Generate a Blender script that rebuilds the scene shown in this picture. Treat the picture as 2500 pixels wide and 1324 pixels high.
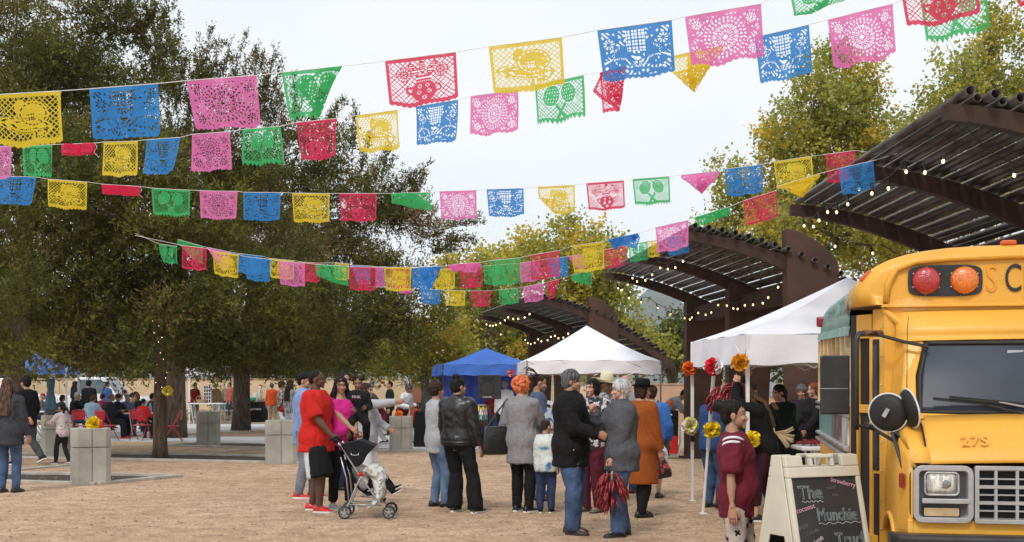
import bpy, math, random
import numpy as np
from mathutils import Matrix, Vector
random.seed(7); rng = np.random.default_rng(7)
S = bpy.context.scene
for o in list(bpy.data.objects): bpy.data.objects.remove(o)
R = math.radians
# ---------------- camera, sky, sun, exposure ----------------
F = 3000.0; CH = 1.6; HOR = 940.0          # focal length (px of the 2500 px photo), eye height, horizon row
cd = bpy.data.cameras.new('camera'); cam = bpy.data.objects.new('camera', cd); S.collection.objects.link(cam)
cam.location = (0, 0, CH); cam.rotation_euler = (R(90), 0, 0)
cd.sensor_width = 36; cd.lens = 36 * F / 2500; cd.shift_y = (HOR - 662) / 2500; cd.clip_end = 12000; cd.clip_start = 0.1
S.camera = cam
W = bpy.data.worlds.new('World'); S.world = W; W.use_nodes = True
nt = W.node_tree; N = nt.nodes; L = nt.links; bg = N['Background']
sky = N.new('ShaderNodeTexSky'); sky.sky_type = 'NISHITA'; sky.sun_disc = False
sky.sun_elevation = R(48); sky.sun_rotation = R(200)
skm = N.new('ShaderNodeVectorMath'); skm.operation = 'SCALE'; skm.inputs['Scale'].default_value = 0.1
L.new(sky.outputs[0], skm.inputs[0])
tc = N.new('ShaderNodeTexCoord'); mp = N.new('ShaderNodeMapping'); mp.inputs['Scale'].default_value = (1, 1, 3.2)
nz = N.new('ShaderNodeTexNoise'); nz.inputs['Scale'].default_value = 2.3; nz.inputs['Detail'].default_value = 5; nz.inputs['Roughness'].default_value = .5
L.new(tc.outputs['Generated'], mp.inputs[0]); L.new(mp.outputs[0], nz.inputs[0])
cr = N.new('ShaderNodeValToRGB'); e = cr.color_ramp.elements
e[0].position = .30; e[0].color = (0.79, 0.85, 0.885, 1); e[1].position = .66; e[1].color = (0.925, 0.935, 0.935, 1)
L.new(nz.outputs['Fac'], cr.inputs[0])
mx = N.new('ShaderNodeMix'); mx.data_type = 'RGBA'; mx.inputs[0].default_value = .9
L.new(skm.outputs[0], mx.inputs[6]); L.new(cr.outputs[0], mx.inputs[7]); L.new(mx.outputs[2], bg.inputs[0])
bg.inputs[1].default_value = 1.0
sd = bpy.data.lights.new('sun', 'SUN'); sd.energy = 1.55; sd.angle = R(12); sd.color = (1, .95, .88)
so = bpy.data.objects.new('sun', sd); S.collection.objects.link(so); so.rotation_euler = (R(42), 0, R(-20))
S.view_settings.view_transform = 'Standard'; S.view_settings.look = 'None'; S.view_settings.exposure = 0.22; S.view_settings.gamma = 1
S.render.engine = 'CYCLES'; S.cycles.max_bounces = 5; S.cycles.transparent_max_bounces = 8
S.cycles.diffuse_bounces = 2

# ---------------- helpers ----------------
def P(px, py, Y): return Vector(((px - 1250) / F * Y, Y, CH + (HOR - py) / F * Y))
def G(px, py, z=0.0):
    Y = F * (CH - z) / (py - HOR); return Vector(((px - 1250) / F * Y, Y, z))
def link(o): S.collection.objects.link(o); return o
def tag(o, label=None, cat=None, group=None, kind=None):
    if label: o['label'] = label
    if cat: o['category'] = cat
    if group: o['group'] = group
    if kind: o['kind'] = kind
    return o
def thing(name, label, cat, loc=(0, 0, 0), rz=0, group=None):
    o = link(bpy.data.objects.new(name, None)); o.empty_display_size = .1
    o.location = loc; o.rotation_euler = (0, 0, rz)
    return tag(o, label, cat, group)
def basis(o):
    M = Matrix.Identity(4)
    while o is not None:
        M = (Matrix.Translation(o.location) @ o.rotation_euler.to_matrix().to_4x4() @ Matrix.Diagonal((*o.scale, 1))) @ M
        o = o.parent
    return M
def copy_tree(o, parent=None):
    c = o.copy(); link(c); c.parent = parent
    for ch in o.children: copy_tree(ch, c)
    return c
def obj(name, me, m=None, parent=None, smooth=False, world=False):
    if world and parent is not None: me.transform(basis(parent).inverted())
    o = link(bpy.data.objects.new(name, me))
    if m is not None:
        for q in (m if isinstance(m, (list, tuple)) else [m]): me.materials.append(q)
    if smooth and len(me.polygons): me.polygons.foreach_set('use_smooth', [True] * len(me.polygons))
    o.parent = parent
    return o
class MB:
    def __init__(s): s.v = []; s.f = []; s.mi = []; s.m = 0
    def add(s, vs, fs):
        b = len(s.v); s.v += [tuple(q) for q in vs]; s.f += [tuple(i + b for i in f) for f in fs]; s.mi += [s.m] * len(fs); return s
    def box(s, c, d, M=None, taper=1.0):
        x, y, z = d[0] / 2, d[1] / 2, d[2] / 2; t = taper
        vs = [Vector(q) for q in ((-x, -y, -z), (x, -y, -z), (x, y, -z), (-x, y, -z), (-x * t, -y * t, z), (x * t, -y * t, z), (x * t, y * t, z), (-x * t, y * t, z))]
        if M is not None: vs = [M @ q for q in vs]
        c = Vector(c); return s.add([q + c for q in vs], [(3, 2, 1, 0), (4, 5, 6, 7), (0, 1, 5, 4), (1, 2, 6, 5), (2, 3, 7, 6), (3, 0, 4, 7)])
    def box2(s, a, b):
        a = Vector(a); b = Vector(b); return s.box((a + b) / 2, [abs(q) for q in (b - a)])
    def hexa(s, p):  # 8 points: bottom ring 0-3, top ring 4-7
        return s.add(p, [(3, 2, 1, 0), (4, 5, 6, 7), (0, 1, 5, 4), (1, 2, 6, 5), (2, 3, 7, 6), (3, 0, 4, 7)])
    def loft(s, rings, caps=True, closed=False):
        n = len(rings[0]); vs = [q for r in rings for q in r]; fs = []
        K = len(rings)
        for k in range(K - (0 if closed else 1)):
            k2 = (k + 1) % K
            for i in range(n): j = (i + 1) % n; fs.append((k * n + i, k * n + j, k2 * n + j, k2 * n + i))
        if caps and not closed: fs += [tuple(range(n - 1, -1, -1)), tuple((K - 1) * n + i for i in range(n))]
        return s.add(vs, fs)
    def tube(s, pts, r, n=8, caps=True):
        pts = [Vector(p) for p in pts]; rs = r if isinstance(r, (list, tuple)) else [r] * len(pts); rings = []; u = None
        for i, p in enumerate(pts):
            d = (pts[min(i + 1, len(pts) - 1)] - pts[max(i - 1, 0)])
            d = d.normalized() if d.length > 1e-9 else Vector((0, 0, 1))
            if u is None: u = d.orthogonal().normalized()
            u = (u - d * u.dot(d)); u = u.normalized() if u.length > 1e-6 else d.orthogonal().normalized()
            w = d.cross(u)
            rings.append([p + (u * math.cos(2 * math.pi * k / n) + w * math.sin(2 * math.pi * k / n)) * rs[i] for k in range(n)])
        return s.loft(rings, caps)
    def ell(s, c, r, M=None, nu=12, nv=8):
        c = Vector(c); r = (r,) * 3 if isinstance(r, (int, float)) else r; vs = []; fs = []
        M = M or Matrix.Identity(3)
        for j in range(1, nv):
            t = math.pi * j / nv
            for i in range(nu):
                a = 2 * math.pi * i / nu
                vs.append(c + M @ Vector((r[0] * math.sin(t) * math.cos(a), r[1] * math.sin(t) * math.sin(a), -r[2] * math.cos(t))))
        for j in range(nv - 2):
            for i in range(nu): k = (i + 1) % nu; fs.append((j * nu + i, j * nu + k, (j + 1) * nu + k, (j + 1) * nu + i))
        b = len(vs); vs += [c + M @ Vector((0, 0, -r[2])), c + M @ Vector((0, 0, r[2]))]
        for i in range(nu): k = (i + 1) % nu; fs.append((b, k, i)); fs.append((b + 1, (nv - 2) * nu + i, (nv - 2) * nu + k))
        return s.add(vs, fs)
    def prism(s, poly, vec):  # poly: list of 3D points, extruded by vec
        vec = Vector(vec); n = len(poly); p = [Vector(q) for q in poly]
        return s.add(p + [q + vec for q in p], [tuple(range(n - 1, -1, -1)), tuple(range(n, 2 * n))] + [(i, (i + 1) % n, n + (i + 1) % n, n + i) for i in range(n)])
    def quad(s, a, b, c, d): return s.add([a, b, c, d], [(0, 1, 2, 3)])
    def mesh(s, name='m'):
        me = bpy.data.meshes.new(name); me.from_pydata(s.v, [], s.f)
        if s.m or any(s.mi): me.polygons.foreach_set('material_index', s.mi)
        me.update(); return me
    def build(s, name, m, parent=None, smooth=False, bev=0, world=False, seg=2, fix=True):
        me = s.mesh(name); o = obj(name, me, m, parent, smooth, world)
        if bev:
            b = o.modifiers.new('b', 'BEVEL'); b.width = bev; b.segments = seg; b.limit_method = 'ANGLE'; b.angle_limit = R(35)
            if not smooth: me.polygons.foreach_set('use_smooth', [False] * len(me.polygons))
        return o
def npmesh(name, V, Q, mats=None, parent=None, attr=None, smooth=False, mi=None, world=False):
    """quads from numpy arrays"""
    me = bpy.data.meshes.new(name); n = len(Q); k = Q.shape[1]
    me.vertices.add(len(V)); me.vertices.foreach_set('co', V.astype(np.float32).ravel())
    me.loops.add(n * k); me.loops.foreach_set('vertex_index', Q.astype(np.int32).ravel())
    me.polygons.add(n); me.polygons.foreach_set('loop_start', np.arange(0, n * k, k, dtype=np.int32)); me.polygons.foreach_set('loop_total', np.full(n, k, dtype=np.int32))
    if mi is not None: me.polygons.foreach_set('material_index', mi.astype(np.int32))
    if attr is not None:
        a = me.attributes.new('Col', 'FLOAT_COLOR', 'POINT'); a.data.foreach_set('color', attr.astype(np.float32).ravel())
    me.update(calc_edges=True); me.validate()
    return obj(name, me, mats, parent, smooth, world)
LATER = []
def remesh(o, vox, sm=3, cb=None, smf=.6):
    m = o.modifiers.new('r', 'REMESH'); m.mode = 'VOXEL'; m.voxel_size = vox; m.use_smooth_shade = True
    if sm: q = o.modifiers.new('s', 'SMOOTH'); q.iterations = sm; q.factor = smf
    LATER.append((o, cb)); return o
def flush():
    dg = bpy.context.evaluated_depsgraph_get()
    done = []
    for o, cb in LATER:
        me = bpy.data.meshes.new_from_object(o.evaluated_get(dg)); done.append((o, cb, me))
    for o, cb, me in done:
        if o.type == 'FONT':
            n = link(bpy.data.objects.new('lettering', me)); n.parent = o.parent; n.matrix_local = o.matrix_local.copy(); nm = o.name
            for k in o.keys(): n[k] = o[k]
            bpy.data.objects.remove(o); n.name = nm; continue
        o.modifiers.clear(); o.data = me
        if cb: cb(o, me)
    LATER.clear()
def text(name, s, size, m, parent, M, ext=.002, outline=0, align='LEFT', space=1.0, shear=0, bold=0):
    c = bpy.data.curves.new(name, 'FONT'); c.body = s; c.size = size; c.align_x = align; c.space_character = space; c.shear = shear; c.resolution_u = 5 if name == 'letter' else 3
    if outline: c.fill_mode = 'NONE'; c.bevel_depth = outline; c.bevel_resolution = 0
    else: c.extrude = ext; c.offset = bold
    c.materials.append(m); o = link(bpy.data.objects.new(name, c)); o.parent = parent; o.matrix_local = M
    LATER.append((o, None)); return o
def frame(o, x, y):  # matrix with origin, x axis, y axis
    x = Vector(x).normalized(); y = Vector(y); z = x.cross(y).normalized(); y = z.cross(x)
    M = Matrix((x, y, z)).transposed().to_4x4(); M.translation = Vector(o); return M

# ---------------- materials ----------------
MATS = {}
def mat(name, col, rough=.7, metal=0, var=.12, scale=8, bump=.0, bscale=40, spec=.5, emit=None, estr=0, detail=6, trans=0, alpha=1, coat=0, col2=None, sx=(1, 1, 1), lo=.35, hi=.65, sheen=0, bdist=.01):
    if name in MATS: return MATS[name]
    m = bpy.data.materials.new(name); MATS[name] = m; m.use_nodes = True; n = m.node_tree.nodes; l = m.node_tree.links; b = n['Principled BSDF']
    b.inputs['Roughness'].default_value = rough; b.inputs['Metallic'].default_value = metal; b.inputs['Specular IOR Level'].default_value = spec
    b.inputs['Coat Weight'].default_value = coat; b.inputs['Sheen Weight'].default_value = sheen
    t = n.new('ShaderNodeTexCoord'); mp = n.new('ShaderNodeMapping'); mp.inputs['Scale'].default_value = sx; l.new(t.outputs['Object'], mp.inputs[0])
    nz = n.new('ShaderNodeTexNoise'); nz.inputs['Scale'].default_value = scale; nz.inputs['Detail'].default_value = detail; l.new(mp.outputs[0], nz.inputs[0])
    r = n.new('ShaderNodeValToRGB'); el = r.color_ramp.elements; el[0].position = lo; el[1].position = hi
    c = Vector(col[:3])
    c2 = Vector(col2) if col2 else c * (1 + var)
    c1 = c if col2 else c * (1 - var)
    el[0].color = (*c1, 1); el[1].color = (*[min(q, 1) for q in c2], 1)
    l.new(nz.outputs[0], r.inputs[0]); l.new(r.outputs[0], b.inputs['Base Color'])
    if bump:
        nb = n.new('ShaderNodeTexNoise'); nb.inputs['Scale'].default_value = bscale; nb.inputs['Detail'].default_value = 5; l.new(mp.outputs[0], nb.inputs[0])
        bp = n.new('ShaderNodeBump'); bp.inputs['Strength'].default_value = bump; bp.inputs['Distance'].default_value = bdist; l.new(nb.outputs[0], bp.inputs['Height']); l.new(bp.outputs[0], b.inputs['Normal'])
    if emit: b.inputs['Emission Color'].default_value = (*emit, 1); b.inputs['Emission Strength'].default_value = estr
    if trans: b.inputs['Transmission Weight'].default_value = trans
    if alpha < 1: b.inputs['Alpha'].default_value = alpha
    return m
def lin(h):  # sRGB 0-255 -> linear
    return tuple((q / 255 / 12.92) if q / 255 <= .04045 else ((q / 255 + .055) / 1.055) ** 2.4 for q in h)
def cloth(name, rgb, rough=.85, var=.18, scale=14, bump=.35, bscale=30, **k):
    return mat(name, lin(rgb), rough, 0, var, scale, bump, bscale, spec=.25, bdist=.02, **k)
def attrmat(name, rough=.6, spec=.4, trans=0, bump=0, bscale=60, mul=1.0):
    m = bpy.data.materials.new(name); MATS[name] = m; m.use_nodes = True; n = m.node_tree.nodes; l = m.node_tree.links; b = n['Principled BSDF']
    b.inputs['Roughness'].default_value = rough; b.inputs['Specular IOR Level'].default_value = spec
    a = n.new('ShaderNodeAttribute'); a.attribute_name = 'Col'; l.new(a.outputs['Color'], b.inputs['Base Color'])
    if trans:
        tr = n.new('ShaderNodeBsdfTranslucent'); ms = n.new('ShaderNodeMixShader'); ms.inputs[0].default_value = trans
        l.new(a.outputs['Color'], tr.inputs[0]); l.new(b.outputs[0], ms.inputs[1]); l.new(tr.outputs[0], ms.inputs[2]); l.new(ms.outputs[0], n['Material Output'].inputs[0])
    if bump:
        nb = n.new('ShaderNodeTexNoise'); nb.inputs['Scale'].default_value = bscale
        bp = n.new('ShaderNodeBump'); bp.inputs['Strength'].default_value = bump; bp.inputs['Distance'].default_value = .01; l.new(nb.outputs[0], bp.inputs['Height']); l.new(bp.outputs[0], b.inputs['Normal'])
    return m
# ---------------- ground ----------------
def ground_mat():
    m = bpy.data.materials.new('gravel'); m.use_nodes = True; n = m.node_tree.nodes; l = m.node_tree.links; b = n['Principled BSDF']
    b.inputs['Roughness'].default_value = .95; b.inputs['Specular IOR Level'].default_value = .15
    t = n.new('ShaderNodeTexCoord')
    def noise(s, d, r=.6):
        q = n.new('ShaderNodeTexNoise'); q.inputs['Scale'].default_value = s; q.inputs['Detail'].default_value = d; q.inputs['Roughness'].default_value = r; l.new(t.outputs['Object'], q.inputs[0]); return q
    def ramp(src, a, ca, bb, cb):
        r = n.new('ShaderNodeValToRGB'); e = r.color_ramp.elements; e[0].position = a; e[0].color = (*ca, 1); e[1].position = bb; e[1].color = (*cb, 1); l.new(src, r.inputs[0]); return r
    def mix(f, a, bb, mode='MIX'):
        q = n.new('ShaderNodeMix'); q.data_type = 'RGBA'; q.blend_type = mode
        if isinstance(f, float): q.inputs[0].default_value = f
        else: l.new(f, q.inputs[0])
        l.new(a, q.inputs[6]); l.new(bb, q.inputs[7]); return q.outputs[2]
    big = ramp(noise(.35, 6).outputs[0], .3, (.48, .335, .228), .7, (.62, .46, .335))
    fine = ramp(noise(22, 6, .9).outputs[0], .40, (.58, .53, .50), .60, (1.28, 1.25, 1.2))
    c = mix(1.0, big.outputs[0], fine.outputs[0], 'MULTIPLY')
    v = n.new('ShaderNodeTexVoronoi'); v.inputs['Scale'].default_value = 17; l.new(t.outputs['Object'], v.inputs[0])
    sp = ramp(v.outputs['Distance'], .12, (1, 1, 1), .2, (0, 0, 0))
    v2 = ramp(v.outputs['Color'], .5, (.14, .09, .06), .8, (.62, .5, .42))
    thin = n.new('ShaderNodeMath'); thin.operation = 'MULTIPLY'; thin.inputs[1].default_value = .38; l.new(sp.outputs[0], thin.inputs[0])
    c = mix(thin.outputs[0], c, v2.outputs[0])
    med = ramp(noise(3.2, 5, .7).outputs[0], .38, (.78, .75, .73), .62, (1.12, 1.12, 1.12))
    c = mix(1.0, c, med.outputs[0], 'MULTIPLY')
    l.new(c, b.inputs['Base Color'])
    bp = n.new('ShaderNodeBump'); bp.inputs['Strength'].default_value = .6; bp.inputs['Distance'].default_value = .02; l.new(noise(45, 4, .8).outputs[0], bp.inputs['Height']); l.new(bp.outputs[0], b.inputs['Normal'])
    return m
GR = ground_mat()
mb = MB(); nx, ny = 60, 70; xs = np.concatenate([-np.geomspace(3000, 1, 30), np.geomspace(1, 3000, 30)]); ys = np.concatenate([np.linspace(-30, 60, 50), np.geomspace(64, 4000, 20)])
mb.add([(x, y, 0) for y in ys for x in xs], [(j * 60 + i, j * 60 + i + 1, (j + 1) * 60 + i + 1, (j + 1) * 60 + i) for j in range(69) for i in range(59)])
tag(mb.build('ground', GR), kind='structure')
conc = mat('pavement concrete', (.50, .50, .50), .85, var=.14, scale=.9, bump=.25, bscale=30, detail=10)
concb = mat('pillar concrete', (.36, .345, .30), .85, var=.20, scale=2.2, bump=.5, bscale=18, detail=10)
kerbm = mat('kerb concrete', (.44, .40, .35), .9, var=.18, scale=3, bump=.3)
mulch = mat('mulch', (.055, .038, .028), .95, var=.6, scale=30, bump=1, bscale=60)
soil = mat('loose gravel', (.36, .235, .16), .95, var=.25, scale=6, bump=.6, bscale=60)
def sheet(name, pts, m, z, kind='structure'):
    v = [G(x, y, 0) for x, y in pts]; mb = MB(); mb.add([(q.x, q.y, z) for q in v], [tuple(range(len(v)))]); o = mb.build(name, m)
    me = o.data
    if me.polygons[0].normal.z < 0: me.flip_normals()
    return tag(o, kind=kind)
# the concrete plaza is laid in slabs with sunk joints
def plaza():
    poly = [(-700, 1076), (300, 1079), (650, 1082), (890, 1096), (1000, 1097), (1262, 1106), (1275, 1064), (1200, 1034), (-700, 1031)]
    root = tag(link(bpy.data.objects.new('plaza', None)), kind='structure')
    base = sheet('slab_bed', poly, mat('joint', (.2, .18, .16), .9), .004); base.parent = root
    if 'kind' in base: del base['kind']
    lo = [G(x, y) for x, y in poly[:6]]; x0, x1 = -32.0, .9
    def ylo(x):
        for a, b in zip(lo, lo[1:]):
            if a.x <= x <= b.x: return a.y + (b.y - a.y) * (x - a.x) / (b.x - a.x)
        return 31
    x = x0
    while x < x1:
        w = 3.0; y = max(ylo(x), ylo(min(x + w, x1))) + 0.0
        a, b = ylo(x), ylo(x + w); rows = [0, 3, 6, 9, 12, 15, 18]
        for r0, r1 in zip(rows, rows[1:]):
            ya0 = a + (50 - a) * r0 / 18; ya1 = a + (50 - a) * r1 / 18; yb0 = b + (50 - b) * r0 / 18; yb1 = b + (50 - b) * r1 / 18
            if x < -26 and r0 > 5: continue
            mb = MB(); g = .012
            mb.prism([(x + g, ya0 + g, .0), (x + w - g, yb0 + g, .0), (x + w - g, yb1 - g, .0), (x + g, ya1 - g, .0)], (0, 0, .012)); mb.build('slab', conc, root)
        x += w
plaza()
sheet('gravel_patch', [(400, 1062), (545, 1056), (665, 1052), (700, 1056), (660, 1067), (560, 1067)], soil, .022)
# planting beds and their kerbs
sheet('mulch_bed', [(-60, 1158), (274, 1162), (403, 1164.5), (236, 1183), (-60, 1177)], mulch, .006)
sheet('mulch_bed', [(-60, 1112), (60, 1111), (170, 1113), (170, 1121), (30, 1118), (-60, 1116)], mulch, .006)
sheet('mulch_bed', [(200, 1109), (490, 1112), (720, 1116), (720, 1130), (274, 1123), (200, 1119)], mulch, .006)
sheet('mulch_bed', [(426, 1088), (485, 1083), (720, 1084), (720, 1096), (640, 1095), (410, 1090)], mulch, .006)
sheet('mulch_bed', [(700, 1098), (880, 1099), (945, 1099), (1090, 1098), (1090, 1101.5), (900, 1103), (700, 1104)], mulch, .006)
def kerb(pts, w=.13, h=.05):
    v = [G(x, y) for x, y in pts]; mb = MB()
    for a, b in zip(v, v[1:]):
        d = (b - a).normalized(); n = Vector((-d.y, d.x, 0)) * w / 2
        mb.prism([a - n, b - n, b + n, a + n], (0, 0, h))
    tag(mb.build('kerb', kerbm, bev=.006), kind='structure')
kerb([(-60, 1177), (236, 1184)]); kerb([(238, 1184), (440, 1165)]); kerb([(-60, 1157), (274, 1161.5), (432, 1165)])
kerb([(-60, 1158), (0, 1153), (170, 1137), (240, 1131)], h=.03)
kerb([(-60, 1115), (170, 1122), (280, 1123.4), (650, 1131), (760, 1133)]); kerb([(-60, 1109), (274, 1109.5), (490, 1112), (660, 1116)])
kerb([(490, 1111), (576, 1100), (655, 1096)], h=.03); kerb([(405, 1090), (640, 1095.5), (740, 1097)]); kerb([(409, 1090), (485, 1083)])
kerb([(700, 1105), (912, 1103.5), (1000, 1103), (1180, 1104), (1262, 1106)]); kerb([(700, 1098), (885, 1098)], h=.03)
# loose stones and litter lying on the gravel
def scatter(name, n, s0, s1, m, flat):
    U = rng.random((n, 2)); Y = 7.5 + 26 * U[:, 0] ** 1.3; X = (U[:, 1] - .5) * Y * .95
    sz = s0 + (s1 - s0) * rng.random(n) ** 3
    tet = np.array([[1, 0, 0], [0, 1, 0], [-1, 0, 0], [0, -1, 0], [0, 0, 1.0], [0, 0, -.5]]) * np.array([1, .75, flat])
    fa = np.array([[0, 1, 4], [1, 2, 4], [2, 3, 4], [3, 0, 4]])
    a = rng.random(n) * 6.28; c, s = np.cos(a), np.sin(a)
    V = tet[None] * (1 + .35 * (rng.random((n, 6, 3)) - .5)) * sz[:, None, None]
    x = V[:, :, 0] * c[:, None] - V[:, :, 1] * s[:, None]; y = V[:, :, 0] * s[:, None] + V[:, :, 1] * c[:, None]
    V = np.stack([x + X[:, None], y + Y[:, None], V[:, :, 2] + .002], -1).reshape(-1, 3)
    Q = (fa[None] + 6 * np.arange(n)[:, None, None]).reshape(-1, 3)
    tag(npmesh(name, V, Q, m), kind='stuff')
scatter('pebbles', 14000, .008, .03, mat('pebble', (.34, .23, .165), .9, var=.5, scale=3), .5)
scatter('pale_pebbles', 6000, .007, .024, mat('pale pebble', (.55, .45, .37), .9, var=.25, scale=3), .5)
scatter('leaf_litter', 900, .012, .045, mat('dry leaf', (.13, .075, .035), .9, var=.5, scale=3), .15)
# ---------------- hills far behind ----------------
hm = mat('wooded hillside', (.05, .07, .05), .95, var=.4, scale=.012, detail=10)
mb = MB(); nx = 90; rows = 14; vs = []
for j in range(rows):
    for i in range(nx):
        x = -1600 + i * 46; t = j / (rows - 1)
        prof = 20 * math.exp(-((x - 520) / 420) ** 2) + 40 * math.exp(-((x + 700) / 600) ** 2) + 25 + 8 * math.sin(x * .013) + 8 * math.sin(x * .041 + 1)
        prof += 200 * math.exp(-((x - 352) / 130) ** 2)
        z = prof * math.sin(t * math.pi / 2) + (8 * math.sin(x * .09 + j * 2) if 0 < j < rows - 1 else 0)
        vs.append((x, 2500 + t * 500, z - 2))
mb.add(vs, [(j * nx + i, j * nx + i + 1, (j + 1) * nx + i + 1, (j + 1) * nx + i) for j in range(rows - 1) for i in range(nx - 1)])
tag(mb.build('hills', hm, smooth=True), kind='structure')
# ---------------- trees ----------------
leafM = attrmat('elm leaves', .7, .08, trans=.25); cwM = attrmat('cottonwood leaves', .5, .3, trans=.5); shrubM = attrmat('shrub leaves', .6, .3, trans=.25)
barkE = mat('elm bark', (.105, .07, .05), .95, var=.5, scale=5, bump=1, bscale=14, sx=(3, 3, .6), bdist=.03)
barkC = mat('cottonwood bark', (.20, .18, .15), .95, var=.4, scale=5, bump=1, bscale=14, sx=(3, 3, .6), bdist=.03)
def unit(a): return a / (np.linalg.norm(a, axis=-1, keepdims=True) + 1e-9)
def leaves(name, clumps, parent, m, leaf, twl, per, nleaf, pal, up=.5, jit=.5, wid=.45, fuzz=.25, kmin=3, nrand=.45, tri=False):
    """clumps: array (n, 7): centre xyz, radii xyz, palette row. Twigs of leaf-sized faces through each clump."""
    C = np.array(clumps); n = len(C)
    cnt = np.maximum(kmin, (per * (C[:, 3] * C[:, 5])).astype(int)); idx = np.repeat(np.arange(n), cnt); T = len(idx)
    d = unit(rng.normal(size=(T, 3))); r = rng.random(T) ** .45
    base = C[idx, :3] + d * r[:, None] * C[idx, 3:6]
    td = unit(d * 1.0 + np.array([0, 0, up]) + jit * rng.normal(size=(T, 3)))
    ln = twl * (.5 + rng.random(T))
    t = np.linspace(0.1, 1, nleaf)
    pos = base[:, None, :] + td[:, None, :] * (ln[:, None] * t[None])[:, :, None]
    pos += rng.normal(size=pos.shape) * leaf * fuzz
    pos = pos.reshape(-1, 3); K = len(pos)
    ld = unit(np.repeat(td, nleaf, 0) * .7 + rng.normal(size=(K, 3)) * .8)
    nn = unit(np.repeat(d, nleaf, 0) * .55 + np.array([0, 0, .75]) + rng.normal(size=(K, 3)) * nrand)
    sd = unit(np.cross(ld, nn))
    sz = leaf * (.6 + .8 * rng.random(K)); ll = ld * sz[:, None]; ww = sd * (sz * wid)[:, None]
    V = (np.stack([pos + ww, pos + ll, pos - ww], 1) if tri else np.stack([pos, pos + ll * .5 + ww, pos + ll, pos + ll * .4 - ww], 1)).reshape(-1, 3); nv = 3 if tri else 4
    Q = np.arange(K * nv).reshape(-1, nv)
    pal = np.array(pal); base_c = pal[C[idx, 6].astype(int) % len(pal)]
    tv = (.75 + .5 * rng.random(T)); col = base_c * tv[:, None]
    sw = rng.random(T) < .12; col[sw] = pal[rng.integers(0, len(pal), sw.sum())]
    col = np.repeat(col, nleaf * nv, 0) * np.repeat(.75 + .5 * rng.random(K), nv)[:, None]
    A = np.concatenate([col, np.ones((len(col), 1))], 1)
    return npmesh(name, V, Q, m, parent, A, world=True)
def clump_lobes(lobes, dens, cs, pals):
    """lobes: (px, py, rx px, ry px, Y, thickness m) ellipsoids in the place; returns clumps spread through them, mostly near the surface"""
    out = []
    for (px, py, rx, ry, Y, th) in lobes:
        c = P(px, py, Y); a = rx / F * Y; b = ry / F * Y; n = max(3, int(dens * (a * b + .3 * (a + b) * th)))
        for _ in range(n):
            d = Vector(rng.normal(size=3)).normalized(); r = rng.random() ** .35
            q = Vector((c.x + d.x * a * r, c.y + d.y * th * r, c.z + d.z * b * r))
            s = cs * (.55 + .8 * rng.random())
            out.append((q.x, q.y, q.z, s, s, s * (.55 + .3 * rng.random()), rng.integers(0, pals)))
    return out
def limbs(trunk_pts, radii, targets, m, parent, forks=3, n=7):
    mb = MB(); mb.tube(trunk_pts, radii, 12)
    tp = [Vector(p) for p in trunk_pts]
    top = tp[-1]; r0 = radii[-1]
    for t in targets:
        t = Vector(t); k = random.choice(range(max(1, len(tp) - 3), len(tp))); s = tp[k]; rr = radii[k] * .55
        mid = s.lerp(t, .45) + Vector((random.uniform(-.3, .3), random.uniform(-.3, .3), random.uniform(.0, .5)))
        pts = [s, s.lerp(mid, .5) + Vector((0, 0, .1)), mid, t]
        mb.tube(pts, [rr, rr * .8, rr * .5, rr * .12], n)
        for _ in range(forks):
            q = mid.lerp(t, random.random() * .7); e = q + Vector((random.uniform(-1, 1), random.uniform(-1, 1), random.uniform(-.1, 1))) * (t - s).length * .25
            mb.tube([q, q.lerp(e, .5) + Vector((0, 0, .08)), e], [rr * .3, rr * .2, rr * .05], 5)
    return mb.build('trunk', m, parent, smooth=True, world=True)
PE = [(.122, .126, .028), (.082, .092, .024), (.172, .160, .036), (.155, .124, .036), (.094, .104, .028), (.138, .138, .026)]
PEb = PE + [(.22, .135, .06), (.19, .14, .055)]
def elm(label, base, lobes, trunk, rad, dens, cs, leaf, twl, per, nleaf, shoots=(), pal=PE, nt=14, **k):
    root = thing('elm_tree', label, 'tree', base)
    cl = clump_lobes(lobes, dens, cs, len(pal))
    o = leaves('crown', cl, root, leafM, leaf, twl, per, nleaf, pal, **k)
    pick = random.sample(cl, min(nt, len(cl)))
    limbs(trunk, rad, [c[:3] for c in pick], barkE, root)
    if shoots:
        mb = MB(); cc = []
        for (x0, y0, x1, y1, Y) in shoots:
            a = P(x0, y0, Y); b = P(x0 + (x1 - x0) * 1.25, y0 + (y1 - y0) * 1.3, Y + random.uniform(-.3, .3)); L_ = (b - a).length
            for s in range(random.randint(2, 3)):
                bb = b + Vector((random.uniform(-.16, .16), random.uniform(-.3, .3), random.uniform(-.3, .05))) * L_
                m_ = a.lerp(bb, .5) + Vector((random.uniform(-.05, .05), 0, .03)) * L_
                mb.tube([a, m_, bb], [.012, .008, .003], 4)
                for q in range(int(L_ * 13)):
                    t = random.random(); p = (a.lerp(m_, t * 2) if t < .5 else m_.lerp(bb, t * 2 - 1))
                    s_ = .02 + .07 * (1 - t); cc.append((p.x, p.y, p.z, s_, s_, s_, random.randrange(len(pal))))
        leaves('shoots', cc, root, leafM, leaf * .8, twl * .42, per * .25, 5, pal, up=1.8, jit=.25, kmin=2, wid=.25, tri=True)
        mb.build('shoot_stems', barkE, root, world=True)
    return root
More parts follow.
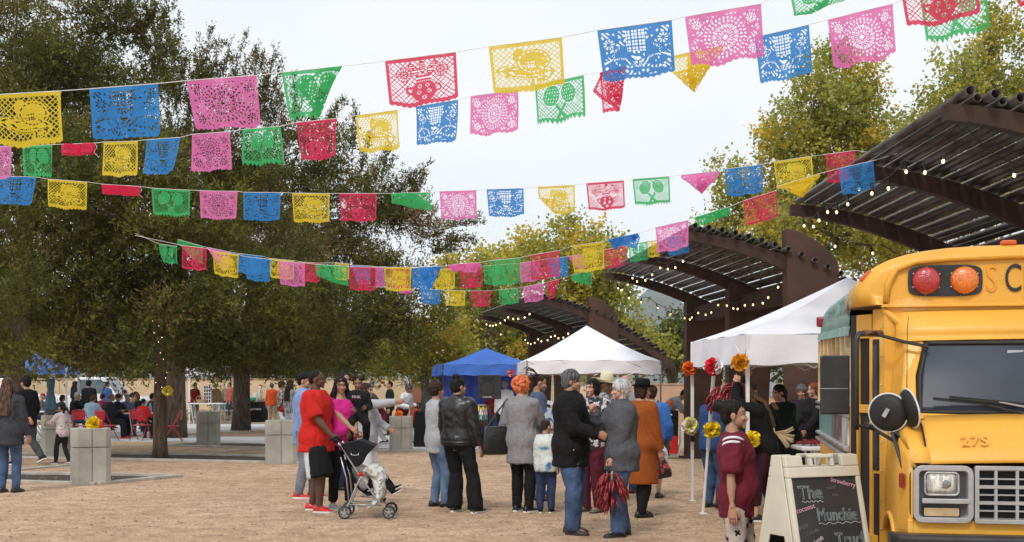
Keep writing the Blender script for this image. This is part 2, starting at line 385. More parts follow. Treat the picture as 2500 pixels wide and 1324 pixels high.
# main elm: trunk at column 390
b1 = G(391, 1120); Y1 = b1.y
tr = lambda pts, Y: [P(x, y, Y) for x, y in pts]
elm('nearest elm, its brown trunk with a yellow paper flower rising from the mulch bed', b1,
    [(330, 700, 330, 150, Y1, 3.6), (100, 740, 260, 150, Y1 + .4, 3.2), (600, 760, 250, 125, Y1 + .5, 2.8), (300, 520, 300, 150, Y1 + .6, 3.2), (90, 560, 230, 150, Y1 + .5, 3),
     (520, 600, 230, 120, Y1 + .6, 2.6), (240, 380, 230, 120, Y1 + 1, 2.6), (380, 860, 190, 45, Y1, 2.2), (170, 870, 150, 40, Y1, 2.4), (590, 865, 140, 38, Y1 + .3, 2), (740, 850, 120, 45, Y1 + .6, 1.8)],
    tr([(391, 1124), (391, 1090), (390, 1010), (392, 920), (388, 830), (380, 740), (370, 620)], Y1), [.19, .155, .14, .13, .12, .1, .07], 4.4, .46, .095, .36, 560, 10, up=.45, wid=.20, tri=True)
# shaggy elm behind it on the left, the tallest
Y2 = 33.0; b2 = Vector(((30 - 1250) / F * Y2, Y2, 0))
elm('tallest dark elm at the far left, its ragged top above the frame', b2,
    [(60, 60, 230, 150, Y2, 3), (180, 200, 230, 130, Y2, 3), (20, 300, 200, 200, Y2, 3), (300, 60, 60, 80, Y2, 1.2), (330, 140, 90, 80, Y2, 1.5), (260, 300, 230, 120, Y2, 2.6), (-100, 500, 150, 350, Y2, 3), (-60, 820, 140, 70, Y2, 3)],
    tr([(30, 1085), (32, 1000), (40, 850), (60, 600), (90, 350), (120, 150)], Y2), [.3, .26, .24, .2, .15, .08], 3.4, .52, .105, .42, 400, 10, wid=.20, tri=True,
    shoots=[(300, 60, 345, -30, Y2), (330, 90, 395, 5, Y2), (250, 20, 260, -60, Y2), (340, 150, 400, 60, Y2), (200, 0, 215, -60, Y2), (360, 180, 420, 110, Y2), (340, 120, 370, 20, Y2), (310, 40, 330, -40, Y2)], up=.55)
# feathery elm with upright brownish shoots
Y3 = 37.0; b3 = Vector(((430 - 1250) / F * Y3, Y3, 0))
sh = [(420 + i * 13, 330 - (i % 3) * 40, 405 + i * 14, 150 + (i * 37) % 90, Y3) for i in range(20)] + [(420, 240, 410, 60, Y3), (440, 260, 455, 150, Y3), (470, 260, 520, 100, Y3), (500, 260, 510, 160, Y3), (560, 280, 600, 120, Y3), (600, 280, 618, 145, Y3), (540, 270, 545, 130, Y3), (640, 300, 675, 165, Y3), (400, 200, 385, 70, Y3),
      (650, 330, 690, 210, Y3), (380, 200, 360, 100, Y3), (590, 240, 570, 150, Y3), (500, 220, 490, 120, Y3), (430, 160, 400, 40, Y3), (620, 300, 640, 180, Y3), (690, 340, 700, 260, Y3)]
elm('elm with upright rusty brown shoots behind the blue and pink banners', b3,
    [(450, 370, 90, 80, Y3, 1.6), (540, 390, 120, 90, Y3, 1.8), (640, 430, 100, 80, Y3, 1.8), (480, 500, 200, 150, Y3, 2.5), (640, 560, 160, 140, Y3, 2.5), (600, 330, 50, 40, Y3, 1)],
    tr([(432, 1070), (430, 980), (430, 850), (440, 600), (450, 400)], Y3), [.32, .28, .25, .2, .1], 3.6, .48, .10, .48, 440, 10, shoots=sh, pal=PEb, up=1.4, jit=.28, wid=.20, tri=True)
# right-hand elm, trunk at 590
Y4 = 43.0; b4 = Vector(((588 - 1250) / F * Y4, Y4, 0))
sh = [(880, 420, 900, 330, Y4), (760, 300, 790, 215, Y4), (860, 380, 870, 290, Y4), (960, 480, 1030, 420, Y4), (1000, 500, 1035, 440, Y4), (930, 440, 950, 370, Y4), (1080, 560, 1150, 540, Y4), (720, 300, 730, 200, Y4), (800, 310, 830, 250, Y4), (1060, 620, 1120, 600, Y4), (1090, 590, 1150, 585, Y4), (1000, 480, 1010, 430, Y4), (900, 450, 935, 400, Y4)]
elm('olive elm leaning out to the right above the crowd, its tips over the blue tent', b4,
    [(790, 420, 90, 130, Y4, 2), (860, 500, 110, 110, Y4, 2.4), (720, 400, 90, 100, Y4, 2.2), (980, 560, 120, 60, Y4, 2), (1060, 590, 80, 32, Y4, 1.2), (930, 680, 150, 90, Y4, 3), (1010, 790, 100, 60, Y4, 2), (820, 700, 190, 160, Y4, 3),
     (900, 840, 130, 55, Y4, 2.4), (700, 620, 170, 200, Y4, 3), (730, 880, 160, 35, Y4, 2.4), (540, 880, 120, 30, Y4, 2.4), (960, 490, 60, 40, Y4, 1.2), (640, 820, 170, 80, Y4, 3)],
    tr([(588, 1055), (590, 1000), (590, 920), (600, 800), (640, 650), (720, 500)], Y4), [.36, .3, .28, .25, .2, .1], 3.2, .52, .12, .50, 340, 10, shoots=sh, pal=PEb[:7], up=.7, jit=.4, wid=.20, tri=True)
# ---- cottonwoods and other trees to the right ----
PC = [(.43, .43, .08), (.34, .36, .08), (.52, .46, .07), (.66, .48, .05), (.37, .39, .07), (.42, .43, .11), (.29, .32, .08), (.47, .43, .08)]
PG = [(.10, .14, .045), (.13, .17, .05), (.16, .18, .05), (.09, .12, .04), (.20, .21, .05)]
def cotton(label, Y, bx, lobes, dens, cs, leaf, per, pal=PC, name='cottonwood_tree', gnd=None, nt=12, m=None, **k):
    root = thing(name, label, 'tree', ((bx - 1250) / F * Y, Y, 0))
    cl = clump_lobes([(*l[:4], Y, l[4]) for l in lobes], dens * (2.7 if Y < 50 else 1.8), cs * 1.08, len(pal))
    leaves('crown', cl, root, m or cwM, leaf * 1.02, leaf * 4, per * 2.2, 6, pal, wid=.42, nrand=.8, **k)
    zt = min(q[1] for q in lobes)
    g = HOR + F * CH / Y
    limbs([P(bx, g + 4, Y), P(bx + 3, g - 100 * 40 / Y, Y), P(bx - 4, (g + zt) / 2, Y), P(bx, zt + 40, Y)], [.28, .22, .16, .07], [c[:3] for c in random.sample(cl, min(nt, len(cl)))], barkC, root)
    return root
cotton('tall yellow green cottonwood behind the middle steel canopy', 46, 2010,
    [(2010, 210, 80, 80, 1.6), (1990, 310, 120, 90, 2.2), (2110, 200, 45, 70, 1), (2150, 330, 80, 90, 2), (1930, 420, 90, 70, 2), (2090, 440, 130, 90, 2.5), (1980, 560, 170, 110, 3), (2130, 600, 110, 110, 3), (1900, 340, 45, 30, 1), (2060, 140, 35, 15, .5)],
    2.6, .42, .13, 110, up=.4)
cotton('cottonwood with thin yellowing top at the far right of the frame', 42, 2420,
    [(2450, 90, 40, 70, 1), (2400, 180, 90, 60, 1.8), (2330, 230, 90, 60, 1.8), (2470, 250, 90, 90, 2), (2360, 330, 120, 90, 2.4), (2500, 400, 140, 120, 2.5), (2250, 400, 70, 90, 2), (2620, 250, 120, 200, 2.5), (2300, 520, 180, 90, 2.5), (2440, 40, 20, 30, .4)],
    2.6, .40, .12, 110, up=.4)
cotton('smaller olive cottonwood left of the tall one, behind the pink and blue banners', 50, 1810,
    [(1780, 420, 40, 50, 1), (1800, 480, 70, 60, 1.5), (1870, 560, 100, 80, 2), (1790, 620, 70, 40, 1.5), (1840, 500, 60, 40, 1.5), (1760, 560, 40, 70, 1.2)], 2.6, .42, .13, 105, up=.5)
cotton('yellow green cottonwood behind the white peaked tent', 56, 1440,
    [(1400, 650, 120, 50, 3), (1330, 600, 40, 30, 1.2), (1440, 580, 40, 35, 1.2), (1480, 640, 45, 55, 1.6), (1485, 745, 55, 70, 2), (1420, 740, 110, 90, 3), (1535, 850, 80, 60, 2.5), (1470, 860, 110, 70, 3), (1260, 665, 80, 40, 2), (1380, 560, 25, 20, .8), (1280, 600, 25, 20, .8)],
    2.0, .55, .16, 75, up=.5)
cotton('pale cottonwood showing above the blue tent between elm and canopy', 60, 1200,
    [(1190, 640, 35, 35, 1), (1240, 660, 80, 40, 2), (1130, 700, 70, 50, 2), (1180, 760, 110, 60, 2.5), (1120, 660, 30, 20, .8), (1200, 880, 110, 70, 2.5)], 2.0, .55, .17, 75, up=.5)
cotton('yellow leaved cottonwood low beside the blue tent', 47, 1040,
    [(1080, 820, 60, 45, 1.6), (1020, 880, 90, 50, 2), (960, 890, 70, 35, 1.6), (1090, 900, 50, 50, 1.6)], 3, .42, .13, 105, pal=PC + [(.45, .30, .03)] * 3, nt=6)
cotton('dark green tree between the mountain and the middle canopy', 62, 1640,
    [(1640, 830, 60, 50, 2), (1610, 870, 70, 60, 2), (1690, 850, 60, 80, 2)], 2.4, .5, .16, 80, pal=PG + PC[:2], name='ash_tree', nt=6)
cotton('dark shrubby tree behind the right white tent', 58, 1860,
    [(1860, 820, 130, 90, 3), (1760, 860, 90, 70, 3), (2000, 840, 120, 100, 3)], 2.2, .5, .16, 80, pal=PG + PC[:3], name='ash_tree', nt=6)
cotton('green tree behind the farthest steel canopy', 64, 1300,
    [(1300, 820, 110, 70, 3), (1220, 830, 80, 60, 3), (1400, 850, 90, 60, 3)], 2.0, .5, .17, 80, pal=PG + PC[:3], name='ash_tree', nt=5)
# dim trees beyond the wall, seen under the elm crowns
for x, lab in ((60, 'dark tree beyond the car park at the far left'), (330, 'dark tree beyond the pickup, behind the seated crowd'), (830, 'dark tree behind the tan wall, above the toddler'), (640, 'dark tree behind the tan wall, above the orange shirt')):
    cotton(lab, 74, x, [(x, 880, 130, 45, 3), (x + 60, 850, 110, 50, 3), (x - 70, 850, 100, 50, 3), (x, 800, 150, 60, 3)], 1.0, .8, .22, 45, pal=PG, name='mesquite_tree', nt=4)
# grey-green shrub by the wall
sr = thing('sage_shrub', 'grey green shrub against the tan wall right of the seated woman', 'shrub', tuple(G(555, 1022)))
sc = [(*(P(555 + random.uniform(-18, 18), 990 + random.uniform(-12, 16), 57) ), .35, .35, .3, random.randrange(3)) for _ in range(26)]
leaves('foliage', sc, sr, shrubM, .12, .3, 160, 6, [(.22, .24, .10), (.17, .20, .08), (.26, .25, .12)])
# ---------------- steel canopies ----------------
rust = mat('rusted steel', (.050, .024, .017), .8, .1, scale=1.6, bump=.3, bscale=20, detail=12, col2=(.095, .045, .028))
rustd = mat('dark rusted beam', (.035, .018, .014), .75, .2, scale=3, bump=.2, bscale=20, detail=10, col2=(.07, .034, .024))
pipeM = mat('weathered steel pipe', (.045, .040, .038), .42, .6, scale=5, bump=.15, detail=8, col2=(.13, .115, .105), sx=(3, .6, 3))
wireM = mat('black cable', (.012, .012, .012), .6)
glassb = mat('bulb', (.9, .8, .6), .2, emit=(1, .72, .34), estr=2.0)
def arc(d): # roof profile: distance from the tip -> height
    return 3.93 - .10 * d - .085 * d * d
def canopy(label, ox, oy, ang, span, near_fin, tip=0, n_t=36, pierd=(1.55, 1.60, 1.66), back=4.1):
    root = thing('steel_canopy', label, 'canopy', (ox, oy, 0), ang)   # origin: ground below the near roof tip; +y runs away along the pipes
    th = .085
    for k in range(n_t):
        d = .04 + k * .108; big = k % 2 == 0
        if d > back: break
        z = arc(d) + .17 + (.02 if big else .0); e0 = -.20 if big else -.08; e1 = span + (.25 if big else .15)
        r = .046 if big else .040; mb = MB(); n = 12
        A = [(d + r * math.cos(2 * math.pi * i / n), e0, z + r * math.sin(2 * math.pi * i / n)) for i in range(n)]
        B = [(p[0], e1, p[2]) for p in A]; r2 = r - .008
        Ai = [(d + r2 * math.cos(2 * math.pi * i / n), e0, z + r2 * math.sin(2 * math.pi * i / n)) for i in range(n)]; Bi = [(p[0], e0 + .3, p[2]) for p in Ai]
        mb.loft([Bi, Ai, A, B]); mb.build('roof_pipe', pipeM, root, smooth=True)
    for bi, y in enumerate((0, span / 2, span)):
        mb = MB(); D = [-.12 + i * .25 for i in range(int((back + .2) / .25) + 1)]
        rings = []
        for i, d in enumerate(D):
            h = .14 + .10 * min(1, max(0, d) / 1.6)
            zt = arc(max(d, 0)) + .105 ; rings.append([(d, y - .06, zt - h), (d, y + .06, zt - h), (d, y + .06, zt), (d, y - .06, zt)])
        mb.loft(rings); mb.build('curved_beam', rustd, root)
        a = pierd[bi]; w = .86; mb = MB()
        fin = near_fin and bi == 0
        zt = arc(a) - .16
        if fin:
            top = [(a + w * t, y + .02, 4.10 - .10 * t - .42 * t * t + (0 if t < .98 else -.06)) for t in (0, .15, .3, .45, .6, .75, .9, 1.0)]
            poly = [(a + .04, y + .02, 0), (a + w - .14, y + .02, 0), (a + w, y + .02, 3.0)] + top[::-1]
        else:
            poly = [(a, y + .02, 0), (a + w - .14, y + .02, 0), (a + w, y + .02, arc(a + w) - .1), (a + w, y + .02, arc(a + w) + .02), (a, y + .02, arc(a) + .02)]
        # two plates with a gap plus end flanges read as a folded steel fin
        off = -.14 if fin else -.14
        mb.prism([(p[0], p[1] + off, p[2]) for p in poly], (0, .28, 0)); pr = mb.build('pier', rust, root, bev=.01)
        mb = MB()
        for q in (.8, 1.6, 2.4): mb.box((a + w / 2 - .05, y + .02 - .143, q), (w - .12, .006, .012))
        mb.build('weld_seam', rustd, pr)
        # foot plate with bolts
        mb = MB(); mb.box((a + w / 2 - .05, y, .02), (w + .1, .5, .04)); mb.build('base_plate', rustd, root)
    # deep girders joining the piers
    mb = MB(); zg = arc(1.6) - .42
    mb.box((1.9, span / 2, zg), (.16, span - .3, .32)); mb.build('girder', rustd, root)
    mb = MB(); mb.box((3.5, span / 2, arc(3.5) - .05), (.12, span - .1, .16)); mb.build('girder', rustd, root)
    # strut from pier up to the low back edge
    for y in (0, span / 2, span):
        mb = MB(); mb.prism([(2.3, y - .05, 2.2), (2.45, y - .05, 2.2), (3.9, y - .05, arc(3.9) - .15), (3.8, y - .05, arc(3.8) - .05)], (0, .1, 0)); mb.build('brace', rustd, root)
    return root
C1 = canopy('nearest steel canopy, its open pipe roof reaching in above the school bus', 3.88, 10.7, .0, 5.9, False, pierd=(1.95, 1.95, 1.95))
C2 = canopy('middle rusted steel canopy with a tall fin pier, behind the right white tent', 2.84, 19.6, R(5.6), 7.15, True)
b3 = P(1290, 712, 34.4)
C3 = canopy('farthest rusted steel canopy with pipe roof, behind the blue tent', .62, 34.4, R(11), 8.7, True)
def lights(label, pts, sag=.10, step=.42, bulb=.016, group=None):
    """pts world points: cable with hanging bulbs"""
    pts = [Vector(p) for p in pts]; root = thing('string_lights', label, 'string lights', pts[0])
    path = []; 
    for a, b in zip(pts, pts[1:]):
        n = max(2, int((b - a).length / .15))
        for i in range(n): t = i / n; path.append(a.lerp(b, t) - Vector((0, 0, sag * 4 * t * (1 - t))))
    path.append(pts[-1]); mb = MB(); mb.tube(path, .006, 5); mb.build('cable', wireM, root, world=True)
    acc = 0; proto = None
    for a, b in zip(path, path[1:]):
        acc += (b - a).length
        if acc > step:
            acc = random.uniform(-.06, .06); p = b - pts[0]; dz = random.uniform(.03, .10)
            if proto is None:
                mb = MB(); mb.tube([(0, 0, 0), (0, 0, -.03)], .004, 4); mb.tube([(0, 0, -.03), (0, 0, -.085)], .016, 7); s = mb.build('socket', wireM, root); ms = s.data
                mb = MB(); mb.ell((0, 0, -.115), (bulb, bulb, bulb * 1.35), nu=8, nv=6); bl = mb.build('bulb', glassb, s, smooth=True); proto = s; s.location = p + Vector((0, 0, -.0)); mbl = bl.data
            else:
                s = link(bpy.data.objects.new('socket', ms)); s.parent = root; s.location = p; bl = link(bpy.data.objects.new('bulb', mbl)); bl.parent = s
            s.rotation_euler = (random.uniform(-.3, .3), random.uniform(-.3, .3), 0)
    return root
def cp(root, x, y, z): return basis(root) @ Vector((x, y, z))
lights('string of lit bulbs along the outer edge of the nearest canopy', [cp(C1, .12, .05, arc(0) - .05), cp(C1, .02, 1.5, arc(0) - .1), cp(C1, -.05, 2.9, arc(0) - .05), cp(C1, -.05, 4.4, arc(0) - .08), cp(C1, 0, 5.8, arc(0) - .05)], sag=.12)
lights('string of lit bulbs across the far side of the nearest canopy', [cp(C1, .0, 5.75, arc(0) - .12), cp(C1, 1.0, 5.5, arc(1) - .3), cp(C1, 1.9, 5.2, arc(1.9) - .3), cp(C1, 2.3, 3.2, arc(2.3) - .25), cp(C1, 2.5, 1.6, arc(2.5) - .15)], sag=.1)
lights('string of lit bulbs across the front of the nearest canopy', [cp(C1, .1, .02, arc(0) - .1), cp(C1, .6, .3, arc(.6) - .25), cp(C1, 2.2, -.1, arc(2) - .1)], sag=.05, step=.5)
lights('string of lit bulbs along the outer edge of the middle canopy', [cp(C2, .1, 0.1, arc(0) - .05), cp(C2, 0, 2.5, arc(0) - .1), cp(C2, 0, 4.8, arc(0) - .1), cp(C2, .1, 7, arc(0) - .1)], sag=.15, step=.5)
lights('string of lit bulbs looping between the piers of the middle canopy', [cp(C2, 1.5, 7.0, arc(1.5) - .35), cp(C2, 1.45, 5.2, arc(1.4) - .45), cp(C2, 1.5, 3.6, arc(1.5) - .3), cp(C2, 1.45, 1.8, arc(1.5) - .45), cp(C2, 1.5, .1, arc(1.5) - .3)], sag=.12, step=.36)
lights('string of lit bulbs under the far end of the middle canopy', [cp(C2, .1, 7, arc(0) - .15), cp(C2, .8, 7, arc(.8) - .3), cp(C2, 1.5, 7, arc(1.5) - .35)], sag=.08, step=.3)
lights('string of lit bulbs looping between the piers of the farthest canopy', [cp(C3, 1.5, 8.6, arc(1.5) - .3), cp(C3, 1.45, 6.2, arc(1.4) - .4), cp(C3, 1.5, 4.2, arc(1.5) - .25), cp(C3, 1.45, 2, arc(1.5) - .35), cp(C3, 1.5, .1, arc(1.5) - .25)], sag=.15, step=.5, bulb=.024)
lights('string of lit bulbs along the outer edge of the farthest canopy', [cp(C3, .1, 0.1, arc(0) - .1), cp(C3, 0, 4, arc(0) - .1), cp(C3, .1, 8.5, arc(0) - .1), cp(C3, 1.5, 8.6, arc(1.5) - .3)], sag=.15, step=.7, bulb=.024)
# ---------------- walls ----------------
stucco = mat('tan stucco', (.58, .45, .29), .9, var=.08, scale=1.5, bump=.3, bscale=50, detail=8)
stuccop = mat('pinkish stucco', (.50, .32, .22), .9, var=.08, scale=1.5, bump=.3, bscale=50, detail=8)
capM = mat('wall coping', (.40, .27, .18), .9, var=.15, scale=4)
def wall(label, a, b, h, m, pan=3.2, th=.25):
    a = Vector(a); b = Vector(b); d = (b - a); L_ = d.length; ang = math.atan2(d.y, d.x)
    root = thing('perimeter_wall', label, 'wall', a, ang); n = max(1, round(L_ / pan)); w = L_ / n; proto = None
    for i in range(n):
        if proto is None:
            mb = MB(); mb.box2((.012, 0, 0), (w - .012, th, h)); mb.build('panel', m, root, bev=.01); proto = root.children[0]
            mb = MB(); mb.box2((.004, -.03, h + .002), (w - .004, th + .03, h + .08)); cpn = mb.build('coping', capM, root, bev=.008)
        else:
            for q in (proto, cpn): c = q.copy(); link(c); c.parent = root; c.location = (i * w, 0, 0)
    mb = MB(); mb.box2((0, .04, 0), (L_, th - .04, h - .01)); mb.build('core', capM, root)
    return root
Yw = 62.0
wall('long tan stucco wall behind the elm trunks', ((-300 - 1250) / F * Yw, Yw, 0), ((1035 - 1250) / F * Yw, Yw, 0), 1.85, stucco)
wall('short red brown stucco wall beside the blue tent', ((1000 - 1250) / F * 52, 52, 0), ((1260 - 1250) / F * 52, 52, 0), 1.6, mat('terracotta stucco', (.42, .18, .10), .9, var=.1, scale=2))
wall('tan stucco wall behind the orange haired woman', ((1240 - 1250) / F * 46, 46, 0), ((1350 - 1250) / F * 46, 46, 0), 2.0, mat('yellow stucco', (.62, .55, .33), .9, var=.08, scale=2))
wall('pinkish stucco wall right of the white peaked tent', ((1480 - 1250) / F * 48, 48, 0), ((2100 - 1250) / F * 48, 47, 0), 1.58, stuccop)
# low dry stone wall
stoneM = [mat('sandstone %s' % s, c, .95, var=.25, scale=5, bump=.8, bscale=14) for s, c in (('buff', (.36, .29, .20)), ('tan', (.30, .24, .17)), ('grey', (.34, .31, .26)))]
sw = thing('stone_wall', 'low dry stacked sandstone wall before the tan stucco wall', 'wall', tuple(G(640, 1027)))
y0 = sw.location.y
for row in range(4):
    x = G(430, 1027).x - sw.location.x + random.uniform(0, .3); x1 = G(660, 1027).x - sw.location.x
    while x < x1:
        w = random.uniform(.35, .8); h = .12; mb = MB()
        mb.box((x + w / 2, random.uniform(-.03, .03), .06 + row * .125), (w - .015, .3, h - .008), taper=random.uniform(.93, 1)); mb.build('stone', random.choice(stoneM), sw, bev=.012); x += w
# ---------------- concrete pillars ----------------
def pillar(label, px, py, w, h, rz=0.3):
    root = thing('concrete_pillar', label, 'pillar', tuple(G(px, py)), rz, None)
    a = w / 2; c = w * .14; g = .007
    def course(z0, z1):
        # four chamfered quadrant blocks with sunk joints
        for sx, sy in ((1, 1), (-1, 1), (-1, -1), (1, -1)):
            q = [(g, g), (a, g), (a, a - c), (a - c, a), (g, a)]
            p = [(x * sx, y * sy, z0) for x, y in q]
            if sx * sy < 0: p = p[::-1]
            mb = MB(); mb.prism(p, (0, 0, z1 - z0)); mb.build('block', concb, root, bev=.006)
    course(0, h * .655); course(h * .655 + .016, h)
    mb = MB(); b = a - .02; mb.prism([(b, -b + c, 0), (b, b - c, 0), (b - c, b, 0), (-b + c, b, 0), (-b, b - c, 0), (-b, -b + c, 0), (-b + c, -b, 0), (b - c, -b, 0)], (0, 0, h - .012)); mb.build('core', concb, root)
    return root
P1 = pillar('nearest concrete pillar at left with a red can and a yellow flower on top', 221, 1181, .59, .90, .42)
P2 = pillar('concrete pillar behind the little girl in the pale hoodie', 140, 1114, .66, .92, .3)
P3 = pillar('dark weathered concrete pillar right of the elm trunk', 509, 1088, .60, .90, .2)
P4 = pillar('concrete pillar left of the couple with the stroller', 690, 1131, .66, .88, .1)
P5 = pillar('concrete pillar with an orange paper flower on top', 979, 1101, .56, .84, .1)
# ---------------- papel picado garlands ----------------
def plastic(name, col):
    m = bpy.data.materials.new(name); m.use_nodes = True; n = m.node_tree.nodes; l = m.node_tree.links; b = n['Principled BSDF']
    b.inputs['Base Color'].default_value = (*col, 1); b.inputs['Roughness'].default_value = .35; b.inputs['Specular IOR Level'].default_value = .35
    tr = n.new('ShaderNodeBsdfTranslucent'); tr.inputs[0].default_value = (*[min(1, q * 1.25 + .02) for q in col], 1)
    tp = n.new('ShaderNodeBsdfTransparent'); tp.inputs[0].default_value = (*[min(1, .35 + q * .65) for q in col], 1)
    m1 = n.new('ShaderNodeMixShader'); m1.inputs[0].default_value = .5; m2 = n.new('ShaderNodeMixShader'); m2.inputs[0].default_value = .16
    l.new(b.outputs[0], m1.inputs[1]); l.new(tr.outputs[0], m1.inputs[2]); l.new(m1.outputs[0], m2.inputs[1]); l.new(tp.outputs[0], m2.inputs[2]); l.new(m2.outputs[0], n['Material Output'].inputs[0])
    t = n.new('ShaderNodeTexCoord'); nz = n.new('ShaderNodeTexNoise'); nz.inputs['Scale'].default_value = 9; nz.inputs['Detail'].default_value = 3; l.new(t.outputs['Object'], nz.inputs[0])
    bp = n.new('ShaderNodeBump'); bp.inputs['Strength'].default_value = .5; bp.inputs['Distance'].default_value = .05; l.new(nz.outputs[0], bp.inputs['Height']); l.new(bp.outputs[0], b.inputs['Normal'])
    return m
BC = {'y': ((.80, .60, .035), 'yellow'), 'b': ((.03, .25, .66), 'blue'), 'p': ((.80, .20, .50), 'pink'), 'g': ((.05, .50, .16), 'green'), 'r': ((.72, .03, .11), 'red')}
BM = {k: plastic(v[1] + ' plastic tissue', v[0]) for k, v in BC.items()}
def holes(k, u, v):
    x = u * 1.36; y = v; cx = .68
    def lat(p, w): 
        a = np.abs(((x + y) / p) % 1 - .5); b = np.abs(((x - y) / p) % 1 - .5); return (a < w) & (b < w)
    def el(px, py, rx, ry, rot=0.):
        c, s = math.cos(rot), math.sin(rot); dx, dy = x - px, y - py; return ((dx * c + dy * s) / rx) ** 2 + ((-dx * s + dy * c) / ry) ** 2
    def flower(px, py, r, n=8):
        d = np.hypot(x - px, y - py); a = np.arctan2(y - py, x - px); return (d < r) & (d > r * .38) & (np.cos(n * a) > -.1)
    def dash(e, lo, hi, px, py, n): a = np.arctan2(y - py, x - px); return (e > lo) & (e < hi) & (np.cos(n * a) > -.3)
    m = .055; inner = (x > m) & (x < 1.36 - m) & (y > .07) & (y < .93)
    if k == 'y':
        h = lat(.105, .37); brim = el(.64, .60, .56, .155, .13); crown = el(.80, .40, .33, .25, .1); solid = (brim < 1) | (crown < 1) | (el(.55, .27, .12, .16) < 1) | (el(.95, .76, .25, .09, -.4) < 1)
        h &= ~solid
        h |= dash(brim, .62, .80, .64, .60, 26) | dash(crown, .62, .76, .80, .40, 16) | (dash(brim, .2, .32, .64, .6, 14) & (crown > 1))
        h |= (np.abs(x - .72) < .1) & (np.abs(y - .46) < .09) & (((x * 20) % 1) < .45) & (((y * 20) % 1) < .45)
        h |= (np.abs(el(.95, .76, .25, .09, -.4) - .4) < .16) & ((x * 16) % 1 < .5)
        h &= (y < .88)
    elif k == 'g':
        h = lat(.095, .37); a1 = el(.44, .33, .20, .25, .5); a2 = el(.92, .33, .20, .25, -.5)
        l1 = (np.abs((x - .56) * .75 - (y - .55) * .55) < .035) & (y > .5) & (y < .95); l2 = (np.abs((x - .80) * .75 + (y - .55) * .55) < .035) & (y > .5) & (y < .95)
        h &= ~((a1 < 1) | (a2 < 1) | l1 | l2)
        for a, px in ((a1, .44), (a2, .92)): h |= (a < .75) & (a > .08) & ((x * 15 + y * 4) % 1 < .3) & ((y * 13) % 1 < .45); h |= (np.abs(a - 1.15) < .06)
        h &= y < .86
        return (h & inner) | (y > 1 - .085 * (1 - 2 * np.abs((x * 9) % 1 - .5)))
    elif k == 'r':
        h = lat(.095, .38); pot = el(.70, .70, .25, .23); neck = (np.abs(x - .70) < .13) & (y > .38) & (y < .6); f1 = np.hypot((x - .33), (y - .33)); f2 = np.hypot(x - 1.05, y - .30)
        lv = [el(.52, .24, .07, .16, -.5), el(.88, .24, .07, .16, .5), el(.70, .22, .06, .14)]
        hd = np.abs(np.hypot(x - .43, y - .66) - .07) < .02; hd |= np.abs(np.hypot(x - .97, y - .66) - .07) < .02
        sol = (pot < 1) | neck | (f1 < .15) | (f2 < .15) | hd | (y > .9)
        for q in lv: sol |= q < 1
        h &= ~sol
        for px, py in ((.33, .33), (1.05, .30)): d = np.hypot(x - px, y - py); a = np.arctan2(y - py, x - px); h |= (d > .085) & (d < .13) & (np.cos(14 * a) > 0); h |= (d < .055) & (d > .03) & (np.cos(6 * a) > 0)
        for px, py in ((.6, .72), (.8, .72), (.7, .84), (.62, .6), (.78, .6)): h |= flower(px, py, .045, 7)
        for q in lv: h |= (q < .6) & (((y * 22) % 1) < .4) & (np.abs(q) > .05)
        h |= neck & (np.abs(y - .44) < .012) | (neck & (np.abs(y - .5) < .012) & ((x * 24) % 1 < .6))
    elif k == 'p':
        d = np.hypot(x - cx, y - .5); a = np.arctan2(y - .5, x - cx)
        h = d < .045
        h |= (d > .07) & (d < .145) & (np.cos(16 * a) > .25)
        h |= (d > .165) & (d < .25) & (np.cos(16 * a + 3.14) > .35 + (d - .16) * 3)
        h |= (d > .185) & (d < .235) & (np.cos(16 * a) > .8)
        h |= (d > .275) & (d < .315) & (np.cos(24 * a) > .1)
        h |= (d > .335) & (d < .385) & (np.cos(32 * a) > .3)
        for px in (.19, 1.17):
            for py in (.21, .79): h |= flower(px, py, .095, 10) | (np.hypot(x - px, y - py) < .02)
        cell = (np.sin(x * 47 + 1.3 * np.sin(y * 31)) * np.sin(y * 43 + 1.7 * np.sin(x * 29))) > .54
        far = (d > .41)
        for px in (.19, 1.17):
            for py in (.21, .79): far &= np.hypot(x - px, y - py) > .12
        h |= far & cell
    else:
        win = (np.abs(x - cx) < .19 - .12 * np.clip(y - .3, 0, 1)) & (y > .07) & (y < .50)
        h = win & (((x - cx + .03) * 15.5) % 1 > .28) & ((y * 15.5) % 1 > .28)
        sym = np.abs(x - cx)
        dv = ((sym - .30) / .16) ** 2 + ((y - .55) / .20) ** 2; tail = ((sym - .38) / .26) ** 2 + ((y - .70) / .13) ** 2
        sol = (dv < 1) | (tail < 1) | win
        cell = (np.sin(x * 40 + 1.5 * np.sin(y * 27)) * np.sin(y * 37 + 1.9 * np.sin(x * 23))) > .47
        h |= (~sol) & cell
        for s in (-1, 1):
            px = cx + s * .50; h &= np.hypot(x - px, y - .30) > .12; h |= flower(px, .30, .10, 9)
        aa = np.arctan2(y - .5, sym - .30); h |= (tail < .95) & (tail > .55) & (np.cos(26 * aa) > .1)
        h |= (dv < .8) & (dv > .5) & (np.cos(18 * aa) > .3) & (sym > .3)
        h |= ((sym) < .12) & (np.abs(y - .62) < .02 + .02 * np.cos(sym * 30)) & (y > .585)
        d = np.hypot(x - cx, y - .70); a = np.arctan2(y - .70, x - cx); h |= (d > .035) & (d < .09) & (np.cos(12 * a) > .1) & (y > .68)
    h &= inner
    h |= (y > 1 - .011 * (1 + np.cos(x * 56)))
    return h
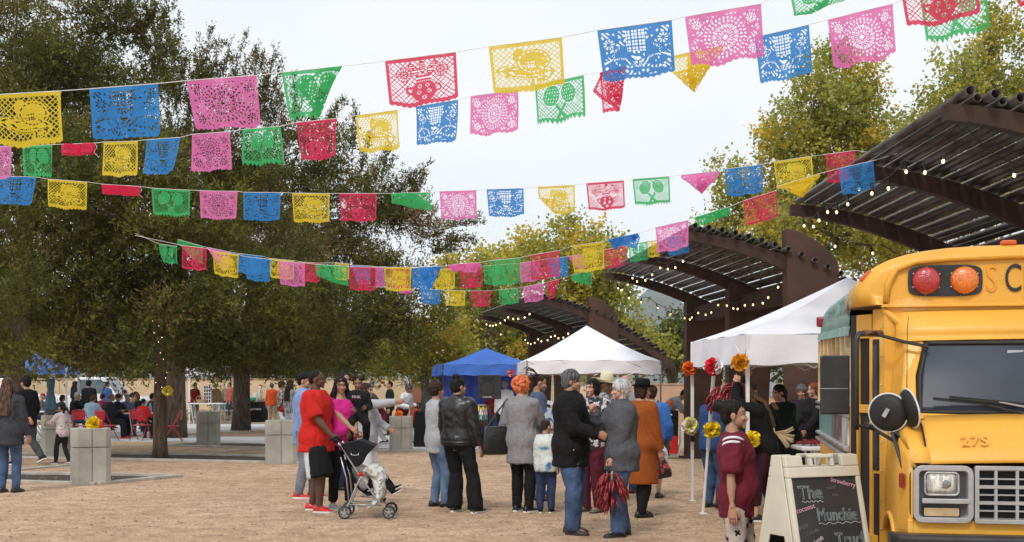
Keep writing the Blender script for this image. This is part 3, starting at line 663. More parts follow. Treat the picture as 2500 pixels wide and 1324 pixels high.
def banner(parent, k, tl, tr, drop, skew, res, fold=None, seed=0, wav=1.0):
    """tl, tr world corners of the hem; drop metres; skew metres along the hem; fold: list of (nx, ny, c) folds in banner units"""
    r = np.random.default_rng(seed); nx = res; ny = int(res * .74)
    u, v = np.meshgrid(np.linspace(0, 1, nx + 1), np.linspace(0, 1, ny + 1))
    uc, vc = np.meshgrid((np.arange(nx) + .5) / nx, (np.arange(ny) + .5) / ny)
    hole = holes(k, uc, vc) & (vc > .06)
    X = u.ravel() * 1.36; Yv = v.ravel().copy(); Z = np.zeros_like(X)
    ph, ph2 = r.random(2) * 6.28; amp = .026 * wav * (.5 + r.random())
    Z += amp * np.sin(X * (5 + 4 * r.random()) + ph) * (Yv ** .7) * 2 + .3 * amp * np.sin(X * 17 + ph2 + Yv * 3) * Yv
    Z += (r.random() - .5) * .12 * Yv ** 2 * wav
    sgn = 1
    for f in (fold or []):
        fx, fy, c = f; L_ = math.hypot(fx, fy); fx /= L_; fy /= L_
        d = fx * X + fy * Yv - c; m = d > 0
        X = np.where(m, X - 2 * d * fx, X); Yv = np.where(m, Yv - 2 * d * fy, Yv); Z = np.where(m, Z - .02 - .03 * np.clip(d, 0, .3), Z)
    Yv = np.where(Yv < 0, -Yv * .9, Yv) if fold else Yv
    hem = tr - tl; w = hem.length; ex = hem / w; ez = Vector((0, 0, -1)); en = ex.cross(ez).normalized()
    tl = np.array(tl); ex = np.array(ex); en = np.array(en); 
    sag = -.012 * np.sin(np.pi * np.clip(X / 1.36, 0, 1)) * w
    taper = 1 - .04 * Yv
    Vw = tl[None] + ex[None] * (((X / 1.36 - .5) * taper + .5) * w + skew * Yv)[:, None] + np.array([0, 0, -1.])[None] * (Yv * drop - sag * Yv * 3 + .006 * np.sin(X * 9 + ph2) * Yv * wav)[:, None] + en[None] * (Z * w * 1.2)[:, None]
    idx = np.arange((nx + 1) * (ny + 1)).reshape(ny + 1, nx + 1)
    Q = np.stack([idx[:-1, :-1], idx[1:, :-1], idx[1:, 1:], idx[:-1, 1:]], -1)[~hole]
    used = np.unique(Q); rm = np.full(idx.size, -1); rm[used] = np.arange(len(used))
    o = npmesh('banner', Vw[used], rm[Q.reshape(-1, 4)], BM[k], parent, smooth=True, world=True)
    o['label'] = BC[k][1] + {'y': ' tissue banner cut with a broad brimmed hat', 'b': ' tissue banner cut with two doves and a window', 'p': ' tissue banner cut with a round rosette', 'g': ' tissue banner cut with two maracas', 'r': ' tissue banner cut with a flower pot'}[k] + (', folded over' if fold else '')
    return o
whitec = mat('white cotton string', (.75, .75, .72), .9)
TRI = [(1, .45, 1.05)]; HALF = [(0, 1, .34)]; HALFB = [(.05, 1, .40), (-.35, .1, .0)]; CORN = [(-1, 1, .22)]; VEE = [(.8, 1, 1.0), (-.8, 1, -.02)]
FL = [(.55, 1, .62), (-1, .3, -.35)]
def garland(label, items, yl, yr, yfun=None, r=.0028, seed=0, ends=None, wav=1.0):
    """items: (x1, y1, x2, y2, colour, drop px, skew px, fold). depth interpolated 1/Y between columns yl=(x, Y) and yr"""
    def D(x):
        t = (x - yl[0]) / (yr[0] - yl[0]); return 1 / ((1 - t) / yl[1] + t / yr[1])
    root = thing('papel_picado_garland', label, 'bunting', P(items[0][0], items[0][1], D(items[0][0])), group='papel picado garlands strung over the square')
    pts = []
    if ends: pts.append(P(ends[0][0], ends[0][1], D(ends[0][0]) if len(ends[0]) < 3 else ends[0][2]))
    for i, it in enumerate(items):
        x1, y1, x2, y2, k, dr, sk = it[:7]; fold = it[7] if len(it) > 7 else None
        a = P(x1, y1, D(x1)); b = P(x2, y2, D(x2)); s = F / D((x1 + x2) / 2)
        banner(root, k, a, b, dr / s, sk / s * (1), (96 if s > 300 else 76 if s > 225 else 56 if s > 165 else 42), fold, seed * 100 + i, wav)
        pts += [a + Vector((0, 0, .002)), b + Vector((0, 0, .002))]
    if ends: pts.append(P(ends[1][0], ends[1][1], D(ends[1][0]) if len(ends[1]) < 3 else ends[1][2]))
    mb = MB(); mb.tube(pts, r, 5); mb.build('string', whitec, root, world=True)
    # loose tail knotted at one hem
    q = pts[min(6, len(pts) - 1)]; mb = MB(); mb.tube([q, q + Vector((.02, 0, -.04)), q + Vector((-.01, 0, -.09)), q + Vector((.03, .01, -.14))], r * .8, 4); mb.build('string_tail', whitec, root, world=True)
    return root
garland('nearest garland, its large banners rising from the yellow one at left to pink at top', [
    (-22, 233, 148, 223, 'y', 122, 6), (218, 218, 386, 205, 'b', 124, 12), (455, 198, 626, 185, 'p', 118, 14), (687, 178, 857, 160, 'g', 115, 14, [(1.0, .62, 1.02)]), (940, 150, 1113, 128, 'r', 114, 10), (1193, 115, 1372, 92, 'y', 116, 10),
    (1458, 75, 1640, 50, 'b', 122, 12), (1672, 42, 1858, 10, 'p', 124, 12), (1925, -30, 2075, -60, 'g', 84, 12, [(.2, 1, .9)])], (0, 8.2), (1858, 7.6), seed=1, ends=((-200, 243), (2300, -100)))
garland('second garland, slanting from small banners at left to big ones at upper right', [
    (-60, 360, 28, 357, 'p', 76, 4), (55, 357, 128, 354, 'g', 76, 2), (150, 353, 232, 350, 'r', 80, 0, HALF), (253, 348, 336, 345, 'y', 82, 2), (358, 342, 441, 336, 'b', 84, -6), (469, 329, 560, 322, 'p', 90, 3), (594, 317, 685, 309, 'g', 88, -2),
    (723, 300, 822, 290, 'r', 90, 2), (869, 283, 971, 269, 'y', 90, 4), (1015, 261, 1118, 244, 'b', 96, -2), (1149, 236, 1264, 220, 'p', 98, 6), (1305, 210, 1425, 184, 'g', 100, 8), (1464, 178, 1578, 152, 'r', 104, 12, [(1, .35, .75)]), (1640, 138, 1765, 112, 'y', 110, 10, [(.9, 1, .98), (-.9, 1, .3)]),
    (1842, 92, 1975, 61, 'b', 116, 12), (2021, 49, 2180, 10, 'p', 122, 14), (2245, -15, 2405, -55, 'g', 126, 14)], (90, 12.9), (2180, 8.1), seed=2, ends=((-150, 362), (2560, -100)))
garland('top right garland crossing the corner of the frame, red pot banner', [
    (2195, -52, 2380, -92, 'r', 124, 16), (2470, -100, 2650, -140, 'r', 118, 12)], (2200, 7.5), (2650, 7.0), seed=3, ends=((2050, -20), (2750, -165)))
garland('third garland, level row of evenly spaced small banners across the middle', [
    (-12, 430, 88, 433, 'b', 66, -4), (117, 438, 213, 445, 'y', 66, -2), (248, 450, 342, 456, 'r', 70, 0, HALF), (370, 460, 464, 465, 'g', 64, 0), (487, 466, 580, 468, 'p', 66, 0), (594, 470, 686, 471, 'b', 66, 0), (713, 472, 805, 473, 'y', 68, 0), (828, 473, 920, 473, 'r', 66, 2),
    (955, 473, 1050, 470, 'g', 64, 4, [(-.25, 1, .36)]), (1073, 468, 1163, 465, 'p', 68, 3), (1188, 463, 1278, 460, 'b', 66, 4), (1313, 457, 1403, 452, 'y', 66, 3, [(-1, .9, .26)]), (1431, 448, 1523, 441, 'r', 66, 5), (1544, 438, 1634, 431, 'g', 64, 5), (1663, 428, 1755, 418, 'p', 64, 4, [(-.9, 1, .10), (.9, 1, 1.05)]),
    (1769, 414, 1861, 402, 'b', 66, 5), (1889, 396, 1982, 382, 'y', 68, 6), (2015, 378, 2088, 368, 'r', 70, 5)], (0, 15.0), (2100, 14.0), seed=4, ends=((-100, 428), (2120, 372)))
garland('fourth garland, drooping from the elm and rising to the nearest canopy', [
    (445, 600, 505, 607, 'r', 54, -1), (521, 614, 583, 622, 'y', 56, -2), (597, 627, 661, 634, 'b', 54, 2), (680, 638, 745, 643, 'p', 56, -1), (770, 646, 852, 651, 'g', 52, 0, [(-.3, 1, .5)]), (852, 652, 918, 653, 'r', 55, 1), (938, 653, 1005, 653, 'y', 56, 1), (1023, 653, 1090, 650, 'b', 58, 1, [(1, .6, .98)]),
    (1105, 646, 1172, 642, 'p', 52, 2, [(.1, 1, .36)]), (1197, 637, 1270, 630, 'g', 62, 0), (1296, 624, 1366, 612, 'r', 62, 4), (1396, 602, 1474, 590, 'y', 66, 5), (1497, 583, 1572, 567, 'b', 66, 5, [(.2, 1, .42), (1, .5, 1.0)]), (1600, 556, 1681, 538, 'p', 64, 4), (1703, 529, 1782, 505, 'g', 62, 4, [(.1, 1, .42)]), (1815, 491, 1895, 466, 'r', 62, 6), (1896, 456, 2002, 424, 'y', 70, 8, [(.9, 1, 1.0), (-.9, 1, -.02)]), (2048, 412, 2132, 393, 'b', 66, 6)],
    (445, 17.8), (2132, 13.2), seed=5, ends=((330, 575, 20), (2200, 372)))
garland('fifth garland, half hidden behind the fourth above the blue tent', [
    (388, 596, 432, 602, 'g', 44, 0, [(-1, .8, .3)]), (435, 585, 495, 602, 'g', 44, 0, [(-.7, 1, .2)]), (505, 604, 562, 616, 'p', 46, 0, [(-1, 1, .05)]), (580, 619, 640, 626, 'b', 46, 0), (657, 631, 718, 637, 'y', 46, 0), (735, 640, 783, 643, 'r', 46, 0), (817, 642, 852, 645, 'y', 40, 0), (862, 648, 905, 650, 'b', 44, 0, [(-.9, .4, .1)]), (915, 652, 940, 652, 'p', 48, 0), (952, 654, 1000, 655, 'r', 48, 0),
    (1005, 655, 1058, 655, 'b', 48, 0), (1060, 658, 1110, 657, 'y', 48, 2), (1122, 656, 1177, 652, 'r', 48, 2), (1180, 650, 1232, 646, 'g', 46, 2), (1268, 643, 1318, 636, 'p', 48, 3), (1335, 633, 1385, 627, 'b', 46, 3), (1388, 626, 1425, 622, 'p', 40, 3, [(-.9, 1, .1)]), (1478, 610, 1530, 600, 'r', 46, -4), (1535, 598, 1580, 590, 'g', 44, 3), (1580, 590, 1608, 586, 'y', 40, 3), (1628, 580, 1680, 570, 'b', 46, 4)],
    (435, 22), (1680, 20), seed=6, ends=((330, 570, 24), (1700, 565)))
garland('farthest garland, smallest banners above the far steel canopy', [
    (972, 704, 1015, 706, 'p', 40, 0, [(.9, 1, .75), (-.9, 1, -.1)]), (1027, 706, 1075, 708, 'b', 34, 1), (1087, 709, 1136, 710, 'y', 36, 0), (1150, 711, 1198, 710, 'r', 37, 0), (1217, 708, 1265, 704, 'g', 37, 1), (1277, 701, 1327, 692, 'p', 39, 2), (1334, 690, 1377, 679, 'r', 42, 2, [(1, .6, .9)]), (1395, 672, 1445, 658, 'g', 38, 4, [(-.5, 1, .35)])],
    (980, 26), (1445, 24), seed=7, ends=((900, 700), (1520, 640)))
# ---------------- tents ----------------
tentW = mat('white tent fabric', (.80, .80, .86), .75, var=.03, scale=2, bump=.35, bscale=5, bdist=.03)
tentB = mat('blue tent fabric', (.035, .13, .50), .7, var=.10, scale=2, bump=.35, bscale=5, bdist=.03)
poleW = mat('white enamelled tube', (.78, .78, .76), .4, var=.04)
poleB = mat('black tube', (.02, .02, .02), .5)
def grid_surf(mb, fn, nu, nv):
    vs = [fn(i / nu, j / nv) for j in range(nv + 1) for i in range(nu + 1)]
    mb.add(vs, [(j * (nu + 1) + i, j * (nu + 1) + i + 1, (j + 1) * (nu + 1) + i + 1, (j + 1) * (nu + 1) + i) for j in range(nv) for i in range(nu)])
def tent(label, c, apex, ze, zb, m, pm, leg=.022, legs=(0, 1, 2, 3), scal=.0, grp=None, sagk=.05, legz=None, bx=None):
    """c: four ground corners (front left, front right, back right, back left); ze eave, zb valance bottom"""
    root = thing('canopy_tent', label, 'tent', c[0]); A = Vector(apex); rnd = random.Random(hash(label) % 1000 if False else len(label))
    mb = MB(); cs = [Vector((q[0], q[1], 0)) for q in c]
    for i in range(4):
        a = cs[i]; b = cs[(i + 1) % 4]; ea = a + Vector((0, 0, ze)); eb = b + Vector((0, 0, ze))
        def roof(u, t, ea=ea, eb=eb):
            p = ea.lerp(eb, u); w = math.sin(math.pi * u)
            q = p.lerp(A, t); q.z -= sagk * math.sin(math.pi * t) * (1 + .9 * w) + .012 * math.sin(u * 19 + t * 6) * (1 - t); return q
        grid_surf(mb, roof, 16, 10)
    r = mb.build('canopy', m, root, smooth=True, world=True)
    for i in range(4):
        a = cs[i]; b = cs[(i + 1) % 4]; nrm = (b - a).cross(Vector((0, 0, 1))).normalized(); mb = MB(); ph = rnd.random() * 6
        def val(u, t, a=a, b=b, nrm=nrm, ph=ph):
            p = a.lerp(b, u); z = ze - (ze - zb) * t + scal * t * math.sin(math.pi * u) - .012 * math.sin(u * 25 + ph) * t - .03 * math.sin(math.pi * u) * 0
            return Vector((p.x, p.y, z)) + nrm * (.018 * math.sin(u * 23 + ph + 2 * t) * t + .015 * math.sin(u * 9 + ph) * t + .03 * t + .004)
        grid_surf(mb, val, 40, 4); mb.build('valance', m, root, smooth=True, world=True)
        # truss bars under the eave
        z = zb - .02; mb = MB(); n = 4; ins = .03
        for k in range(n):
            p = a.lerp(b, k / n); q = a.lerp(b, (k + 1) / n); z0, z1 = (ze - .02, zb - .03) if k % 2 == 0 else (zb - .03, ze - .02)
            mb.tube([p + Vector((0, 0, z0)), q + Vector((0, 0, z1))], .009, 5); mb.tube([p + Vector((0, 0, z1)), q + Vector((0, 0, z0))], .009, 5)
        tr = mb.build('truss', pm, root, world=True); tr['kind'] = 'stuff'
    for i in legs:
        mb = MB(); p = cs[i]; mb.box(p + Vector((0, 0, ze / 2 + .3)), (leg * 1.7, leg * 1.7, ze - .6)); mb.box(p + Vector((0, 0, .4)), (leg * 1.35, leg * 1.35, .8)); l_ = mb.build('leg', pm, root, world=True)
        mb = MB(); mb.box(p + Vector((0, 0, .008)), (.09, .09, .012)); mb.build('foot', pm, l_, world=True)
        mb = MB(); mb.box(p + Vector((0, 0, .86)), (leg * 2.6, leg * 2.6, .08)); mb.build('clamp', poleB, l_, world=True)
    return root
def corners(x1, Y1, x2, Y2, back, w=None):
    a = Vector(((x1 - 1250) / F * Y1, Y1, 0)); b = Vector(((x2 - 1250) / F * Y2, Y2, 0)); d = (b - a); n = Vector((-d.y, d.x, 0)).normalized() * back
    return [a, b, b + n, a + n]
c = corners(1287, 27.4, 1613, 27.6, 3.05); ctr = sum(c, Vector()) / 4
tent('white peaked tent in the middle, beside the blue tent', c, P(1432, 795, ctr.y), 2.14, 1.84, tentW, mat('grey tube', (.35, .35, .34), .4, .6), scal=.02)
a = P(1825, 0, 14.3); b = P(1690, 0, 16.9); a.z = b.z = 0; d = (b - a); w = Vector((d.y, -d.x, 0)).normalized() * 3.2; c = [a, a + w, b + w, b]; ctr = sum(c, Vector()) / 4
T2 = tent('large white tent at right with paper flowers on its legs', c, (ctr.x + .1, ctr.y, 2.98), 2.19, 1.83, tentW, poleW, scal=.03, leg=.024)
# the leaning leg between them
p0 = G(1716, 1255); p1 = P(1745, 880, 15.0); mb = MB(); mb.tube([p0, p0.lerp(p1, .45)], .018, 6); mb.tube([p0.lerp(p1, .42), p1], .024, 6); mb.box(p0 + Vector((0, 0, .008)), (.09, .09, .012)); lg = mb.build('leg', poleW, T2, world=True); lg['label'] = 'leaning white leg'
c = corners(1082, 31.4, 1322, 31.4, 2.5)
n = (c[3] - c[0]); sh_ = Vector((-.42, 0, 0)); c = [c[0], c[1], c[2] + sh_, c[3] + sh_]; ctr = sum(c, Vector()) / 4
TB = tent('blue peaked tent with blue back curtain left of the white tent', c, P(1187, 850, ctr.y), 2.12, 1.84, tentB, poleB, scal=.0, leg=.018)
mb = MB()
def cur(u, t):
    p = (c[3] + Vector((.25, -.9, 0))).lerp(c[2] + Vector((0, -.9, 0)), u); return Vector((p.x, p.y + .05 * math.sin(u * 40 + t) + .03 * math.sin(u * 17), 1.9 - 1.86 * t - .25 * max(0, .3 - u) * (1 - t)))
grid_surf(mb, cur, 60, 8); mb.build('back_curtain', mat('blue tarpaulin', (.06, .13, .62), .5, var=.25, scale=4, bump=.6, bscale=4, bdist=.05), TB, smooth=True, world=True)
c = corners(30, 37, 162, 37.3, 2.4); ctr = sum(c, Vector()) / 4
tent('blue tent at the far left, mostly hidden by elm leaves', c, P(88, 862, ctr.y), 1.6 + (940 - 898) / 81, 1.6 + (940 - 912) / 81, mat('sky blue tent fabric', (.09, .22, .68), .7, var=.1), poleW, leg=.03)
c = corners(462, 50, 592, 51, 3.0); ctr = sum(c, Vector()) / 4
tent('white tent among the elm trunks above the woman in red', c, P(530, 872, ctr.y), 2.25, 1.98, tentW, poleW, leg=.035, scal=.02)
# ---------------- people ----------------
skinM = attrmat('skin', .55, .4)
SK = {'light': (.56, .33, .24), 'tan': (.42, .235, .155), 'brown': (.27, .14, .085), 'dark': (.105, .052, .032), 'ruddy': (.50, .26, .18)}
def hair_m(n, c, c2, s=30): return mat(n, c, .62, 0, .2, s, .5, 50, spec=.18, col2=c2, sx=(2, 2, .35), bdist=.01)
HM = {'black': hair_m('black hair', (.006, .005, .005), (.018, .014, .012)), 'dbrown': hair_m('dark brown hair', (.018, .010, .007), (.06, .032, .02)), 'brown': hair_m('brown hair', (.05, .025, .014), (.15, .08, .045)),
      'streak': hair_m('streaked brown hair', (.022, .012, .009), (.15, .085, .055), 26), 'grey': hair_m('grey hair', (.13, .13, .13), (.40, .40, .40)), 'silver': hair_m('silver hair', (.28, .29, .30), (.60, .60, .60)), 'salt': hair_m('dark greying hair', (.03, .03, .032), (.17, .17, .18)),
      'orange': hair_m('orange red hair', (.42, .06, .02), (.80, .26, .10), 16), 'auburn': hair_m('auburn hair', (.14, .03, .015), (.30, .09, .04)), 'whitegrey': hair_m('pale grey hair', (.35, .34, .32), (.65, .64, .6))}
def raw(me):
    n = len(me.vertices); V = np.empty(n * 3, np.float32); me.vertices.foreach_get('co', V); return V.reshape(-1, 3)
# head template: +z up, face towards -y, ears at +-x; 0.225 high, origin at the middle
def head_mb(fem=False):
    mb = MB(); mb.ell((0, .012, .025), (.073, .092, .084), nu=20, nv=14); mb.ell((0, -.028, -.035), (.056, .055, .068), nu=16, nv=12); mb.ell((0, -.012, -.055), (.058 if not fem else .052, .055, .042), nu=16, nv=10)
    mb.ell((0, -.070, -.098), (.022, .016, .015)); mb.ell((0, -.068, .022), (.050, .02, .014))
    mb.ell((0, -.074, -.076), (.028, .014, .018)); mb.ell((0, -.082, -.066), (.021, .008, .007)); mb.ell((0, -.081, -.077), (.018, .008, .008))
    mb.loft([[(-.009, -.075, .012), (.009, -.075, .012), (.009, -.06, .02), (-.009, -.06, .02)], [(-.013, -.108, -.038), (.013, -.108, -.038), (.017, -.06, -.03), (-.017, -.06, -.03)], [(-.015, -.096, -.050), (.015, -.096, -.050), (.019, -.06, -.052), (-.019, -.06, -.052)]])
    for s in (-1, 1):
        mb.ell((s * .036, -.068, -.030), (.024, .018, .018)); mb.ell((s * .030, -.072, .005), (.015, .011, .009)); mb.ell((s * .075, .012, -.012), (.009, .020, .032), Matrix.Rotation(s * .25, 3, 'Z'))
    mb.tube([(0, .02, -.04), (0, .03, -.16)], [.048 if not fem else .042, .052 if not fem else .044], 14)
    return mb
HT = {}
def head_cb(key):
    def cb(o, me):
        V = raw(me); n = len(me.loops); F_ = np.empty(n, np.int32); me.loops.foreach_get('vertex_index', F_)
        HT[key] = (V, F_.reshape(-1, 4) if n == 4 * len(me.polygons) else None, [tuple(p.vertices) for p in me.polygons])
        bpy.data.objects.remove(o)
    return cb
for key, fem, vx in (('m', False, .0066), ('f', True, .0066), ('mlo', False, .0115), ('flo', True, .0115)):
    o = head_mb(fem).build('head_template', None); remesh(o, vx, 2, head_cb(key), .5)
flush()
def head_cols(V, skin, lips, brow):
    C = np.tile(np.array(skin), (len(V), 1)); x, y, z = V.T; front = y < -.045
    def m(px, pz, rx, rz): return front & (((np.abs(x) - px) / rx) ** 2 + ((z - pz) / rz) ** 2 < 1)
    ck = m(.036, -.035, .02, .02); C[ck] = C[ck] * np.array([1.12, .96, .94])
    C[m(.030, .006, .018, .008)] = np.array(skin) * .62
    C[m(.030, .006, .011, .005)] = (.07, .055, .05)
    C[m(.031, .026, .020, .0055)] = brow
    lp = front & ((x / .022) ** 2 + ((z + .071) / .009) ** 2 < 1); C[lp] = lips
    C[front & ((x / .022) ** 2 + ((z + .0715) / .0028) ** 2 < 1)] = np.array(lips) * .3
    nk = z < -.105; C[nk] *= .92
    er = (np.abs(x) > .07); C[er] *= np.array([1.05, .92, .9])
    return C
# hand template: wrist at origin, fingers along +x, thumb towards +y, palm faces -z; length ~.185
def hand(pose):
    mb = MB(); R_ = lambda c, ry, rz: [(c[0], c[1] + ry * math.cos(a), c[2] + rz * math.sin(a)) for a in [i * math.pi / 5 for i in range(10)]]
    mb.loft([R_((-.02, 0, 0), .024, .018), R_((.01, 0, 0), .029, .017), R_((.05, .002, 0), .040, .015), (R_((.085, 0, 0), .040, .013)), R_((.098, 0, 0), .034, .008)])
    curl = {'relax': (.25, .35, .3), 'grip': (1.0, 1.35, .9), 'point': (1.0, 1.35, .9), 'open': (.06, .1, .08)}[pose]
    for i, (y, L_, r) in enumerate(((.029, .070, .0088), (.010, .078, .0090), (-.009, .073, .0086), (-.027, .057, .0078))):
        c = curl if not (pose == 'point' and i == 0) else (.05, .05, .05)
        p = Vector((.085, y, 0)); a = 0; pts = [p]
        for k, (f, cc) in enumerate(zip((.45, .30, .25), c)):
            a += cc; p = p + Vector((math.cos(a), y * .35 * (1 if pose != 'grip' else 0), -math.sin(a))).normalized() * L_ * f; pts.append(p)
        mb.tube(pts, [r, r * .97, r * .9, r * .7], 7)
    th = {'relax': [(.015, .022, -.004), (.045, .048, -.012), (.075, .056, -.018), (.098, .052, -.024)], 'open': [(.015, .022, 0), (.04, .055, -.006), (.065, .075, -.01), (.085, .085, -.012)]}.get(pose, [(.015, .022, -.006), (.045, .040, -.024), (.072, .030, -.042), (.090, .012, -.046)])
    mb.tube(th, [.014, .012, .010, .007], 7)
    return mb
HANDS = {k: hand(k) for k in ('relax', 'grip', 'point', 'open')}
def ik(a, t, l1, l2, pole):
    a = Vector(a); t = Vector(t); d = t - a; L_ = d.length; mx = (l1 + l2) * .998
    if L_ > mx: d = d / L_ * mx; t = a + d; L_ = mx
    L_ = max(L_, abs(l1 - l2) + .01); u = d.normalized(); x = (l1 * l1 - l2 * l2 + L_ * L_) / (2 * L_); h = math.sqrt(max(l1 * l1 - x * x, 0))
    p = Vector(pole); p = p - u * p.dot(u); p = p.normalized() if p.length > 1e-5 else u.orthogonal().normalized()
    return a + u * x + p * h, t
def ring(c, u, v, a, b, n=18, sq=2.3):
    out = []
    for i in range(n):
        t = 2 * math.pi * i / n; ct, st = math.cos(t), math.sin(t)
        out.append(c + u * (a * math.copysign(abs(ct) ** (2 / sq), ct)) + v * (b * math.copysign(abs(st) ** (2 / sq), st)))
    return out
def folds(amp, freq=18, seed=0, zs=.45):
    r = np.random.default_rng(seed); K = r.normal(size=(7, 3)) * freq * np.array([1, 1, zs]); ph = r.random(7) * 6.28
    K2 = r.normal(size=(5, 3)) * freq * 2.6; ph2 = r.random(5) * 6.28
    def cb(o, me):
        V = raw(me); nn = np.empty(len(V) * 3, np.float32); me.vertices.foreach_get('normal', nn); nn = nn.reshape(-1, 3)
        w = V + .02 * np.sin(V[:, [1, 2, 0]] * 23)
        d = np.sin(w @ K.T + ph).sum(1) / 3.0 + .35 * np.sin(w @ K2.T + ph2).sum(1) / 2.5
        d = -np.abs(d) + .75
        V = V + nn * (amp * d)[:, None]; me.vertices.foreach_set('co', V.astype(np.float32).ravel()); me.update()
        me.polygons.foreach_set('use_smooth', [True] * len(me.polygons))
    return cb
class Person:
    def __init__(s, label, px=None, py=None, H=1.7, face=0, at=None, w=1.0, skin='tan', lod=1, sit=None, lean=0, arms=None, legs=None, head=(0, 0), fem=False, hands=('relax', 'relax'), group=None, side=0, knees=None, belly=0, bust=None, elbows=None, cat='person', z0=0, hk=1.0):
        loc = Vector(at) if at else G(px, py); s.root = thing('person', label, cat, (loc.x, loc.y, z0), R(face), group)
        s.H = H; s.w = w; s.lod = lod; s.fem = fem; s.skin = SK[skin]; s.belly = belly; s.bust = (.016 if fem else 0) if bust is None else bust; s.seed = len(label) * 7 + int(abs(loc.x) * 100)
        h = s.H; s.vox = .0148 if lod == 0 else (.020 if lod == 1 else .027)
        leg = legs or ((.058, .0, .045), (.058, .02, .045))      # (out, fwd, up) fractions of height for left, right ankle
        arm = arms or ((.145, .03, .47), (.145, .03, .47))
        hx = .052 * (.5 + .5 * w)
        pz = min(q[2] + math.sqrt(max(.05, .4865 ** 2 - (q[0] - hx) ** 2 - q[1] ** 2)) + .012 for q in leg) * h if sit is None else sit + .055 * h
        s.pel = Vector((0, 0, pz)); s.R = Matrix.Rotation(R(-lean), 3, 'X') if False else Matrix.Rotation(R(lean), 3, 'X')
        # torso up axis leans towards -y (the facing side)
        s.sidelean = Matrix.Rotation(R(side), 3, 'Y'); s.R = s.sidelean @ s.R
        s.sh = [s.T((.096 * (.45 + .55 * w) * sg, .005, .800)) for sg in (1, -1)]; s.hip = [s.pel + Vector((sg * .052 * (.5 + .5 * w) * h, 0, -.012 * h)) for sg in (1, -1)]
        s.kn = []; s.an = []; s.el = []; s.wr = []
        for i, sg in enumerate((1, -1)):
            o_, f_, u_ = leg[i]; t = Vector((sg * o_ * h, -f_ * h, u_ * h)); pole = Vector((sg * .12, -1, .0)) if sit is None else Vector((sg * .1, -1, .6))
            if knees: pole = Vector((sg * knees[i][0], -knees[i][1], knees[i][2]))
            k, t = ik(s.hip[i], t, .245 * h, .245 * h, pole); s.kn.append(k); s.an.append(t)
            o_, f_, u_ = arm[i]; t = Vector((sg * o_ * h, -f_ * h, u_ * h)); pole = Vector((sg * .55, .8, -.6))
            if elbows and elbows[i]: pole = Vector((sg * elbows[i][0], -elbows[i][1], elbows[i][2]))
            e_, t = ik(s.sh[i], t, .172 * h, .15 * h, pole); s.el.append(e_); s.wr.append(t)
        s.hands = hands; nb = s.T((0, .012, .838)); hy, hp = head
        s.HR = s.R.copy() if abs(lean) < 15 else Matrix.Rotation(R(lean * .7), 3, 'X')
        s.HR = Matrix.Rotation(R(hy), 3, 'Z') @ s.HR @ Matrix.Rotation(R(hp), 3, 'X')
        s.hs = .128 * h / .225 * (1.0 if h > 1.5 else 1.0 + .35 * (1.5 - h)) * hk
        s.hc = nb + s.R @ Vector((0, -.010 * h, .030 * h)) + s.HR @ Vector((0, -.01 * h, .108 * s.hs + .012 * h)) - Vector((0, 0, .018 * h))
        s.nb = nb
    def T(s, p):  # torso point given as fractions of the height
        return s.pel + s.R @ (Vector((p[0], p[1], p[2] - .528)) * s.H)
    def torso_rings(s, z0, z1, inf=0, flare=0, extra=None, shoulder=True):
        w = s.w; f = s.fem
        prof = [(.30, .085, .07), (.46, .080, .064), (.50, .096 if f else .090, .070), (.535, .102 if f else .093, .072), (.57, .094 if f else .089, .067), (.61, .078 if f else .084, .060), (.66, .080 if f else .088, .061), (.71, .088 if f else .095, .066), (.75, .092 if f else .101, .068), (.785, .096 if f else .102, .060), (.802, .098 if f else .104, .052), (.818, .078 if f else .086, .044), (.834, .050, .038), (.850, .034, .034)]
        zs = [q[0] for q in prof]; out = []; K = max(4, int((z1 - z0) / .022))
        u = s.R @ Vector((1, 0, 0)); v = s.R @ Vector((0, 1, 0)); ww = .35 + .65 * w; 
        for k in range(K + 1):
            z = z0 + (z1 - z0) * k / K; a = np.interp(z, zs, [q[1] for q in prof]); b = np.interp(z, zs, [q[2] for q in prof])
            bw = w if z < .74 else 1 + (w - 1) * (.5 + .5 * max(0, (.79 - z) / .05))
            fl = flare * max(0, (.60 - z)) / .15
            be = s.belly * math.exp(-((z - .60) / .07) ** 2); bu = s.bust * math.exp(-((z - .725) / .035) ** 2)
            a2 = (a * bw + inf + fl) * s.H; b2 = (b * (.3 + .7 * w) + inf + fl * .8) * s.H
            c = s.T((0, -(be + bu) * .5, z)); out.append(ring(c, u, v, a2, b2 + (be + bu) * .5 * s.H))
        return out
    def limb(s, mb, pts, rad, n=14):
        mb.tube(pts, [r * s.H for r in rad], n); 
        for p, r in list(zip(pts, rad))[1:-1]: mb.ell(p, r * s.H * 1.0, nu=10, nv=8)
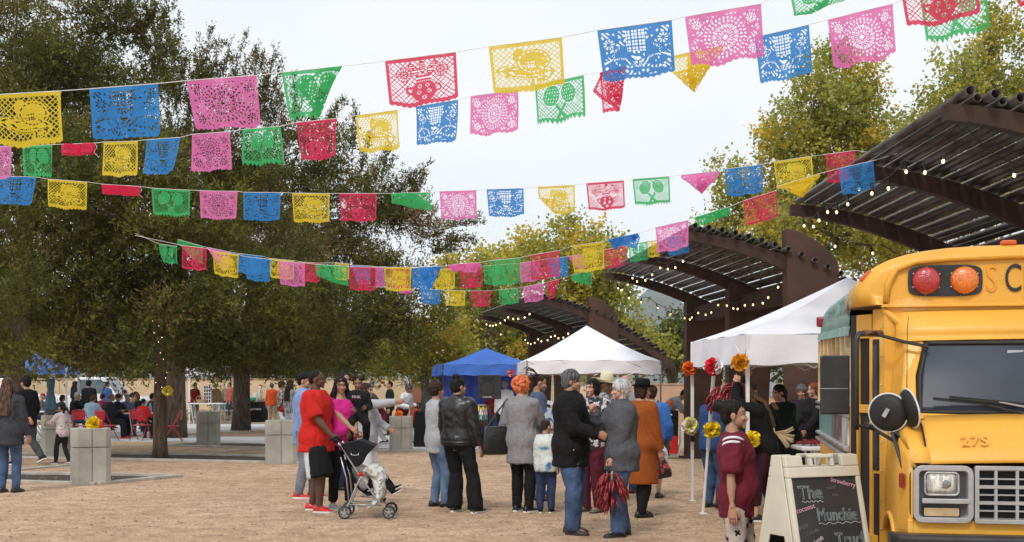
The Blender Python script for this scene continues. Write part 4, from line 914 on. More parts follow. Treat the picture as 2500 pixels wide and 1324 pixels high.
    def body(s, brow=(.03, .02, .015), lips=None, pants_bare=False):
        h = s.H; w = s.w; mb = MB(); mb.loft(s.torso_rings(.45, .848, -.013))
        q = .4 + .6 * w
        for i, sg in enumerate((1, -1)):
            k, a, e, wr, sh, hp = s.kn[i], s.an[i], s.el[i], s.wr[i], s.sh[i], s.hip[i]
            mb.ell(sh, .030 * h * q, nu=10, nv=8)
            s.limb(mb, [sh, sh.lerp(e, .35), e], [.029 * q, .028 * q, .0215 * q])
            s.limb(mb, [e, e.lerp(wr, .3), wr.lerp(e, .12), wr + (wr - e).normalized() * .012 * h], [.0215 * q, .0235 * q, .0155 * q, .015 * q])
            s.limb(mb, [hp, hp.lerp(k, .3), k], [.048 * q, .047 * q, .030 * q])
            s.limb(mb, [k, k.lerp(a, .3), a], [.030 * q, .033 * q, .020 * q])
            f = Vector((sg * .12, -1, 0)).normalized(); mb.ell(a + f * .035 * h - Vector((0, 0, .022 * h)), (.022 * h, .062 * h, .016 * h), Matrix.Rotation(sg * .1, 3, 'Z'))
        mb.tube([s.nb - Vector((0, 0, .01 * h)), s.hc + s.HR @ Vector((0, .02, -.05)) * s.hs], [.033 * h * q, .029 * h * q], 12)
        o = mb.build('body', skinM, s.root, smooth=True); sk = s.skin; lp = tuple(np.array(lips or np.array(sk) * np.array([.85, .55, .55])) * .6 + np.array(sk) * .4)
        def cb(o, me):
            V = raw(me); F_ = [tuple(p.vertices) for p in me.polygons]; C = np.tile(np.array(sk), (len(V), 1))
            hv, _, hf = HT[('f' if s.fem else 'm') + ('lo' if s.lod >= 1 and s.seed % 1 == 0 and s.lod == 2 else '')]
            M = np.array(s.HR) * s.hs; HV = hv @ M.T + np.array(s.hc); b = len(V); V = np.concatenate([V, HV]); F_ += [tuple(i + b for i in f) for f in hf]; C = np.concatenate([C, head_cols(hv, sk, lp, brow)])
            for i, sg in enumerate((1, -1)):
                d = (s.wr[i] - s.el[i]).normalized(); inward = Vector((-sg, -.25, 0))
                nrm = inward; nrm = (nrm - d * nrm.dot(d)).normalized()   # palm side
                z = -nrm; y = z.cross(d)
                if y.y > 0 and sg == 1 or y.y > 0: y = -y
                M = np.array(Matrix((d, y, z)).transposed()) * (h * .108 / .18); hm = HANDS[s.hands[i]]
                HV = np.array(hm.v) @ M.T + np.array(s.wr[i]); b = len(V); V = np.concatenate([V, HV]); F_ += [tuple(q + b for q in f) for f in hm.f]; C = np.concatenate([C, np.tile(np.array(sk) * np.array([1.02, .92, .9]), (len(HV), 1))])
            me2 = bpy.data.meshes.new('body'); me2.from_pydata(V.tolist(), [], F_); me2.materials.append(skinM)
            a = me2.attributes.new('Col', 'FLOAT_COLOR', 'POINT'); a.data.foreach_set('color', np.concatenate([C, np.ones((len(C), 1))], 1).astype(np.float32).ravel())
            me2.polygons.foreach_set('use_smooth', [True] * len(me2.polygons)); me2.update(); o.data = me2
        remesh(o, s.vox * 1.35, 2, cb); return s
    def top(s, m, sleeve=1.0, hem=.46, inf=.010, flare=0, neck=.846, name='shirt', sr=1.0, amp=.010, freq=18, collar=False, label=None, vneck=False):
        h = s.H; mb = MB(); mb.loft(s.torso_rings(hem, neck, inf, flare)); q = (.45 + .55 * s.w)
        for i in (0, 1):
            sh, e, wr = s.sh[i], s.el[i], s.wr[i]; r0 = (.034 * q + inf * .7) * sr; r1 = (.028 * q + inf * .6) * sr; r2 = (.021 * q + inf * .5) * sr
            if sleeve > 0:
                mb.ell(sh + s.R @ Vector((0, 0, -.006 * h)), (r0 * .97) * h, nu=12, nv=8)
                if sleeve <= .55:
                    t = sleeve / .55; mb.tube([sh, sh.lerp(e, t)], [r0 * .95 * h, r0 * 1.0 * h], 14)
                else:
                    mb.tube([sh, e], [r0 * h, r1 * h], 14); mb.ell(e, r1 * 1.03 * h, nu=12, nv=8)
                    t = (sleeve - .55) / .45; mb.tube([e, e.lerp(wr, t)], [r1 * h, (r1 + (r2 - r1) * t) * h], 14)
        if collar:
            u = s.R @ Vector((1, 0, 0)); v = s.R @ Vector((0, 1, 0))
            mb.loft([ring(s.T((0, .004, .825)), u, v, .05 * h, .045 * h), ring(s.T((0, .006, .865)), u, v, .040 * h, .040 * h)])
        o = mb.build(name, m, s.root, smooth=True); remesh(o, s.vox * 1.1, 2, folds(amp, freq, s.seed)); 
        if label: o['label'] = label
        s.topo = o; return s
    def pants(s, m, wd=1.0, length=1.0, flare=0, name='trousers', amp=.009, inf=.006, freq=22, top=.56):
        h = s.H; mb = MB(); mb.loft(s.torso_rings(.455, top, inf)) if s.kn[0].z < s.pel.z - .12 * h else mb.loft(s.torso_rings(.49, .56, inf)); q = .4 + .6 * s.w
        for i in (0, 1):
            hp, k, a = s.hip[i], s.kn[i], s.an[i]
            mb.ell(hp, (.052 * q + inf) * h)
            mb.tube([hp, hp.lerp(k, .35), k], [(.052 * q * (.5 + .5 * wd) + inf) * h, (.050 * q * (.5 + .5 * wd) + inf) * h, (.035 * q * wd + inf) * h], 16)
            if length > .55:
                t = (length - .5) / .5; mb.ell(k, (.036 * q * wd + inf) * h, nu=12, nv=8); e_ = k.lerp(a, t) - (Vector((0, 0, .018 * h)) if length >= 1 else Vector((0, 0, 0)))
                mb.tube([k, k.lerp(e_, .35), e_], [(.035 * q * wd + inf) * h, (.036 * q * wd + inf + flare * .3) * h, (.026 * q * wd + inf + flare) * h], 16)
            elif length > .45:
                mb.tube([hp.lerp(k, .3), k.lerp(a, .16)], [(.055 * q * wd + inf) * h, (.055 * q * wd + inf + flare) * h], 16)
        o = mb.build(name, m, s.root, smooth=True); remesh(o, s.vox * 1.1, 2, folds(amp, freq, s.seed + 1)); return s
    def skirt(s, m, hem=.27, flare=.02, inf=.012, name='skirt', amp=.01, topz=.6):
        h = s.H; mb = MB(); u = Vector((1, 0, 0)); v = Vector((0, 1, 0)); R_ = s.torso_rings(.47, topz, inf)
        cx = (s.an[0] + s.an[1]) / 2; low = Vector((cx.x * .5, cx.y * .5, hem * h)); hw = .10 * s.w + inf + flare
        mb.loft([ring(low, u, v, hw * h, (hw * .85) * h), ring(low.lerp(s.pel, .5) + Vector((0, 0, 0)), u, v, (hw * .5 + .055 * s.w + .006) * h, (hw * .4 + .042) * h)] + R_)
        o = mb.build(name, m, s.root, smooth=True); remesh(o, s.vox * 1.2, 2, folds(amp, 20, s.seed + 2, .15)); return s
    def shoes(s, m, sole=None, kind='sneaker', high=.0):
        h = s.H
        for i, sg in enumerate((1, -1)):
            a, k = s.an[i], s.kn[i]; back = max(0, (a.z - .055 * h)); pitch = min(1.1, back / (.1 * h) * .75)
            if s.sit_up: pitch = -s.sit_up
            f = Vector((sg * .16, -1, 0)).normalized(); f = (f * math.cos(pitch) - Vector((0, 0, 1)) * math.sin(pitch)).normalized(); lat = f.cross(Vector((0, 0, 1))).normalized(); up = lat.cross(f)
            o0 = a - up * .040 * h; mb = MB(); L_ = .155 * h; rings = []
            for t, wd, ht in ((-.30, .014, .030), (-.26, .021, .045), (-.12, .0235, .052), (.05, .022, .052), (.22, .025, .038), (.42, .028, .028), (.56, .026, .022), (.66, .018, .016), (.70, .008, .010)):
                c = o0 + f * (t * L_ + .0); rings.append([c + lat * (wd * h * 1.02 * math.cos(q)) + up * (max(-.002, ht * math.sin(q)) * h if math.sin(q) > 0 else 0) for q in [2 * math.pi * j / 12 for j in range(12)]])
            mb.loft(rings)
            if high: mb.tube([a + (k - a).normalized() * high * h, a, a - up * .02 * h], [.030 * h, .026 * h, .026 * h], 12)
            o = mb.build('shoe', m, s.root, smooth=True)
            if sole is not None:
                mb = MB(); ol = [(-.31, .012), (-.25, .022), (-.1, .025), (.1, .024), (.3, .029), (.5, .030), (.63, .022), (.71, .008)]
                pts = [o0 + f * t * L_ + lat * wv * h for t, wv in ol] + [o0 + f * t * L_ - lat * wv * h for t, wv in ol[::-1]]
                mb.prism([p - up * .005 * h for p in pts], up * .012 * h); mb.build('sole', sole, o)
        return s
    sit_up = 0
    # ------------- hair, all built in head space
    def hp(s, p): return s.hc + s.HR @ (Vector(p) * s.hs)
    def helm(s, mb, c, r, n=16): mb.ell(s.hp(c), tuple(q * s.hs for q in r), s.HR, nu=n, nv=int(n * .7))
    def hair(s, style, col, amp=None, side=0):
        if style == 'bald': return s
        mb = MB(); m = HM[col]; vx = s.vox * .62 if s.lod < 2 else .015; am = .007
        if style in ('short', 'buzz'):
            k = 1.0 if style == 'short' else .96
            s.helm(mb, (0, .026, .040), (.081 * k, .094 * k, .080 * k)); s.helm(mb, (0, .062, -.01), (.062 * k, .050, .060)); am = .005 if style == 'short' else .002
        elif style == 'crop':   # fuller short hair
            s.helm(mb, (0, .022, .040), (.092, .106, .092)); s.helm(mb, (0, .058, -.015), (.078, .064, .078)); am = .010
        elif style in ('bob', 'long', 'pony', 'bun', 'tail'):
            s.helm(mb, (0, .024, .038), (.084, .100, .085)); s.helm(mb, (0, .050, -.010), (.080, .068, .080))
            if style == 'bob':
                for sg in (-1, 1): s.helm(mb, (sg * .062, .02, -.03), (.026, .062, .085))
                s.helm(mb, (0, .055, -.05), (.076, .055, .075))
            if style == 'long':
                bk = s.nb + s.R @ Vector((0, .062 * s.w * s.H, -.11 * s.H)); bk2 = s.nb + s.R @ Vector((0, .070 * s.w * s.H, -.18 * s.H))
                u = s.R @ Vector((1, 0, 0)); v = s.R @ Vector((0, 1, 0)); A = s.hp((0, .045, .0)); B = s.nb + s.R @ Vector((0, .050 * s.H, 0))
                mb.loft([ring(bk2, u, v, .058 * s.H, .012 * s.H), ring(bk, u, v, .070 * s.H, .017 * s.H), ring(B, u, v, .062 * s.H, .024 * s.H), ring(A, s.HR @ Vector((1, 0, 0)), s.HR @ Vector((0, 1, 0)), .088 * s.hs, .062 * s.hs)])
                for sg in (-1, 1):
                    e_ = s.nb + s.R @ Vector((sg * .060 * s.H, -.035 * s.H, -.095 * s.H)); mb.tube([s.hp((sg * .07, .01, .03)), s.hp((sg * .078, .0, -.05)), s.nb + s.R @ Vector((sg * .058 * s.H, -.012 * s.H, 0)), e_], [.026 * s.hs, .03 * s.hs, .026 * s.hs, .010 * s.hs], 10)
            if style == 'bun': s.helm(mb, (0, .045, .125), (.050, .050, .040)); am = .007
            if style == 'tail':
                mb.tube([s.hp((0, .10, .03)), s.hp((0, .14, .0)), s.hp((0, .13, -.08)), s.hp((0, .12, -.16))], [.03 * s.hs, .032 * s.hs, .026 * s.hs, .01 * s.hs], 10)
            if style == 'pony': mb.tube([s.hp((0, .11, .03)), s.hp((.02, .15, .0)), s.hp((.05, .11, -.12)), s.hp((.06, .06, -.26))], [.028 * s.hs, .032 * s.hs, .03 * s.hs, .014 * s.hs], 10)
        elif style in ('curly', 'bigcurl'):
            k = 1.0 if style == 'curly' else 1.18; r = random.Random(s.seed); s.helm(mb, (0, .025, .04), (.09 * k, .102 * k, .088 * k)); s.helm(mb, (0, .05, -.02), (.082 * k, .066 * k, .078 * k))
            for _ in range(90 if s.lod < 2 else 36):
                d = Vector((r.gauss(0, 1), r.gauss(.35, 1), r.gauss(.3, 1))).normalized()
                if d.y < -.35 and d.z < .45: continue
                p = Vector((d.x * .095 * k, .025 + d.y * .105 * k, .02 + d.z * .095 * k)); s.helm(mb, p, (.017 * k,) * 3, 8)
            am = .008
        elif style == 'puffs':
            s.helm(mb, (0, .026, .040), (.081, .096, .082)); s.helm(mb, (0, .058, -.01), (.07, .055, .07))
            r = random.Random(3)
            for sg in (-1, 1):
                for _ in range(26): s.helm(mb, (sg * .088 + r.gauss(0, .022), .02 + r.gauss(0, .022), .085 + r.gauss(0, .020)), (.018,) * 3, 8)
            am = .005
        elif style == 'knot':
            s.helm(mb, (0, .026, .040), (.083, .098, .084)); s.helm(mb, (0, .058, -.01), (.07, .055, .07)); s.helm(mb, (0, .115, .075), (.050, .050, .050)); s.helm(mb, (0.01, .15, .06), (.03, .03, .03))
        elif style == 'rim':     # bald on top, hair round the sides
            for sg in (-1, 1): s.helm(mb, (sg * .058, .035, .0), (.022, .055, .035))
            s.helm(mb, (0, .082, -.005), (.055, .030, .04)); am = .001
        o = mb.build('hair', m, s.root, smooth=True); remesh(o, vx, 2, folds(am * (amp if amp else 1), 60, s.seed + 5, .3), .5); return s
    def cap(s, m, rot=0, brim=True):
        mb = MB(); Q = Matrix.Rotation(R(rot), 3, 'Z'); c = s.hp((0, .018, .045)); RR = s.HR @ Q
        pts = []
        for j in range(8):
            t = j / 7 * math.pi / 2; pts.append([c + s.HR @ (Vector((.086 * math.cos(t) * math.cos(a), .100 * math.cos(t) * math.sin(a), -.004 + .080 * math.sin(t))) * s.hs) for a in [2 * math.pi * i / 18 for i in range(18)]])
        mb.loft(pts); o = mb.build('cap', m, s.root, smooth=True)
        if brim:
            mb = MB(); a = [];
            for i in range(11):
                t = math.pi * (i / 10); a.append(c + RR @ (Vector((.068 * math.cos(t), -.085 - .075 * math.sin(t), .004 - .012 * math.sin(t) * 1)) * s.hs))
            mb.prism(a, s.HR @ Vector((0, 0, .006 * s.hs))); mb.build('brim', m, o, smooth=False)
        return s
    def hat(s, m, br=.17, crown=.10, curl=.035, band=None, tilt=6):
        mb = MB(); c = s.hp((0, .012, .062)); HR = s.HR @ Matrix.Rotation(R(tilt), 3, 'X'); n = 28
        def rg(r, z, cu=0): return [c + HR @ (Vector((r * math.cos(a), r * 1.12 * math.sin(a), z + cu * abs(math.cos(a)) ** 2.2)) * s.hs) for a in [2 * math.pi * i / n for i in range(n)]]
        mb.loft([rg(br, -.006, curl), rg(br * .8, -.010, curl * .45), rg(.088, -.012), rg(.090, .0), rg(.088, crown * .5), rg(.078, crown * .92), rg(.062, crown), rg(.03, crown * .86)])
        mb.loft([rg(br - .001, -.011, curl), rg(.09, -.017)], caps=False); o = mb.build('hat', m, s.root, smooth=True)
        if band is not None: mb = MB(); mb.loft([rg(.0925, -.006), rg(.0915, .018)], caps=False); mb.build('hat_band', band, o, smooth=True)
        return s
    def glasses(s, m, dark=False):
        mb = MB()
        for sg in (-1, 1):
            if dark: mb.ell(s.hp((sg * .032, -.088, .006)), (.024 * s.hs, .006 * s.hs, .017 * s.hs), s.HR)
            else:
                mb.tube([s.hp((sg * .032 + .022 * math.cos(a), -.093 + .004 * abs(math.cos(a)), .003 + .015 * math.sin(a))) for a in [2 * math.pi * i / 12 for i in range(13)]], .0018 * s.hs, 5)
            mb.tube([s.hp((sg * .056, -.088, .008)), s.hp((sg * .076, .0, .004))], .0022 * s.hs, 4)
        mb.tube([s.hp((-.012, -.1, .008)), s.hp((.012, -.1, .008))], .0025 * s.hs, 4)
        mb.build('glasses', m, s.root); return s
c_ = cloth
blk = c_('black cotton', (22, 22, 24)); blk2 = c_('black jersey', (30, 29, 31)); dgrey = c_('charcoal knit', (58, 60, 66), scale=60, var=.3); jean = c_('blue denim', (66, 86, 118), scale=6, var=.35, bump=.4); jeanL = c_('light blue denim', (96, 118, 148), scale=6, var=.35); jeanD = c_('dark denim', (45, 62, 92), scale=6, var=.3)
gjean = c_('grey denim', (120, 126, 138), scale=6, var=.25); red = c_('red cotton', (192, 36, 30), var=.1); lblue = c_('light blue chambray', (128, 150, 196), var=.1); pink = c_('magenta jersey', (196, 40, 130), var=.1); grey = c_('grey marl knit', (135, 134, 138), scale=80, var=.18); lgrey = c_('pale grey knit', (170, 172, 178), scale=80, var=.1)
charc = c_('charcoal fleece', (82, 84, 90), scale=70, var=.18); rustk = c_('rust brown rib knit', (150, 78, 30), var=.3, scale=60, sx=(6, 6, .2)); maroon = c_('maroon cotton', (104, 30, 48), var=.12); wine = c_('wine trousers cloth', (84, 26, 44)); white = c_('white cotton', (225, 226, 232), var=.06); royal = c_('royal blue fleece', (50, 80, 132), var=.12)
sky_ = c_('sky blue cotton', (62, 112, 186), var=.1); ice = c_('ice blue cotton', (178, 208, 228), var=.08); navy = c_('navy cotton', (26, 30, 44)); dgreen = c_('dark green knit', (18, 36, 32)); orange_ = c_('orange cotton', (206, 82, 34), var=.1); tan_ = c_('tan canvas', (150, 124, 92)); khaki = c_('khaki cotton', (160, 140, 110)); slate = c_('slate blue shirting', (84, 96, 124))
leather = mat('black leather', (.010, .010, .011), .32, 0, .3, 8, .5, 14, spec=.6, bdist=.02); blackshoe = mat('black shoe leather', (.014, .013, .013), .4); brownshoe = mat('dark brown shoe leather', (.045, .03, .022), .5); redshoe = mat('red shoe leather', (.62, .02, .02), .35); greyshoe = c_('grey canvas', (165, 170, 172)); solew = mat('white rubber', (.75, .74, .70), .6); soled = mat('dark rubber', (.03, .03, .03), .7); olive = mat('olive boot leather', (.13, .12, .07), .5, bump=.4, bscale=12)
def speckle(name, base, spots, scale=30, thr=.55, w=.03, kind='noise', sx=(1, 1, 1)):
    m = mat(name, base, .85, 0, .05, 10, .3, 30); n = m.node_tree.nodes; l = m.node_tree.links; b = n['Principled BSDF']; t = n.new('ShaderNodeTexCoord'); mp = n.new('ShaderNodeMapping'); mp.inputs['Scale'].default_value = sx; l.new(t.outputs['Object'], mp.inputs[0])
    prev = b.inputs['Base Color'].links[0].from_socket
    for (col, sc, th) in spots:
        z = n.new('ShaderNodeTexNoise' if kind == 'noise' else 'ShaderNodeTexVoronoi'); z.inputs['Scale'].default_value = sc; l.new(mp.outputs[0], z.inputs[0])
        r = n.new('ShaderNodeMapRange'); r.inputs[1].default_value = th; r.inputs[2].default_value = th + w; l.new(z.outputs[0], r.inputs[0])
        x = n.new('ShaderNodeMix'); x.data_type = 'RGBA'; l.new(r.outputs[0], x.inputs[0]); l.new(prev, x.inputs[6]); x.inputs[7].default_value = (*col, 1); prev = x.outputs[2]
    l.new(prev, b.inputs['Base Color']); return m
floral = speckle('black and white floral cloth', (.02, .02, .025), [((.62, .60, .62), 16, .54), ((.25, .22, .3), 34, .60)])
plaid = speckle('grey plaid shirting', (.34, .33, .36), [((.12, .12, .15), 22, .52), ((.6, .6, .62), 30, .58)], sx=(1, 1, .3))
hood_ = speckle('pale pink printed fleece', (.60, .50, .53), [((.05, .05, .06), 22, .64)])
boyh = speckle('white and blue tie dye fleece', (.62, .66, .64), [((.05, .22, .42), 7, .52), ((.02, .10, .20), 9, .60)], w=.12)
camo = speckle('brown plaid shirting', (.16, .12, .11), [((.5, .46, .44), 18, .56)])
# ---- the left edge
Person('woman with long straight brown hair and a charcoal sweater at the left edge', 20, 1203, 1.70, 172, skin='tan', fem=True, w=1.08, lod=0, arms=((.155, .03, .50), (.15, .06, .50))).body().top(dgrey, 1, .40, .018, .012, name='sweater').pants(jean, .95).shoes(blackshoe, high=.06).hair('long', 'streak')
Person('man in black hooded jacket and grey jeans walking, leading the little girl by hand', 66, 1136, 1.80, -118, skin='tan', lod=1, lean=3, arms=((.13, -.20, .50), (.14, .08, .50)), legs=((.05, .15, .047), (.05, -.19, .10)), elbows=((.3, .1, -1), None)).body().top(blk, 1, .43, .016, name='jacket').pants(c_('dark grey denim', (66, 68, 72)), 1.05).shoes(blk, solew).hair('crop', 'black')
Person('little girl in a pale pink hoodie and black leggings being led by the hand', 153, 1133, 1.22, -112, skin='tan', fem=True, lod=1, lean=2, arms=((.08, .27, .66), (.15, .0, .5)), legs=((.05, .10, .047), (.05, -.10, .06))).body().top(hood_, 1, .44, .02, name='hoodie').pants(blk2, .95).shoes(c_('purple canvas', (96, 80, 110)), solew).hair('pony', 'black')
# ---- seated crowd
def seat(label, px, Y, face, skin, top_m, pants_m, hair, H=1.68, lean=6, arms=((.10, .20, .47), (.10, .20, .47)), legs=((.07, .25, .045), (.07, .25, .045)), sleeve=1, fem=False, w=1.0, head=(0, 8), shoe=blackshoe, lod=2, sit=.46, **k):
    p = Person(label, at=((px - 1250) / F * Y, Y, 0), H=H, face=face, skin=skin, sit=sit, lean=lean, arms=arms, legs=legs, fem=fem, w=w, lod=lod, head=head, **k).body()
    p.top(top_m, sleeve, .50, .012); p.pants(pants_m, 1.05)
    p.shoes(shoe); p.hair(*hair); return p
seat('seated man in a red baseball cap at the left end of the table', 97, 41, 100, 'ruddy', c_('grey sweatshirt', (96, 98, 104)), jeanD, ('short', 'grey'), w=1.1).cap(c_('red cap cloth', (170, 20, 30)))
seat('seated woman with curly dark hair in a grey top behind the red chili ristra', 118, 39, 80, 'tan', c_('mid grey jersey', (104, 106, 112)), jeanD, ('curly', 'dbrown'), fem=True, w=1.1)
seat('seated woman with a black bob in a grey top facing right', 147, 39.5, 75, 'tan', c_('soft grey jersey', (120, 121, 126)), blk, ('bob', 'black'), fem=True, H=1.6)
seat('seated grey haired man in a black shirt looking right', 182, 37.5, 80, 'tan', blk, jeanD, ('short', 'silver'), H=1.80, w=1.15)
seat('seated woman in an ice blue top seen from behind', 223, 36.8, 165, 'tan', ice, blk, ('crop', 'brown'), fem=True, H=1.64, w=1.15)
seat('heavy man in navy shirt and dark shorts seated on a red chair', 264, 36.3, 120, 'brown', navy, blk2, ('short', 'salt'), H=1.72, w=1.25, legs=((.05, .30, .05), (.12, .22, .045)), shoe=redshoe)
seat('seated woman with dark hair in black beside the heavy man in navy', 284, 38, 60, 'tan', blk2, blk, ('crop', 'black'), fem=True)
seat('seated man with sunglasses and a blue shirt leaning in to the table', 305, 38.5, 40, 'tan', slate, jean, ('short', 'salt'), lean=14, w=1.1).glasses(blackshoe, True)
seat('seated dark haired man in a tan jacket facing right', 327, 42, 70, 'tan', tan_, jeanD, ('short', 'black'), H=1.78)
seat('seated woman with auburn hair and sunglasses in a black top', 341, 41, -50, 'light', blk, blk, ('bob', 'auburn'), fem=True).glasses(blackshoe, True)
seat('boy in a red shirt on a red folding chair, seen from behind', 348, 36.2, 170, 'brown', red, c_('dark shorts', (40, 40, 44)), ('short', 'black'), H=1.42, lean=4)
seat('seated person in dark clothes half hidden by the elm trunk', 366, 40, 120, 'tan', c_('dark grey jersey', (52, 54, 60)), blk, ('crop', 'black'))
seat('seated child in red right of the elm trunk', 421, 41, -60, 'tan', red, blk, ('short', 'dbrown'), H=1.4)
seat('woman in a grey hooded jacket and jeans drinking at the right end of the table', 432, 37.3, -62, 'tan', c_('grey hooded fleece', (122, 124, 130)), jean, ('long', 'black'), fem=True, arms=((.05, .16, .66), (.08, .17, .64)), head=(0, 18), legs=((.09, .30, .045), (.06, .22, .045)))
seat('man leaning over the far table in a pale grey shirt', 272, 45, 85, 'brown', lgrey, khaki, ('short', 'black'), sit=.75, lean=45, legs=((.07, .02, .045), (.07, .0, .045)))
def stand(label, px, py, face, skin, top_m, pants_m, hair, H=1.68, sleeve=1, shoe=blackshoe, lod=2, fem=False, w=1.0, hem=.46, sole=None, wd=1.0, **k):
    return Person(label, px, py, H, face, skin=skin, lod=lod, fem=fem, w=w, **k).body().top(top_m, sleeve, hem, .012).pants(pants_m, wd).shoes(shoe, sole).hair(*hair)
stand('woman with long black hair standing behind the seated crowd, looking right', 184, 1056, 100, 'tan', navy, jeanL, ('long', 'black'), 1.72, fem=True, arms=((.1, .1, .6), (.08, .18, .6)))
stand('man in black standing with his back to the square before the white pickup', 217, 1056, 175, 'tan', blk, blk2, ('crop', 'black'), 1.75, w=1.15)
stand('woman with a top bun in a dark red sweater standing behind the craft table', 475, 1032, 35, 'tan', c_('dark red knit', (128, 24, 36)), c_('grey trousers cloth', (90, 92, 90)), ('bun', 'dbrown'), 1.66, fem=True, arms=((.1, .14, .56), (.08, .17, .55)), head=(0, 20))
p = stand('person in a tan vest with a dark shoulder bag browsing the craft table', 527, 1030, 178, 'light', tan_, white, ('short', 'whitegrey'), 1.66, sleeve=1)
stand('person in an orange shirt seen from behind near the tan wall', 664, 1042, 175, 'light', orange_, c_('beige trousers cloth', (170, 150, 120)), ('short', 'salt'), 1.66)
stand('person in a brown plaid shirt and white trousers with a red and black bag', 688, 1076, 100, 'brown', camo, white, ('crop', 'dbrown'), 1.70, w=1.1)
stand('person in pale plaid and white trousers behind the fourth pillar', 709, 1082, 140, 'tan', plaid, white, ('long', 'dbrown'), 1.72, fem=True)
# ---- the family with the stroller
p = Person('man in backwards black cap and light blue shirt behind the man in red', 742, 1216, 1.77, 82, skin='tan', lod=0, w=1.05, arms=((.13, .05, .48), (.13, .06, .48)), legs=((.05, .06, .045), (.05, -.03, .045))).body().top(lblue, 1, .42, .014, collar=True).pants(gjean, 1.0).shoes(redshoe, solew).hair('short', 'black').cap(blk, 180)
sh_ = Person('heavily built man in a red T-shirt and black basketball shorts pushing the stroller', 772, 1249, 1.79, 74, skin='dark', lod=0, w=1.26, arms=((.12, .17, .555), (.12, .17, .545)), legs=((.075, -.07, .045), (.065, .055, .045)), head=(14, 0), hands=('grip', 'grip')).body(brow=(.01, .008, .010)).top(red, .50, .415, .021, .020, sr=1.0, name='T_shirt').pants(blk, 1.20, .52, flare=.012, name='shorts', freq=14, amp=.011).shoes(redshoe, solew).hair('buzz', 'black')
shortM = attrmat('black and white basketball cloth', .8, .2, bump=.3, bscale=40)
def panels(o, me):
    folds(.010, 20, 3)(o, me); V = raw(me); C = np.tile(np.array((.010, .010, .012, 1.)), (len(V), 1)); h = 1.79
    z = V[:, 2] / h; y = V[:, 1] / h; x = np.abs(V[:, 0]) / h; wd_ = .018 + .05 * np.clip((.50 - z) / .25, 0, 1)
    w_ = (x > .075) & (np.abs(y - .02 - .02 * np.clip((.5 - z) / .2, 0, 1)) < wd_); C[w_] = (.62, .62, .64, 1)
    a_ = me.attributes.new('Col', 'FLOAT_COLOR', 'POINT'); a_.data.foreach_set('color', C.astype(np.float32).ravel())
for i, (o, cb) in enumerate(LATER):
    if o.parent is sh_.root and o.name.startswith('shorts'): o.data.materials.clear(); o.data.materials.append(shortM); LATER[i] = (o, panels)
p = Person('pregnant woman with glasses in a sleeveless magenta top and black leggings', 832, 1243, 1.70, 38, skin='tan', fem=True, lod=0, w=1.12, belly=.075, arms=((.02, .19, .60), (-.01, .20, .585)), legs=((.058, .02, .045), (.058, -.02, .045)), hands=('relax', 'grip'), head=(-20, 2)).body(lips=(.5, .05, .06)).top(pink, .12, .43, .010, neck=.815, name='sleeveless_top').pants(blk, .95, .97).shoes(greyshoe, solew).hair('long', 'black').glasses(blackshoe)
tod = Person('toddler with two hair puffs in a black outfit, carried beside the pregnant woman', at=((873 - 1250) / F * 15.9, 15.9, 0), hk=1.15, H=1.02, face=10, skin='brown', fem=True, lod=0, sit=.02, z0=1.13, legs=((.10, .10, -.24), (.10, .12, -.25)), arms=((.10, .14, .17), (.08, .12, .15)), head=(0, 14), w=1.15).body().top(blk2, 1, .48, .018).pants(blk, 1.1).hair('puffs', 'dbrown')
text('lettering', 'PINK', .052, mat('pale pink print', (.75, .5, .6), .7), tod.root, frame(tod.T((-.078, -.105, .745)), (1, 0, 0), (0, .08, 1)), .004)
Person('woman in a pale grey cardigan pointing right, carrying the toddler', 893, 1212, 1.62, 72, skin='tan', fem=True, lod=1, w=1.05, arms=((.06, .20, .60), (.03, .37, .845)), hands=('relax', 'point'), elbows=(None, (.2, .1, -1))).body().top(lgrey, 1, .40, .020, .02, name='cardigan').pants(white, 1.15).shoes(greyshoe).hair('bob', 'dbrown')
Person('tall man with black hair behind the pregnant woman, only his head showing', 838, 1196, 1.78, 60, skin='tan', lod=1).body().top(c_('coral cotton', (200, 60, 90)), .5, .45).pants(jeanD).shoes(blackshoe).hair('short', 'black')
# ---- dancers with feather headdresses
feath = mat('dark feathers', (.03, .03, .032), .7, var=.5, scale=20); featw = mat('pale feathers', (.45, .45, .44), .7, var=.4, scale=20)
def headdress(p, m1, m2, n=24, L_=.42, horns=True):
    r = random.Random(5)
    for i in range(n):
        a = -1.1 + 2.2 * i / (n - 1); mb = MB(); m = m1 if r.random() < .6 else m2; b = p.hp((.06 * math.sin(a), .02 + .02 * r.random(), .09 - .02 * abs(a)))
        d = p.HR @ Vector((math.sin(a) * .7, .55 + .5 * r.random(), .75 - .8 * r.random())); d.normalize(); l = L_ * (.6 + .6 * r.random()); dr = Vector((0, 0, -l * .42))
        e1 = b + d * l * .4; e2 = b + d * l * .75 + dr * .35; e3 = b + d * l + dr
        lat = d.cross(Vector((0, 0, 1))).normalized(); w_ = .018
        mb.loft([[q - lat * ww, q + d.cross(lat) * .004, q + lat * ww, q - d.cross(lat) * .003] for q, ww in ((b, .010), (e1, w_), (e2, w_ * 1.3), (e3, .010))]); mb.build('feather', m, p.root)
    if horns:
        for s in (-1, 1): mb = MB(); mb.tube([p.hp((s * .06, -.02, .10)), p.hp((s * .085, -.02, .16)), p.hp((s * .075, -.01, .22))], [.016, .011, .003], 7); mb.build('horn', blackshoe, p.root)
